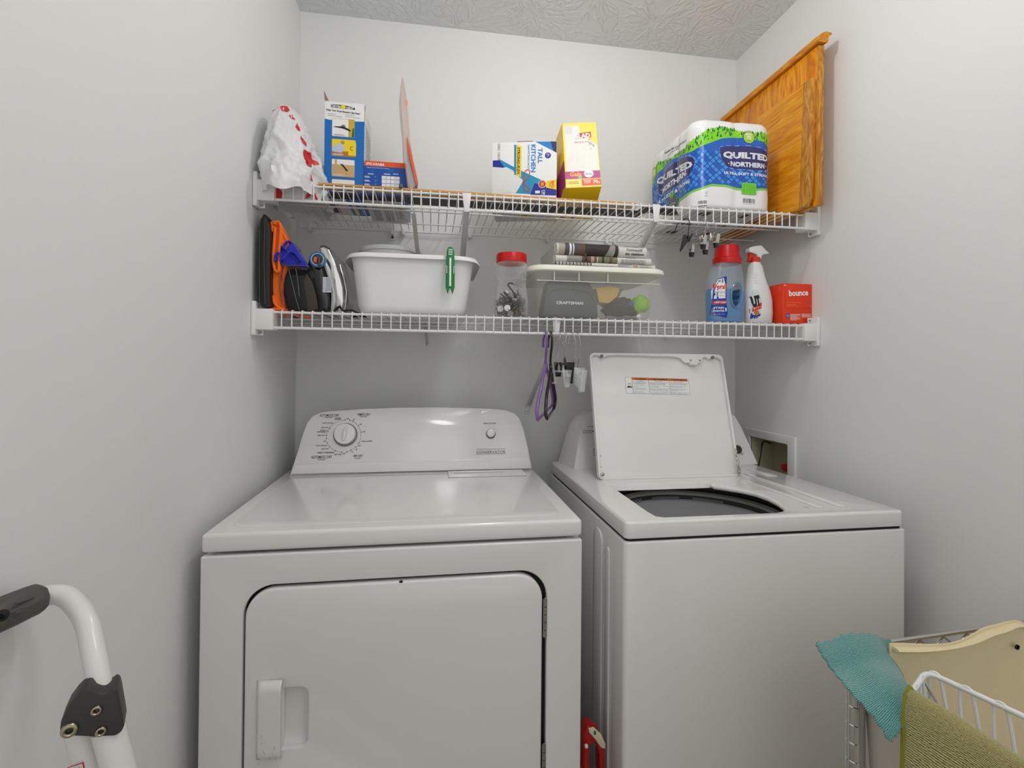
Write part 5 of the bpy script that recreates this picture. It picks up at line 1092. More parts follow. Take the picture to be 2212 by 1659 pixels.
# white dish pan
t = thing('dish_pan', 'large white plastic dish pan with rolled rim on the lower shelf', 'dish pan')
PANM = mat('dish_pan_plastic', (236, 235, 233), .35, sss=0)
def rr3(x0, y0, x1, y1, r, z, n=8): return [(a, b_, z) for a, b_ in rrect(x0, y0, x1, y1, r, n)]
k = MB()
prof = [(.2560, .5130, -.3740, -.1100, .035, ZL), (.2480, .5210, -.3820, -.1020, .040, ZL+.006), (.2420, .5270, -.3850, -.0980, .045, ZL+.020), (.2270, .5430, -.3960, -.0850, .050, 1.505), (.2240, .5460, -.3970, -.0830, .052, 1.516),
        (.2215, .5490, -.4010, -.0800, .054, 1.5225), (.2170, .5540, -.4060, -.0760, .058, 1.5225), (.2120, .5590, -.4090, -.0720, .06, 1.516), (.2115, .5595, -.4090, -.0720, .06, 1.511)]
inn = [(.2240, .5460, -.3960, -.0840, .052, 1.5200), (.2290, .5410, -.3930, -.0870, .050, 1.505), (.2450, .5240, -.3820, -.1010, .043, ZL+.022), (.2600, .5090, -.3700, -.1140, .035, ZL+.004)]
loops = [rr3(a, c_, b_, d_, r, z) for a, b_, c_, d_, r, z in prof]
def droop(l):
    out = []
    for x, y, z in l:
        e = max(0, (abs(x-.386)-.150)/.023)*max(0, 1-abs(y+.24)/.15)
        out.append((x+(.010*e if x > .386 else -.010*e), y, z-.022*min(1, e)))
    return out
loops[-1] = droop(loops[-1]); loops[-2] = droop([(x, y, z) for x, y, z in loops[-2]])
k.loft(loops, caps=(True, False)); k.loft([rr3(a, c_, b_, d_, r, z) for a, b_, c_, d_, r, z in [prof[5]]+inn], caps=(False, True)); k.build('pan_body', PANM, t, sharp=60)
rebase(t, (.386, -.24, ZL))
t = thing('round_tub', 'translucent white round tub stored inside the dish pan', 'tub')
tx, ty = .313, -.215
k = MB(); k.lathe([(.070, ZL+.012), (.082, 1.48), (.086, 1.556), (.0895, 1.557), (.0895, 1.566), (.0875, 1.569), (.086, 1.566), (.080, 1.48), (.066, ZL+.016)], (tx, ty, 0), 48); k.build('tub_body', mat('milky_plastic', (225, 226, 226), .3, alpha=.9), t)
k = MB(); k.tube([(tx+.092, ty-.03, 1.556), (tx+.099, ty-.035, 1.545), (tx+.104, ty-.04, 1.540)], .0022, 7); k.build('red_handle_tip', mat('red_print', (200, 48, 30), .4), t)
rebase(t, (tx, ty, ZL+.012))
t = thing('pan_clip', 'green and white plastic clip hooked over the dish pan rim', 'clip', (.4800, -.411, 1.52))
GO = [(-.0075, .018), (-.0095, .010), (-.0105, -.01), (-.0115, -.045), (-.0115, -.082), (-.006, -.100), (-.001, -.084), (.001, -.084), (.006, -.100), (.0115, -.082), (.0115, -.045), (.0105, -.01), (.0095, .010), (.0075, .018), (.004, .022), (-.004, .022)]
k = MB(); k.prism(GO, 0, .008, ((0, -.004, 0), (1, 0, 0), (0, 0, 1))); k.build('handle', GREEN, t, bevel=.0018)
k = MB(); k.box(-.0095, -.006, .006, .0095, .022, .020); k.box(-.0095, .014, -.028, .0095, .019, .008); k.build('jaw', mat('clip_white', (225, 232, 226), .3), t, bevel=.003)
its = [('p', rrect(-.0024, -.080, .0024, -.006, .0022), WHITE)]+[('r', -.0052, .001+i*.0042, .0052, .0028+i*.0042, WHITE) for i in range(4)]
for sx in (-1, 1):
    for i in range(5): its.append(('r', sx*.0088-.0012, -.046+i*.004, sx*.0088+.0012, -.0436+i*.004, WHITE))
decal('white_stripes', t, ((0, -.012, 0), (1, 0, 0), (0, 0, 1)), its)

# jar of hardware
t = thing('hardware_jar', 'clear plastic jar with red lid half full of small metal hardware', 'jar')
jx, jy = .6500, -.350
GLASSY = film('jar_clear', (235, 238, 238), .04, .7, .04)
jp = [(.040, ZL), (.0445, ZL+.004), (.0465, ZL+.018), (.0475, 1.402), (.0462, 1.422), (.0432, 1.440), (.0415, 1.455), (.0412, 1.468), (.0425, 1.470), (.0412, 1.473), (.0418, 1.481), (.0430, 1.483), (.0425, 1.487), (.0452, 1.500), (.0452, 1.510), (.0400, 1.522), (.0380, 1.528), (.0380, 1.538)]
k = MB(); k.lathe(jp, (jx, jy, 0), 48, caps=(True, False)); k.build('jar_wall', GLASSY, t)
k = MB(); k.lathe([(.0400, 1.519), (.0420, 1.521), (.0422, 1.540), (.0405, 1.5445), (.001, 1.5445)], (jx, jy, 0), 48); k.lathe([(.0424, 1.530), (.0424, 1.5315), (.0421, 1.532)], (jx, jy, 0), 48, caps=(0, 0)); k.build('lid', RED, t)
rh = random.Random(21)
HM = [mat('hw_steel', (120, 116, 110), .35, metal=.8), mat('hw_dark', (52, 50, 48), .5), mat('hw_brass', (140, 116, 70), .4, metal=.7), mat('hw_light', (196, 192, 184), .4)]
k = MB()
for i in range(420):
    a = rh.uniform(0, 2*PI); r = .040*math.sqrt(rh.random()); z = ZL+.004+rh.random()*.050*(1+.35*math.sin(a*2))
    p = Vector((jx+r*math.cos(a), jy+r*math.sin(a), z)); d = Vector((rh.gauss(0, 1), rh.gauss(0, 1), rh.gauss(0, .7))).normalized()
    k.mi = rh.choices(range(4), (4, 5, 2.2, .6))[0]
    if rh.random() < .55: k.tube([p-d*.006, p+d*.006], rh.uniform(.0009, .0022), 5)
    else:
        u = d.orthogonal().normalized(); v = d.cross(u); w_, l_ = rh.uniform(.0015, .004), rh.uniform(.003, .007)
        k.hexa([p-u*w_-v*l_, p+u*w_-v*l_, p+u*w_+v*l_, p-u*w_+v*l_]+[q+d*.0012 for q in (p-u*w_-v*l_, p+u*w_-v*l_, p+u*w_+v*l_, p-u*w_+v*l_)])
tag(k.build('hardware_pieces', HM, t), kind='stuff')
k = MB(); k.tube(catmull([(jx+.004, jy-.010, 1.462), (jx-.006, jy-.010, 1.464), (jx-.010, jy-.008, 1.458), (jx+.002, jy-.006, 1.444), (jx+.020, jy, 1.420), (jx+.030, jy+.002, 1.404)], 6), .0022, 7); k.build('bent_rod', HM[1], t)
k = MB(); k.tube([(jx+.014, jy-.016, 1.446), (jx+.020, jy-.014, 1.430), (jx+.034, jy-.010, 1.412)], .0020, 7); k.build('bent_rod', HM[0], t)
for (dx, dz, m_) in ((-.016, .020, WHITE), (-.034, .018, HM[3]), (-.008, .004, HM[0])):
    k = MB(); k.lathe([(.0085, 0), (.0085, -.0012), (.001, -.0012)], (jx+dx, jy-.042+abs(dx)*.35, ZL+dz+.002), 20, 'Y'); k.build('disc', m_, t)
rebase(t, (jx, jy, ZL))

# lidded storage tote
t = thing('storage_tote', 'frosted plastic storage tote with an off white lid and ribbed sides', 'storage tote')
FROST = mat('frosted_plastic', (228, 228, 218), .3, alpha=.24)
k = MB(); tz = 1.4985
L_ = [(.728, 1.044, -.372, -.125, .028, ZL+.0002), (.721, 1.051, -.378, -.118, .032, ZL+.008), (.712, 1.064, -.3870, -.106, .034, 1.468), (.706, 1.070, -.3920, -.101, .036, 1.470), (.703, 1.073, -.3940, -.099, .036, tz)]
k.loft([rr3(a, c_, b_, d_, r, z) for a, b_, c_, d_, r, z in L_], caps=(True, False)); k.build('tub', FROST, t, sharp=50)
for xx in (.7600, .8290, .9110, .99 if 0 else 1.02):
    if xx > 1: continue
    k = MB(); k.box(xx-.0012, -.3985, 1.470, xx+.0012, -.393, tz); k.build('rib', mat('frost_rib', (224, 224, 216), .4), t)
k = MB(); k.tube([(.712, -.3945, 1.469), (1.064, -.3945, 1.469)], .0014, 6); k.build('rim_band', mat('frost_rib', (224, 224, 216), .4), t)
k = MB(); k.loft([rr3(.694, -.404, 1.084, -.090, .045, tz-.004), rr3(.690, -.408, 1.088, -.086, .048, tz-.002), rr3(.690, -.408, 1.088, -.086, .048, tz+.008), rr3(.696, -.402, 1.082, -.092, .045, tz+.0125), rr3(.710, -.388, 1.068, -.106, .038, tz+.0135), rr3(.712, -.386, 1.066, -.108, .038, tz+.0105)])
k.build('lid', mat('tote_lid', (236, 233, 222), .4), t, sharp=60)
rebase(t, (.887, -.24, ZL))
# what is inside the tote
t = thing('tool_case', 'dark grey plastic tool case seen through the left of the tote', 'tool case')
cs = ((0.7357,1.3687),(0.8963,1.3698),(0.8932,1.4218),(0.8862,1.4501),(0.8699,1.473),(0.8537,1.4789),(0.7583,1.4781),(0.7505,1.4663),(0.743,1.4302))
CG = mat('case_grey', (72, 74, 76), .45)
xz_loft('case', [(a, max(z, ZL+.004)) for a, z in cs], (-.362, -.30), CG, t, .004)
k = MB(); k.tube(catmull([(cs[0][0]+.012, -.3635, 1.430), (cs[0][0]+.03, -.3635, 1.447), (.80, -.3635, 1.452), (.86, -.3635, 1.446), (cs[1][0]-.012, -.3635, 1.420)], 6), .0010, 5); k.build('lid_seam', mat('case_dark', (48, 49, 50), .5), t)
q = ((0.7742,1.4068),(0.8516,1.421))
k = MB()
decal('case_lettering', t, ((0, -.3622, 0), (1, 0, 0), (0, 0, 1)), [('t', 'CRAFTSMAN', (q[0][0]+q[1][0])/2, (q[0][1]+q[1][1])/2, q[1][0]-q[0][0], .0085, mat('bright_letter', (244, 244, 244), .5), {'b': .05})], base=.001)
rebase(t, (.81, -.33, ZL+.004))
def blob(name, label, cat, c_, r, m, e=2.2, nz=.2, seed=0, group=None):
    k = MB()
    def f(u, v):
        a = 2*PI*u; b_ = PI*(v-.5); d = Vector((math.cos(a)*math.cos(b_), math.sin(a)*math.cos(b_), math.sin(b_)))
        s_ = 1+nz*noise.noise(d*1.6+Vector((seed, 0, 0)))+nz*.4*noise.noise(d*4+Vector((seed, 0, 0)))
        return Vector((c_[0]+d.x*r[0]*s_, c_[1]+d.y*r[1]*s_, max(c_[2]+d.z*r[2]*s_, ZL+.0015)))
    k.grid(f, 24, 14, closed_u=True); o = k.build(name, m, sharp=80); tag(o, label, cat, group); return o
blob('green_cloth', 'lime green rolled cloth at the right inside the tote', 'cloth', (1.025, -.350, 1.418), (.026, .022, .026), mat('lime_cloth', (150, 212, 20), .8, bump=.4, bscale=300), nz=.25, seed=3)
k = MB(); ye = ((0.8932,1.4589),(0.934,1.4668),(0.9643,1.4612),(0.9548,1.4373),(0.9317,1.4182),(0.9017,1.42))
k.loft([[(a, y, z) for a, z in ye] for y in (-.352, -.30)]); tag(k.build('yellow_envelope', mat('manila', (232, 190, 96), .6), bevel=.001), 'crumpled yellow envelope inside the middle of the tote', 'envelope')
blob('dark_glove', 'dark crumpled glove lying in the tote below the yellow envelope', 'glove', (.975, -.325, 1.402), (.055, .04, .020), mat('dark_stuff', (44, 40, 42), .7), nz=.5, seed=9)
blob('brown_pouch', 'brownish cloth pouch inside the tote behind the green cloth', 'pouch', (.985, -.27, 1.425), (.045, .04, .022), mat('dull_brown', (104, 92, 90), .8), nz=.4, seed=5)
blob('blue_ball', 'small dark blue ball inside the tote beside the green cloth', 'ball', (.994, -.350, 1.414), (.011, .011, .012), mat('dull_blue', (66, 76, 150), .5), nz=.1, seed=2)
k = MB(); k.tube([(.925, -.345, ZL+.008), (1.055-.03, -.33, ZL+.006)], .005, 10); tag(k.build('grey_rod', mat('rod_grey', (150, 148, 144), .4)), 'pale grey rod lying on the bottom of the tote', 'rod')
k = MB(); k.lathe([(.006, 0), (.006, -.004), (.001, -.005)], (1.011, -.371, ZL+.010), 16, 'Y'); tag(k.build('white_cap', WHITE), 'small round white cap against the front of the tote', 'cap')

# folded newspapers on the tote lid
NP = mat('newsprint', (214, 212, 206), .8, bump=.15, bscale=300); NPE = mat('newsprint_edge', (190, 187, 180), .9)
tzl = tz+.0137
def paper(label, x0, x1, z0, z1, y0, depth, skew, items, w_edge=0):
    t = thing('newspaper', label, 'newspaper', group='newspapers stacked on the tote lid')
    k = MB(); th = z1-z0; n = 8; prof = []
    for i in range(n+1):
        a = PI/2+PI*i/n; prof.append((y0+th*.5+th*.5*math.cos(a)*1.0, (z0+z1)/2+th/2*math.sin(a)))
    prof = prof+[(y0+depth, z0+.001), (y0+depth+.01, z1-.003)]
    sk = lambda x: skew*(x-x0)/(x1-x0)
    k.loft([[(x, y, z+sk(x)) for y, z in prof] for x in (x0, x0+.006, (x0+x1)/2, x1-.012, x1)]); o = k.build('folded_sheets', NP, t)
    # loose sheet ends at the left side
    for j in range(2):
        e = MB(); zz = z0+th*(.3+.35*j); e.tube(catmull([(x0-.002, y0+.004, zz-th*.22), (x0-.0055, y0+.004, zz), (x0-.002, y0+.004, zz+th*.22)], 4), .0012, 5); e.build('sheet_edge', NPE, t)
    def f(u, v, h):
        # v in 0..1 wraps the front fold
        a = PI/2+PI*(1-v); yy = y0+th*.5+(th*.5+h)*math.cos(a); zz = (z0+z1)/2+(th/2+h)*math.sin(a); return Vector((u, yy, zz+sk(u)))
    decal('front_page', o, f, items, sub=.02, step=.0001); rebase(t, ((x0+x1)/2, y0+depth/2, z0)); return t
PH = mat('photo_dark', (60, 50, 48), .7); PH2 = mat('photo_brown', (104, 76, 62), .7); PH3 = mat('photo_slate', (84, 82, 92), .7); PH4 = mat('photo_olive', (122, 124, 90), .7); PG = mat('photo_grey', (150, 146, 142), .7); PIK = mat('photo_tan', (176, 150, 128), .7)
z1 = tzl; z2 = z1+.013; z3 = z2+.020; z4 = z3+.034
its = [('r', .76+i*.005, .35, .763+i*.005, .95, BLACK if i % 2 else PG, {'L': 1}) for i in range(22)]+[('r', .80, .05, .935, .38, PG, {'L': 2}), ('r', .82, .10, .90, .30, PH3, {'L': 3}), ('r', .988, .45, 1.004, .9, PIK, {'L': 3}), ('r', .990, .2, 1.003, .35, BLACK, {'L': 3})]+lines(.945, .15, .985, .8, 5, GREY, rh)+lines(1.008, .15, 1.045, .8, 5, GREY, rh)
paper('folded newspaper with small columns of print, lowest on the tote lid', .766, 1.055, z1+.0003, z2, -.385, .22, -.001, its)
its = [('r', .80, .1, .842, .92, PG), ('r', .842, .06, .885, .94, PH2, {'L': 2}), ('r', .888, .06, .945, .94, PH4, {'L': 2}), ('r', .85, .3, .858, .9, PH, {'L': 3}), ('r', .868, .2, .878, .8, PIK, {'L': 3}), ('r', .90, .2, .906, .8, PH, {'L': 3}), ('r', .922, .1, .930, .7, PH2, {'L': 3}), ('t', 'nation', .985, .80, .028, .12, BLACK)]+lines(.955, .1, 1.03, .6, 4, GREY, rh)
paper('folded newspaper with a brown and olive photo strip, second from top', .768, 1.045, z2+.0005, z3, -.380, .21, 0, its)
its = [('r', .776, .04, .792, .97, mat('photo_beige', (176, 168, 152), .7)), ('p', [(.792, .04), (.850, .04), (.846, .97), (.794, .97)], PH3, {'L': 2}), ('r', .806, .1, .812, .95, WHITE, {'L': 3}), ('r', .816, .1, .819, .95, WHITE, {'L': 3}), ('p', [(.826, .04), (.925, .04), (.930, .5), (.938, .97), (.846, .97), (.832, .6)], PH2, {'L': 3}), ('p', [(.850, .08), (.908, .08), (.918, .5), (.926, .94), (.850, .94)], PH, {'L': 4}), ('p', [(.848, .04), (.858, .04), (.854, .3)], PIK, {'L': 5}), ('p', [(.905, .04), (.925, .04), (.945, .97), (.930, .97)], PG, {'L': 5}), ('p', [(.932, .04), (.946, .04), (.946, .97), (.940, .97)], PH, {'L': 6}),
       ('r', .948, .02, .9486, .98, GREY, {'L': 4}), ('t', 'introduces', .994, .80, .058, .12, BLACK, {'L': 6}), ('t', 'himself', .994, .575, .046, .15, BLACK, {'L': 6}), ('t', 'to nation', .994, .36, .054, .13, BLACK, {'L': 6, 'b': .02, 'shear': .3})]
paper('folded newspaper with himself to nation headline, topmost of the stack', .770, 1.030, z3+.0005, z4, -.384, .20, -.002, its)

# ---------------------------------------------------------------- detergent, stain spray and dryer sheets
LIQ = mat('blue_liquid', (4, 118, 190), .2, coat=.4)
BOT = mat('bottle_plastic', (190, 214, 232), .2, alpha=.26, coat=.5)
t = thing('detergent_bottle', 'clear bottle of blue laundry detergent with a red cap', 'detergent bottle')
bx, by, br = 1.2985, -.335, .12
def bl(z, ax, ay, dx=0, e=2.5, s_=1): return sup(48, ax*s_, ay*s_, bx+dx, by, z, e, br)
BP = [(ZL, .052, .029, 0), (ZL+.004, .0570, .033, 0), (ZL+.02, .0590, .0345, 0), (ZL+.06, .0605, .035, 0), (ZL+.10, .0600, .035, 0), (ZL+.13, .0570, .034, .001), (ZL+.155, .0500, .033, .003), (ZL+.172, .0420, .032, .005), (ZL+.180, .0360, .031, .006)]
def solid(BPs, m, name, inset=0, zmax=None):
    k = MB(); lp_ = []
    for z, ax, ay, dx in BPs:
        lp_.append(bl(z, ax-inset, ay-inset, dx))
    k.loft(lp_); return k
cut = MB(); cut.lathe([(.0165, -.08), (.0165, .08)], (0, 0, 0), 32, 'Y', sx=.95, sy=2.1)
co = cut.build('tmp_cut', BOT); hx, hz = bx+.012, ZL+.080
co.data.transform(Matrix.Translation((hx, by, hz)) @ Matrix.Rotation(br, 4, 'Z') @ Matrix.Rotation(.10, 4, 'Y'))
def booled(k, m, name, par):
    tmp = k.build('tmp_b', m); md = tmp.modifiers.new('b', 'BOOLEAN'); md.object = co; md.operation = 'DIFFERENCE'; md.solver = 'EXACT'
    bpy.context.view_layer.update(); dg = bpy.context.evaluated_depsgraph_get()
    me = bpy.data.meshes.new_from_object(tmp.evaluated_get(dg)); bpy.data.objects.remove(tmp); me.name = name
    bm = bmesh.new(); bm.from_mesh(me); bmesh.ops.recalc_face_normals(bm, faces=bm.faces[:])
    for f in bm.faces: f.smooth = True
    for e in bm.edges:
        if len(e.link_faces) == 2 and e.calc_face_angle(0) > math.radians(50): e.smooth = False
    bm.to_mesh(me); bm.free()
    me.materials.clear(); me.materials.append(m); o = bpy.data.objects.new(name, me); COL.objects.link(o); o.parent = par; return o
booled(solid(BP, BOT, 'bottle'), BOT, 'bottle', t)
LZ = ZL+.098
LP = [(z, a, b_, d) for z, a, b_, d in BP if z < LZ]+[(LZ, .0600, .035, 0)]
booled(solid(LP, LIQ, 'liquid', .002), LIQ, 'liquid', t)
bpy.data.objects.remove(co)
k = MB()
P = []
for i in range(40):
    a = 2*PI*i/40; P.append(Vector((.0185*math.cos(a), -.0355, .037*math.sin(a))))
mxx = Matrix.Translation((hx, by, hz)) @ Matrix.Rotation(br, 4, 'Z') @ Matrix.Rotation(.10, 4, 'Y')
k.tube([mxx @ q for q in P], .0022, 6, closed=True); k.build('handle_rim', mat('bottle_rim', (120, 160, 196), .2, coat=.5, alpha=.7), t)
cx = bx+.006
k = MB(); k.lathe([(.0400, ZL+.176), (.0405, ZL+.182), (.0400, ZL+.192), (.0365, ZL+.194), (.0350, ZL+.205), (.0335, ZL+.224), (.0320, ZL+.229), (.001, ZL+.230)], (cx, by, 0), 48); k.build('cap', RED, t, sharp=45)
for i in range(24):
    pass
def bface(u, v, h):
    """u metres along the front surface from the left edge, v height"""
    z = v
    for (za, a0, b0, d0), (zb, a1, b1, d1) in zip(BP, BP[1:]):
        if za <= z <= zb: q = (z-za)/(zb-za); ax = a0+(a1-a0)*q; ay = b0+(b1-b0)*q; dx = d0+(d1-d0)*q; break
    else: ax, ay, dx = BP[-1][1:]
    xx = max(-.9999, min(.9999, u/ax)); c_ = abs(xx)**(2.5/2); s_ = math.sqrt(max(0, 1-c_*c_)); yy = -ay*s_**(2/2.5)
    nx, ny = xx*.6, -1; nl = math.hypot(nx, ny); X_, Y_ = u+nx/nl*h, yy+ny/nl*h
    return Vector((bx+dx+X_*math.cos(br)-Y_*math.sin(br), by+X_*math.sin(br)+Y_*math.cos(br), z))
u0, u1 = -.0585, -.021
zA, zB = ZL+.012, ZL+.134
PB = mat('persil_blue', (18, 60, 160), .3)
its = [('p', [(u0, zA+.02), (u0, zA+.01), (u1-.0, zA), (u1+.004, zA+.012), (u1-.001, zA+.05), (u1, zB), (u0+.014, zB-.008), (u0+.004, zB-.03)], PB, {'L': 0}),
       ('p', [(u0+.001, zA+.055), (u1-.004, zA+.057), (u1-.0035, zA+.095), (u1-.009, zB-.006), (u0+.014, zB-.010), (u0+.004, zB-.032), (u0+.0005, zA+.08)], WHITE, {'L': 1}),
       ('t', 'Persil', (u0+u1)/2+.001, zA+.091, .0325, .0150, mat('red_print', (214, 48, 30), .4), {'b': .03, 'L': 3}), ('t', 'PROCLEAN', (u0+u1)/2, zA+.0745, .026, .0042, GREY, {'L': 3}), ('t', 'Original', (u0+u1)/2+.002, zA+.064, .016, .004, GREY, {'L': 3, 'shear': .3}),
       ('r', u0+.002, zA+.040, u1-.001, zA+.050, mat('red_print', (214, 48, 30), .4), {'L': 2}), ('t', 'DEEP CLEAN', (u0+u1)/2+.002, zA+.045, .029, .0048, WHITE, {'b': .03, 'L': 3}), ('t', 'STAIN', (u0+u1)/2-.002, zA+.029, .026, .0060, WHITE, {'b': .03, 'L': 3}), ('t', 'FIGHTER', (u0+u1)/2-.001, zA+.020, .028, .0055, WHITE, {'b': .03, 'L': 3}), ('t', '1', u1-.002, zA+.024, .004, .010, WHITE, {'b': .03, 'L': 3}), ('t', '40 FL OZ (1.18 L)', (u0+u1)/2, zA+.010, .026, .003, WHITE, {'L': 3}),
       ('r', u0+.016, zB-.018, u0+.020, zB-.012, GREY, {'L': 3}), ('r', u0+.023, zB-.020, u0+.027, zB-.009, GREY, {'L': 3})]
decal('front_label', t, bface, its, sub=.008, base=.0008)
rebase(t, (bx, by, ZL))

t = thing('stain_spray', 'white trigger spray bottle of stain remover with red nozzle collar', 'spray bottle')
sx_, sy_ = 1.4085, -.335
SPW = mat('spray_white', (230, 230, 228), .3)
k = MB(); SPp = [(z*1.085-ZL*.085, a, b_, d) for z, a, b_, d in [(ZL, .038, .024, 0), (ZL+.004, .0420, .028, 0), (ZL+.03, .0440, .0295, 0), (ZL+.065, .0430, .029, -.001), (ZL+.09, .0385, .028, -.004), (ZL+.115, .0300, .025, -.008), (ZL+.14, .0235, .0215, -.010), (ZL+.160, .0190, .019, -.011), (ZL+.166, .0150, .0150, -.0115), (ZL+.172, .0140, .0140, -.0115)]]
SH_ = .0145
k.loft([sup(40, ax, ay, sx_+dx, sy_, z, 2.4, .1) for z, ax, ay, dx in SPp]); body = k.build('bottle', SPW, t, sharp=60)
k = MB(); k.lathe([(.0150, ZL+.170+SH_), (.0155, ZL+.172+SH_), (.0150, ZL+.184+SH_), (.0130, ZL+.186+SH_)], (sx_-.0115, sy_, 0), 28); k.build('collar', mat('collar_red', (220, 44, 20), .35), t)
hd = [(-.031, ZL+.200), (-.031, ZL+.212), (-.018, ZL+.217), (.004, ZL+.221), (.010, ZL+.2205), (.020, ZL+.210), (.034, ZL+.199), (.033, ZL+.1965), (.018, ZL+.1955), (.010, ZL+.190), (.008, ZL+.180), (-.004, ZL+.180), (-.006, ZL+.193), (-.018, ZL+.197)]
k = MB(); k.loft([[(sx_-.006+a, sy_+yy, z+SH_) for a, z in hd] for yy in (-.011, -.009, .009, .011)]); k.build('sprayer_head', SPW, t, bevel=.002)
k = MB(); k.loft([[(sx_-.006+a, sy_+yy, z+SH_) for a, z in ((-.026, ZL+.200), (-.014, ZL+.197), (-.018, ZL+.186), (-.026, ZL+.172), (-.030, ZL+.174), (-.027, ZL+.186))] for yy in (-.006, .006)]); k.build('trigger', mat('collar_red', (220, 44, 20), .35), t, bevel=.001)
def sface(u, v, h):
    z = v
    for (za, a0, b0, d0), (zb, a1, b1, d1) in zip(SPp, SPp[1:]):
        if za <= z <= zb: q = (z-za)/(zb-za); ax = a0+(a1-a0)*q; ay = b0+(b1-b0)*q; dx = d0+(d1-d0)*q; break
    else: ax, ay, dx = SPp[-1][1:]
    xx = max(-.9999, min(.9999, u/ax)); c_ = abs(xx)**1.2; s_ = math.sqrt(max(0, 1-c_*c_)); yy = -ay*s_**(2/2.4)-h
    return Vector((sx_+dx+u*math.cos(.1)-yy*math.sin(.1), sy_+u*math.sin(.1)+yy*math.cos(.1), z))
its = [('p', [(-.040, ZL+.012), (-.026, ZL+.014), (-.017, ZL+.022), (-.012, ZL+.045), (-.013, ZL+.075), (-.022, ZL+.098), (-.032, ZL+.100), (-.0395, ZL+.080)], mat('label_silver', (212, 214, 216), .35), {'L': 0}),
       ('p', [(-.040, ZL+.012), (-.026, ZL+.014), (-.0185, ZL+.020), (-.015, ZL+.026), (-.040, ZL+.030)], DBLUE, {'L': 1}),
       ('p', [(-.042, ZL+.030), (-.014, ZL+.044), (-.012, ZL+.056), (-.0125, ZL+.062), (-.042, ZL+.042)], mat('red_print', (214, 48, 30), .4), {'L': 2}),
       ('c', -.027, ZL+.030, .007, mat('amber_print', (186, 120, 40), .5), {'L': 3, 'n': 10}), ('p', [(-.040, ZL+.086), (-.030, ZL+.086), (-.034, ZL+.094)], LIME, {'L': 1}),
       ('t', 'UT', -.027, ZL+.064, .024, .034, BLACK, {'b': .08, 'shear': .25, 'L': 4, 'rot': 12}), ('t', 'UT', -.0265, ZL+.0645, .018, .028, WHITE, {'b': -.01, 'shear': .25, 'L': 5, 'rot': 12}),
       ('t', 'TRIPLE-ACTING', -.026, ZL+.0455, .022, .0035, WHITE, {'L': 5, 'rot': 22})]
its[-2] = ('t', 'UT', -.0272, ZL+.0635, .021, .030, mat('black_print', (20, 20, 24), .5), {'b': .02, 'shear': .25, 'L': 5, 'rot': 12})
decal('label', t, sface, its, sub=.008, base=.0007)
its = [('r', -.033+i*.0002, ZL+.122+i*.0052, -.018+i*.0010, ZL+.1232+i*.0052, mat('rib_shadow_grey', (180, 178, 176), .5)) for i in range(0)]
for i in range(8):
    k = MB(); z = ZL+.118+i*.0048; P = [sface(-.021+j*.0035, z, .0004) for j in range(4)] if i > 5 else [sface(-.024+j*.0035, z, .0004) for j in range(4)]
    k.tube(P, .0008, 5); k.build('grip_rib', SPW, t)
rebase(t, (sx_, sy_, ZL))

b = Carton('dryer_sheet_box', 'orange red box of dryer sheets at the right end of the lower shelf', 'box', (.4539+1-.0, -.383, ZL-.0005), 0, .0960, .060, .1175, mat('bounce_red', (232, 58, 16), .4))
q = ((0.0514,0.0906,0.0677,0.0208),(0.0351,0.0614,0.0469,0.0027),(0.0321,0.0532,0.0408,0.0055),(0.0917,0.052,0.0083,0.0027),(0.0177,0.0221,0.013,0.0122),(0.0418,0.0182,0.0339,0.0196),(0.0782,0.0239,0.033,0.0118),(0.0074,0.1118,0.006,0.0082))
OR = mat('bounce_orange', (250, 140, 60), .4)
its = [('t', 'bounce', q[0][0], q[0][1], q[0][2]*.94, q[0][3]*.88, WHITE, {'b': .035, 'L': 2, 'rot': 4}),
        ('r', q[3][0]-.002, q[3][1], q[3][0]+.002, q[3][1]+.0007, WHITE),
       ('c', q[4][0], q[4][1], q[4][2]/2, mat('roundel_blue', (40, 90, 190), .4)), ('t', 'P&G', q[4][0], q[4][1], q[4][2]*.7, q[4][3]*.3, WHITE), ('r', q[7][0]-.002, q[7][1]-.002, q[7][0]+.002, q[7][1]+.002, WHITE)]
its += lines(q[5][0]-q[5][2]/2, q[5][1]-q[5][3]/2, q[5][0]+q[5][2]/2, q[5][1]+q[5][3]/2, 7, WHITE, rh)+lines(q[6][0]-q[6][2]/2, q[6][1]-q[6][3]/2, q[6][0]+q[6][2]/2, q[6][1]+q[6][3]/2, 4, WHITE, rh)
its += lines(q[1][0]-q[1][2]/2, q[1][1]-q[1][3]/2, q[1][0]+q[1][2]/2, q[1][1]+q[1][3]/2, 1, OR, rh)+lines(q[2][0]-q[2][2]/2, q[2][1]-q[2][3]/2, q[2][0]+q[2][2]/2, q[2][1]+q[2][3]/2, 2, OR, rh)
its.append(('l', [(.008, .1165), (.008, .046), (.012, .043), (.092, .0455)], .0006, mat('cut_line', (150, 34, 10), .5), {'L': 1}))
decal('front_print', b.body, b.front, its)
decal('side_print', b.body, b.left, [('c', b.d-.012+rh.uniform(-.003, .003), .100+i*.003, .0008, WHITE, {'n': 6}) for i in range(5)])
b.done()


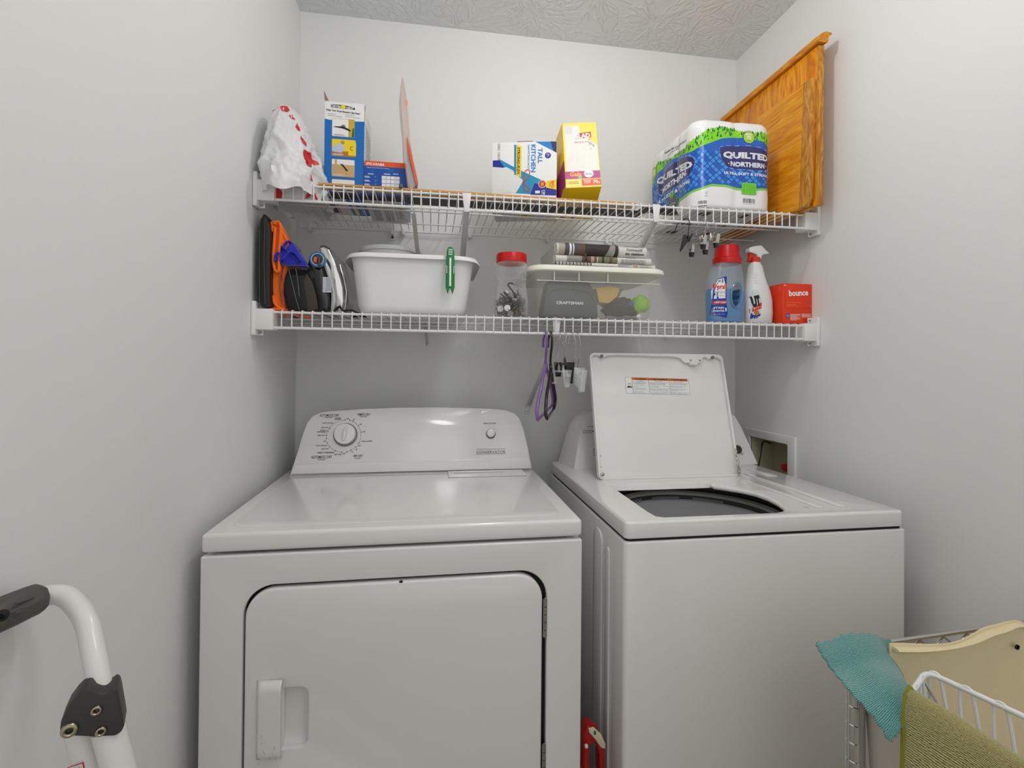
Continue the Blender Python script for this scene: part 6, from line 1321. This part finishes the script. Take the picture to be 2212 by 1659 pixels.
# ================================================================ hangers
PUR = mat('purple_plastic', (128, 90, 156), .25, coat=.3); BKP = mat('black_plastic', (22, 22, 23), .25, coat=.3)
def hanger(label, m, cx, pts_front, pts_back, bar_y, ztop, grp):
    t = thing('clothes_hanger', label, 'hanger', (cx, -.4095, ztop), group=grp)
    R0 = (cx, -.4095, ztop)
    lo_ = lambda P: [tuple(p[i]-R0[i] for i in range(3)) for p in P]
    # hook over the lip rail
    hk = [(cx+.002, -.370, ztop-.034), (cx+.002, -.371, ztop-.016), (cx+.001, -.388, ztop-.001), (cx, -.408, ztop+.006), (cx-.001, -.427, ztop-.004), (cx-.001, -.428, ztop-.030), (cx-.001, -.415, ztop-.062), (cx, -.410, ztop-.088)]
    k = MB(); k.tube(catmull(lo_(hk), 6), .0042, 10, flat=.75); k.build('hook', m, t)
    k = MB(); k.tube(catmull(lo_(pts_front), 5), .0042, 10); k.tube(catmull(lo_(pts_back), 5), .0042, 10); k.tube(lo_([pts_front[-1], pts_back[-1]]), .0036, 10)
    k.build('frame', m, t); return t
hz = 1.3225
hanger('purple plastic clothes hanger hanging from the lower shelf lip', PUR, .7350,
       ((0.7363,-0.41,1.2423),(0.7317,-0.425,1.2347),(0.7115,-0.48,1.2049),(0.7048,-0.5,1.188),(0.6976,-0.515,1.1713),(0.6852,-0.545,1.1425),(0.682,-0.555,1.1251),(0.6845,-0.553,1.1105)),
       ((0.7363,-0.41,1.2423),(0.7407,-0.395,1.232),(0.7553,-0.36,1.2087),(0.7718,-0.32,1.1767),(0.7836,-0.29,1.1492),(0.7872,-0.28,1.1297),(0.7826,-0.285,1.1216)), 0, hz, 'hangers on the lower shelf')
hanger('black plastic clothes hanger hanging right of the purple one', BKP, .7485,
       ((0.7486,-0.41,1.2424),(0.7468,-0.42,1.2271),(0.7336,-0.46,1.2044),(0.7234,-0.49,1.1844),(0.7176,-0.505,1.1724),(0.7097,-0.53,1.1489),(0.7057,-0.545,1.124),(0.7094,-0.543,1.1118)),
       ((0.7486,-0.41,1.2424),(0.7541,-0.395,1.2252),(0.7675,-0.355,1.1997),(0.7809,-0.32,1.173),(0.7906,-0.295,1.1513),(0.7933,-0.285,1.13),(0.7844,-0.3,1.1126)), 0, hz, 'hangers on the lower shelf')
def clip(m, par, p, w_, h_, tip, ang=0, mt=None):
    """sprung clip: two jaws, hinge and tips"""
    k = MB(); M_ = Matrix.Translation(p) @ Matrix.Rotation(ang, 4, 'Z')
    q = lambda a: M_ @ Vector(a)
    for sg in (-1, 1):
        P = [(-w_/2, sg*.0085, 0), (w_/2, sg*.0085, 0), (w_/2, sg*.0035, -h_*.45), (w_*.42, sg*.0012, -h_), (-w_*.42, sg*.0012, -h_), (-w_/2, sg*.0035, -h_*.45)]
        Q = [(a, b_+sg*.0016, c_) for a, b_, c_ in P]
        va = [k.bm.verts.new(q(a)) for a in P]; vb = [k.bm.verts.new(q(a)) for a in Q]
        k.face(va); k.face(vb[::-1])
        for i in range(6): k.face([va[i], va[(i+1) % 6], vb[(i+1) % 6], vb[i]])
    o = k.build('clip', m, par, bevel=.0006)
    k = MB(); k.tube([q((-w_/2-.001, 0, -h_*.32)), q((w_/2+.001, 0, -h_*.32))], .0032, 10); k.build('spring', mt or m, o)
    if tip:
        k = MB(); v0 = h_*.66
        k.hexa([q(a) for a in ((-w_/2-.0006, -.0034, -h_-.001), (w_/2+.0006, -.0034, -h_-.001), (w_/2+.0006, .0034, -h_-.001), (-w_/2-.0006, .0034, -h_-.001), (-w_/2-.001, -.0055, -v0), (w_/2+.001, -.0055, -v0), (w_/2+.001, .0055, -v0), (-w_/2-.001, .0055, -v0))])
        k.build('grip', BKP, o, bevel=.001)
    return o
def skirt_hanger(label, x, ztop, wire, barm, clips, grp, drop=.075, name='clip_hanger', bow=.004, top_y=-.4095):
    t = thing(name, label, 'clip hanger', (x, top_y, ztop), group=grp)
    k = MB(); k.tube(catmull([(.001, .030, -.030), (.001, .032, -.016), (0, .014, .004), (0, 0, .0065), (0, -.016, .0), (bow, -.018, -.022), (bow, -.010, -drop*.6), (0, -.002, -drop)], 7), .00115, 7); k.build('hook', wire, t)
    (y0, dx0), (y1, dx1) = clips[0][:2], clips[-1][:2]
    k = MB(); k.tube([(dx0, y0, -drop-.002), (0, 0, -drop), (dx1, y1, -drop-.002)], .0021 if barm is not CHROME else .0014, 8)
    k.lathe([(.0035, -drop-.004), (.0035, -drop+.010), (.0015, -drop+.018)], (0, 0, 0), 10); k.build('bar', barm, t)
    for y, dx, w_, h_, m, tip, ang in clips: clip(m, t, (dx, y, -drop+.004), w_, h_, tip, ang)
    return t
CL = film('clip_clear', (240, 242, 244), .12, .75, .05)
G2 = 'clip hangers on the lower shelf lip'
skirt_hanger('clear plastic clip hanger, leftmost of the clip hangers on the lower shelf', .7715, hz, CHROME, CL, [(-.07, .004, .016, .044, CL, 0, .4), (.06, .002, .016, .040, CL, 0, .4)], G2, .098, bow=-.005)
skirt_hanger('black plastic clip hanger between the clear clip hangers', .7880, hz, CHROME, BKP, [(-.030, .004, .022, .056, BKP, 0, .2), (.055, -.004, .018, .040, BKP, 0, .2)], G2, .078, bow=-.004)
skirt_hanger('clear plastic clip hanger just right of the black clip', .8065, hz, CHROME, CL, [(-.055, .006, .020, .052, CL, 0, .5), (.06, .006, .020, .046, CL, 0, .5)], G2, .092, bow=.006)
skirt_hanger('clear plastic clip hanger, rightmost, beside the raised washer lid', .8200, hz, CHROME, CL, [(-.070, -.006, .022, .056, CL, 0, .6), (.070, .026, .022, .046, CL, 0, .2)], G2, .098, bow=.005)
hu = 1.6475
t = thing('hook_clip', 'black hook with a flat black clip hanging under the toilet paper', 'clip hanger', (1.1330, -.4095, hu))
k = MB(); k.tube(catmull([(-.020, .020, -.022), (-.016, .026, -.014), (-.010, .026, -.002), (0, .006, .0062), (.003, -.012, -.002), (.0025, -.010, -.034), (.0045, -.006, -.058)], 6), .0013, 7); k.build('hook', BKP, t)
k = MB(); k.hexa([(-.0175, -.006, -.088), (-.0165, -.006, -.0875), (-.0165, .004, -.0875), (-.0175, .004, -.088), (-.008, -.006, -.040), (.012, -.006, -.046), (.012, .004, -.046), (-.008, .004, -.040)])
k.build('jaw', BKP, t, bevel=.0008)
k = MB(); k.hexa([(.004, -.008, -.058), (.008, -.008, -.060), (.008, .006, -.060), (.004, .006, -.058), (.016, -.008, -.036), (.018, -.008, -.038), (.018, .006, -.038), (.016, .006, -.036)]); k.build('lever', BKP, t, bevel=.0006)
G3 = 'chrome clip hangers on the upper shelf lip'
skirt_hanger('chrome clip hanger with black tipped clips, left one under the upper shelf', 1.1820, hu, CHROME, CHROME, [(-.045, -.022, .011, .036, CHROME, 1, .3), (.050, -.004, .011, .036, CHROME, 1, .3)], G3, .056, bow=.006)
skirt_hanger('chrome clip hanger with black tipped clips, right one under the upper shelf', 1.2080, hu, CHROME, CHROME, [(-.035, -.004, .012, .036, CHROME, 1, .3), (.045, .010, .012, .036, CHROME, 1, .3)], G3, .048, bow=.006)

# ================================================================ foreground
TUBW = mat('ladder_white', (228, 226, 222), .3, coat=.3)
t = thing('step_stool', 'folded white tubular step stool with dark plastic joint leaning by left wall', 'step stool', (.06, -1.10, 0))
TO = Vector((.06, -1.10, 0))
hp = ((-0.0186,-1.2389,0.8259),(-0.0271,-1.2179,0.9058),(-0.0139,-1.2002,0.9632),(0.0066,-1.1783,0.9843),(0.0192,-1.1499,0.9887),(0.0223,-1.12,0.9872),(0.0276,-1.1057,0.9871),(0.0415,-1.0998,0.9845),(0.0586,-1.1054,0.975),(0.0769,-1.1183,0.9603),(0.095,-1.1362,0.9337),(0.1102,-1.1505,0.9034),(0.1165,-1.1544,0.8822))
k = MB(); k.tube([q-TO for q in catmull(hp, 8)], .0105, 20); k.build('handle_tube', TUBW, t)
gp = [Vector(q)-TO for q in ((-0.0131,-1.1933,0.9712),(0.0043,-1.18,0.9853),(0.0127,-1.1621,0.9884),(0.0191,-1.1499,0.9896),(0.022,-1.1372,0.9892),(0.0247,-1.1235,0.9887),(0.028,-1.1159,0.9888),(0.0304,-1.1112,0.9885))]
k = MB(); k.tube(gp, [.013, .0165, .017, .017, .017, .0165, .016, .0125], 8); gr = k.build('grip', mat('grip_grey', (84, 80, 76), .55), t, bevel=.0012, sharp=30)
for (p0, p1) in (((0.0359,-1.1557,1.0021),(0.0358,-1.1324,0.9978)), ((0.036,-1.1557,0.9926),(0.0359,-1.1323,0.9888))):
    k = MB(); k.tube([Vector(p0)-TO, Vector(p1)-TO], .0014, 6); k.build('grip_ridge', mat('grip_grey', (84, 80, 76), .55), gr)
NB = (0.5075,-0.8617,0.0)
NBv = (Vector(NB)+Vector((-.10, -.05, 0))).normalized()
q0 = Vector((0.0403,-1.1767,0.9999))-TO
def rivet(name, p, r, m, par):
    k = MB(); k.lathe([(r*1.15, -.004), (r*1.15, .0010), (r, .0022), (r*.72, .0026), (r*.52, .0018), (r*.42, -.001)], (0, 0, 0), 24); o = k.build(name, m, par)
    o.data.transform(Matrix.Translation(p) @ NBv.to_track_quat('Z', 'Y').to_matrix().to_4x4()); return o
rivet('grip_screw', q0, .0042, DARK, gr)
ob_ = Vector((0.1148,-1.1714,0.8964)); hU = NBv.cross(Vector((0, 0, 1))).normalized(); hU = -hU if hU.dot(Vector((0.9877,-0.1562,0.0088))) < 0 else hU
def onb(ray_):
    r = Vector(ray_); C0 = Vector((0.4374,-1.7192,1.24)); tt = (ob_-C0).dot(NBv)/r.dot(NBv); return C0+r*tt
jr = ((-0.7262,1.133,-0.7389),(-0.7245,1.1327,-0.7214),(-0.713,1.1306,-0.6955),(-0.6977,1.128,-0.6742),(-0.6815,1.1253,-0.6574),(-0.6688,1.1233,-0.6509),(-0.6578,1.1216,-0.6591),(-0.6414,1.1191,-0.6626),(-0.6269,1.1167,-0.6579),(-0.6197,1.1155,-0.6504),(-0.6124,1.1144,-0.655),(-0.6086,1.1139,-0.6715),(-0.6028,1.1133,-0.7037),(-0.599,1.1128,-0.7267),(-0.6043,1.1138,-0.7396),(-0.6169,1.1158,-0.7471),(-0.656,1.122,-0.7493),(-0.7061,1.1299,-0.7479),(-0.7197,1.1321,-0.7471))
face = [onb(r)-TO for r in jr]
k = MB(); k.loft([[q-NBv*.030 for q in face], [q-NBv*.001 for q in face]]); jb = k.build('joint', mat('joint_grey', (58, 57, 56), .5), t, bevel=.0035, seg=3)
for r_, rr_ in (((-0.6539,1.1213,-0.694), .0042), ((-0.6444,1.1201,-0.7354), .0042), ((-0.7062,1.1299,-0.7341), .0060)):
    rivet('rivet', onb(r_)-TO, rr_, mat('rivet_metal', (178, 170, 148), .25, metal=1), jb)
for a, b_, rr_ in (((0.0865,-1.1444,0.869), (0.0971,-1.1458,0.8273), .0125), ((0.1165,-1.1512,0.8707), (0.128,-1.1527,0.8292), .0138)):
    a, b_ = Vector(a), Vector(b_); d = (b_-a).normalized(); e = b_+Vector((-.01, .03, -b_.z+.012))
    k = MB(); k.tube([a-TO, b_-TO, b_+d*.05-TO, e-TO], rr_, 20); lg = k.build('leg', TUBW, t)
    k = MB(); k.tube([e+Vector((0, 0, .03))-TO, e-Vector((0, 0, .012))-TO], rr_*1.15, 16); k.build('foot', DGREY, lg)
sc0 = Vector((0.0952,-1.1593,0.839))-TO; su = hU
decal('sticker', t, lambda u, v, h: sc0+su*u+Vector((0, 0, v))+NBv*h, [('l', [(-.010, .002), (-.006, .0030), (.004, .0030), (.005, -.004), (.004, -.008)], .0010, RED), ('l', [(-.010, -.0015), (.002, -.0012)], .0008, BLACK)])
k = MB(); k.box(-.04, -.30, .42, .0, -.02, .445); k.build('step', mat('step_grey', (90, 88, 86), .6), t, bevel=.004)
k = MB(); e0 = Vector(hp[0])-TO; k.tube([e0, Vector((e0.x-.02, e0.y, .012))], .0105, 16); k.build('leg', TUBW, t)

# red tool standing between the machines
t = thing('red_tool', 'red plastic tool handle with a cream scale strip between dryer and washer', 'tool', (.782, -.70, 0))
RT = mat('tool_red', (170, 12, 12), .35); L0_ = lambda P: [(a-.782, b_+.70, c_) for a, b_, c_ in P]
outl = [(-.024, .0), (-.024, .470), (-.017, .484), (-.008, .4835), (.010, .470), (.020, .450), (.022, .430), (.022, .0)]
hole = [(-.012, .30), (-.012, .440), (-.004, .452), (.004, .445), (.010, .425), (.011, .30)]
plate('frame', outl, [hole[::-1]], .030, .003, ((0, -.0, 0), (1, 0, 0), (0, 0, 1)), RT, t)
k = MB(); k.prism([(-.015, .482), (-.004, .4835), (.012, .468), (.0215, .447), (.0215, .436), (.012, .440), (.0, .458), (-.014, .474)], 0, .0035, ((0, -.0, 0), (1, 0, 0), (0, 0, 1))); sc_ = k.build('scale_strip', mat('cream_plastic', (214, 206, 180), .5), t, bevel=.001)
k = MB(); k.box(-.004, -.0065, .470, .000, -.003, .477); k.build('green_button', mat('button_green', (20, 110, 50), .4), sc_, bevel=.0008)
decal('scale_lines', sc_, ((0, -.0035, 0), (1, 0, 0), (0, 0, 1)), [('l', [(.002+i*.0022, .462-i*.0026), (.0045+i*.0022, .466-i*.0026)], .0003, mat('gold_ink', (150, 120, 50), .5)) for i in range(7)])
k = MB(); k.prism([(-.024, .452), (-.018, .452), (-.018, .446), (-.024, .446)], 0, .006, ((0, -.003, 0), (1, 0, 0), (0, 0, 1))); k.build('catch', WPLAS, t, bevel=.0008)

# ---------------------------------------------------------------- laundry cart with canvas bag
CAN = mat('cream_canvas', (226, 210, 170), .85, bump=.25, bscale=420)
t = thing('laundry_cart', 'chrome wire laundry cart with grooved post at bottom right', 'laundry cart', (1.05, -1.07, 0))
lo_ = lambda P: [(a-1.05, b_+1.07, c_) for a, b_, c_ in P]
for (px_, py_) in ((1.0512, -1.07), (1.515, -1.035)):
    k = MB(); P = []; R_s = []
    z = .03
    prof = [(.0095, .0), (.0095, .795)]
    rings = [(.0128, .002)]
    zz = .02
    while zz < .79:
        rings += [(.0128, zz), (.0128, zz+.0225), (.0119, zz+.0235), (.0119, zz+.0250), (.0128, zz+.0258)]; zz += .0262
    rings += [(.0128, .795), (.010, .799)]
    k.lathe(rings, (px_-1.05, py_+1.07, 0), 20); k.build('post', CHROME, t, sharp=25)
zr = .8090; zr2 = .786
def trk(name, a, b_):
    k = MB(); a = Vector(a); b_ = Vector(b_); k.tube(lo_([tuple(a), tuple(b_)]), .0034, 10); r = k.build(name, CHROME, t)
    k = MB(); k.tube(lo_([(a.x, a.y, a.z-.023), (b_.x, b_.y, b_.z-.023)]), .0028, 8); k.build('lower_rod', CHROME, t)
    L = (b_-a).length; n = int(L/.043); P = []
    for i in range(n*2+1):
        q = a.lerp(b_, i/(n*2)); P.append((q.x, q.y, q.z-.0035 if i % 2 else q.z-.021))
    k = MB(); P3 = []
    for i, q in enumerate(P):
        P3.append(q)
    k.tube(lo_(P3), .0019, 6); k.build('zigzag_wire', CHROME, t)
trk('top_rail', (1.0512, -1.030, .8060), (1.535, -1.030, .8285)); trk('side_rail', (1.0512, -1.040, zr), (1.0512, -1.48, zr)); trk('side_rail', (1.520, -1.030, zr), (1.520, -1.48, zr))
k = MB(); 
for (a, b_) in ((1.0512, -1.48), (1.515, -1.48)): k.tube(lo_([(a, b_, .0), (a, b_, .80)]), .0127, 16)
k.build('near_posts', CHROME, t)
# canvas bag hung inside the cart
t = thing('canvas_bag', 'cream canvas laundry bag hanging inside the wire cart', 'laundry bag')
top = ((1.1038,0.8273),(1.1236,0.8264),(1.1679,0.823),(1.2048,0.8229),(1.2338,0.8249),(1.2632,0.8298),(1.2929,0.8383),(1.3144,0.8417),(1.336,0.8474),(1.3535,0.8454),(1.3597,0.8421))
top = [(q[0], q[1]) for q in top]+[(1.42, .836), (1.50, .822)]
TC = catmull([(a, 0, b_) for a, b_ in top], 4)
def topz(x):
    for p_, q in zip(TC, TC[1:]):
        if p_.x <= x <= q.x: return p_.z+(q.z-p_.z)*(x-p_.x)/(q.x-p_.x+1e-9)
    return TC[-1].z if x > TC[-1].x else TC[0].z
def bagback(u, v):
    x = 1.120+.385*u; zt = topz(x); z = zt+(.25-zt)*v
    y = -1.062+.010*noise.noise(Vector((x*9, z*3, 1)))*min(1, v*6)+.004*math.sin(x*40)*math.exp(-v*6)
    return (x, y, z)
k = MB(); k.grid(bagback, 70, 50); k.build('back_panel', CAN, t, thick=.002, sharp=80)
k = MB(); k.tube([(q.x, -1.0645, q.z-.006) for q in TC if q.x > 1.12], .0075, 8, flat=.35); k.build('hem', CAN, t)
def bagside(u, v):
    y = -1.075-.40*u; z = .800-.55*v; x = 1.062+.012*noise.noise(Vector((y*8, z*4, 2)))*min(1, v*5)+.02*v
    return (x, y, z)
LW = mat('pale_canvas', (214, 205, 196), .85, bump=.25, bscale=420)
def whiteside(u, v):
    y = -1.125-.36*u; z = .802-.55*v; x = 1.028+.010*math.sin(u*9)*v+.035*v
    return (x, y, z)
k = MB(); k.grid(bagside, 40, 40); k.build('side_panel', LW, t, thick=.002, sharp=80)
k = MB(); k.lathe([(.004, 0), (.004, -.0015), (.0022, -.0015), (.002, 0)], (0, 0, 0), 16, 'Y'); o = k.build('grommet', DARK, t); q = (1.3376,-1.066,0.8091); o.location = (q[0], -1.068, q[2])
k = MB(); k.grid(lambda u, v: (1.08+.42*u, -1.07-.38*v, .25), 8, 8); k.build('bag_bottom', CAN, t, thick=.002)
rebase(t, (1.28, -1.26, .25))
# white wire basket inside
t = thing('wire_basket', 'white coated wire basket with looped wires inside the canvas bag', 'basket')
c0 = Vector((1.0860, -1.146, .8400)); d1 = Vector((.30, -.954, 0)).normalized(); d2 = Vector((-.876, -.482, 0)).normalized()
Lx, Wx = .30, .088
A = c0; B_ = c0+d1*Lx; D_ = Vector((1.0150, -1.1870, .8400)); d3 = Vector((.12, -.993, 0)).normalized(); C_ = D_+d3*Lx
rim = []
cor = [A, B_, C_, D_]
for i, q in enumerate(cor):
    pr_, nx_ = cor[i-1], cor[(i+1) % 4]; u_, v_ = (pr_-q).normalized(), (nx_-q).normalized(); r = .018
    for j in range(6): s_ = j/5; rim.append((q+u_*r)*(1-s_)**2+q*2*s_*(1-s_)+(q+v_*r)*s_**2)
k = MB(); k.tube(rim, .0034, 10, closed=True); k.build('top_rim', WIRE, t)
base_off = Vector((0, 0, -.20)); cc_ = (A+B_+C_+D_)/4
def inward(p, k_): q = cc_+(p-cc_)*k_; return Vector((q.x, q.y, p.z))
def loopwire(p, dirv):
    w_ = .0078; drop = .20; inn = (cc_-p); inn.z = 0; inn = inn.normalized()
    P = [p-dirv*.014-Vector((0, 0, drop))+inn*.03, p-dirv*w_*1.2-Vector((0, 0, .05))+inn*.006, p-dirv*w_*.85-Vector((0, 0, .006)), p-dirv*w_*.4+Vector((0, 0, .0025)), p+dirv*w_*.4+Vector((0, 0, .0025)), p+dirv*w_*.85-Vector((0, 0, .006)), p+dirv*w_*1.2-Vector((0, 0, .05))+inn*.006, p+dirv*.014-Vector((0, 0, drop))+inn*.03]
    k = MB(); k.tube(catmull(P, 4), .0021, 7); k.build('wire_loop', WIRE, t)
off = (d2*.0)
for i in range(9):
    loopwire(A+d1*(.010+.0325*i)+Vector((-.0, 0, 0)), d1)
    if i: loopwire(D_+d3*(.010+.0325*i), d3)
for i in range(2): loopwire(A+(D_-A).normalized()*(.025+.030*i), (D_-A).normalized())
k = MB(); k.tube([tuple(inward(q+base_off, .72)) for q in (A, B_, C_, D_)], .0026, 8, closed=True); k.build('base_rim', WIRE, t)
k = MB(); k.tube([A+d2*.006-Vector((0, 0, .012)), A+d2*.004+d1*.03-Vector((0, 0, .06)), A+d1*.05-Vector((0, 0, .10))], .0018, 6); k.build('cross_wire', CHROME, t)
rebase(t, (cc_.x, cc_.y, .64))

# ---------------------------------------------------------------- towels
def cloth_mat(name, c1, c2, sx, sy, dirv=(1, 0, 0)):
    m = mat(name, c1, .95, sheen=.4); nt = m.node_tree; N = nt.nodes; L = nt.links; b = N['Principled BSDF']
    uvn = N.new('ShaderNodeUVMap'); mp = N.new('ShaderNodeMapping'); mp.inputs['Scale'].default_value = (sx, sy, 1); L.new(uvn.outputs[0], mp.inputs[0])
    wv = N.new('ShaderNodeTexWave'); wv.wave_type = 'BANDS'; wv.bands_direction = 'Y'; wv.inputs['Scale'].default_value = 1; wv.inputs['Distortion'].default_value = 3.5; wv.inputs['Detail'].default_value = 3; wv.inputs['Detail Scale'].default_value = 2
    L.new(mp.outputs[0], wv.inputs['Vector'])
    nz = N.new('ShaderNodeTexNoise'); nz.inputs['Scale'].default_value = 2.2; nz.inputs['Detail'].default_value = 2; L.new(mp.outputs[0], nz.inputs['Vector'])
    mu = N.new('ShaderNodeMath'); mu.operation = 'MULTIPLY'; L.new(wv.outputs['Fac'], mu.inputs[0]); L.new(nz.outputs['Fac'], mu.inputs[1])
    r = N.new('ShaderNodeValToRGB'); r.color_ramp.elements[0].position = .05; r.color_ramp.elements[1].position = .32
    r.color_ramp.elements[0].color = (*srgb(*c2), 1); r.color_ramp.elements[1].color = (*srgb(*c1), 1); L.new(mu.outputs[0], r.inputs[0]); L.new(r.outputs[0], b.inputs['Base Color'])
    bp = N.new('ShaderNodeBump'); bp.inputs['Strength'].default_value = .6; bp.inputs['Distance'].default_value = .001; L.new(mu.outputs[0], bp.inputs['Height']); L.new(bp.outputs[0], b.inputs['Normal'])
    return m
def cloth(name, rows, nu, nv, m, par, scallop=0, th=.0022, wr=.004):
    """rows of control points -> smooth sheet with uv"""
    R = [catmull(r, 8) for r in rows]; n = len(R[0]); cols = [catmull([r[i] for r in R], 8) for i in range(n)]
    k = MB(); uvl = None; g = []
    m_ = len(cols[0])
    for i in range(n):
        row = []
        for j in range(m_):
            p_ = cols[i][j].copy(); p_ += Vector((0, .6, .4))*wr*noise.noise(p_*22)
            if scallop:
                a = min(i, n-1-i); b_ = min(j, m_-1-j)
            row.append(k.bm.verts.new(p_))
        g.append(row)
    if scallop:
        def push(v, nb, ph): d = (v.co-nb.co); v.co += d.normalized()*scallop*(abs(math.sin(ph))-.3)
        for i in range(n): push(g[i][0], g[i][2], i*PI/4); push(g[i][-1], g[i][-3], i*PI/4)
        for j in range(m_): push(g[0][j], g[2][j], j*PI/4); push(g[-1][j], g[-3][j], j*PI/4)
    uvl = k.bm.loops.layers.uv.new('uv')
    for i in range(n-1):
        for j in range(m_-1):
            f = k.face([g[i][j], g[i+1][j], g[i+1][j+1], g[i][j+1]])
            for lp_, (a, b_) in zip(f.loops, ((i, j), (i+1, j), (i+1, j+1), (i, j+1))): lp_[uvl].uv = (a/(n-1), b_/(m_-1))
    return k.build(name, m, par, thick=th, sharp=80)
TEAL = cloth_mat('teal_towel_weave', (122, 176, 170), (40, 106, 104), 30, 22)
t = thing('teal_towel', 'teal ribbed microfibre cloth with scalloped edge draped over the cart corner', 'towel')
def Q(L_): return [tuple(q) for q in L_]
r0 = ((0.9695,-1.09,0.855),(1.0067,-1.075,0.8492),(1.0451,-1.062,0.8468),(1.0878,-1.05,0.8386),(1.1219,-1.04,0.8258),(1.1477,-1.035,0.814))
r1 = ((0.9704,-1.1,0.8465),(1.0078,-1.088,0.8412),(1.0455,-1.078,0.8373),(1.0821,-1.068,0.8302),(1.1189,-1.055,0.8139),(1.148,-1.045,0.7953))
r2 = ((0.9765,-1.115,0.8296),(1.0151,-1.104,0.8241),(1.0502,-1.095,0.8242),(1.0813,-1.085,0.8171),(1.117,-1.07,0.8006),(1.1456,-1.055,0.7789))
r3 = ((0.9675,-1.152,0.8275),(0.9952,-1.147,0.8247),(1.0228,-1.142,0.831),(1.0574,-1.127,0.8236),(1.0917,-1.107,0.8058),(1.1139,-1.092,0.7867))
r4 = ((0.9794,-1.172,0.8107),(0.9965,-1.17,0.8174),(1.0156,-1.167,0.8251),(1.0383,-1.157,0.8241),(1.0664,-1.14,0.8149),(1.0874,-1.122,0.8003))
r5 = ((0.9883,-1.187,0.7894),(0.9973,-1.187,0.7996),(1.0064,-1.187,0.8099),(1.0174,-1.184,0.818),(1.0316,-1.177,0.8232),(1.0508,-1.162,0.8215))
cloth('sheet', [Q(r) for r in (r0, r1, r2, r3, r4, r5)], 0, 0, TEAL, t, scallop=.0035, wr=.005)
rebase(t, (1.04, -1.10, .80))
OLV = cloth_mat('olive_towel_weave', (204, 194, 132), (88, 86, 26), 44, 34)
t = thing('olive_towel', 'olive green looped towel hanging over the basket in the bottom right corner', 'towel')
nd = Vector((-.993, -.12, 0))
def trow(off, z, wv):
    return [tuple(D_+d3*(.004+.30*i/6)+nd*(off+wv*math.sin(i*1.9))+Vector((0, 0, z-.84+.002*math.sin(i*2.3)))) for i in range(7)]
cloth('sheet', [trow(-.012, .800, 0), trow(-.007, .838, 0), trow(.000, .8500, 0), trow(.0075, .840, .001), trow(.010, .800, .003), trow(.012, .740, .005), trow(.014, .660, .006)], 0, 0, OLV, t, th=.004, wr=.006)
k = MB(); k.tube([tuple(D_+d3*.002+nd*o+Vector((0, 0, z-.84))) for o, z in ((-.004, .847), (0, .853), (.008, .843), (.011, .800), (.013, .740), (.015, .660))], .0036, 8, flat=.6); k.build('hem', mat('olive_hem', (140, 138, 40), .9), t)
rebase(t, (1.02, -1.24, .75))
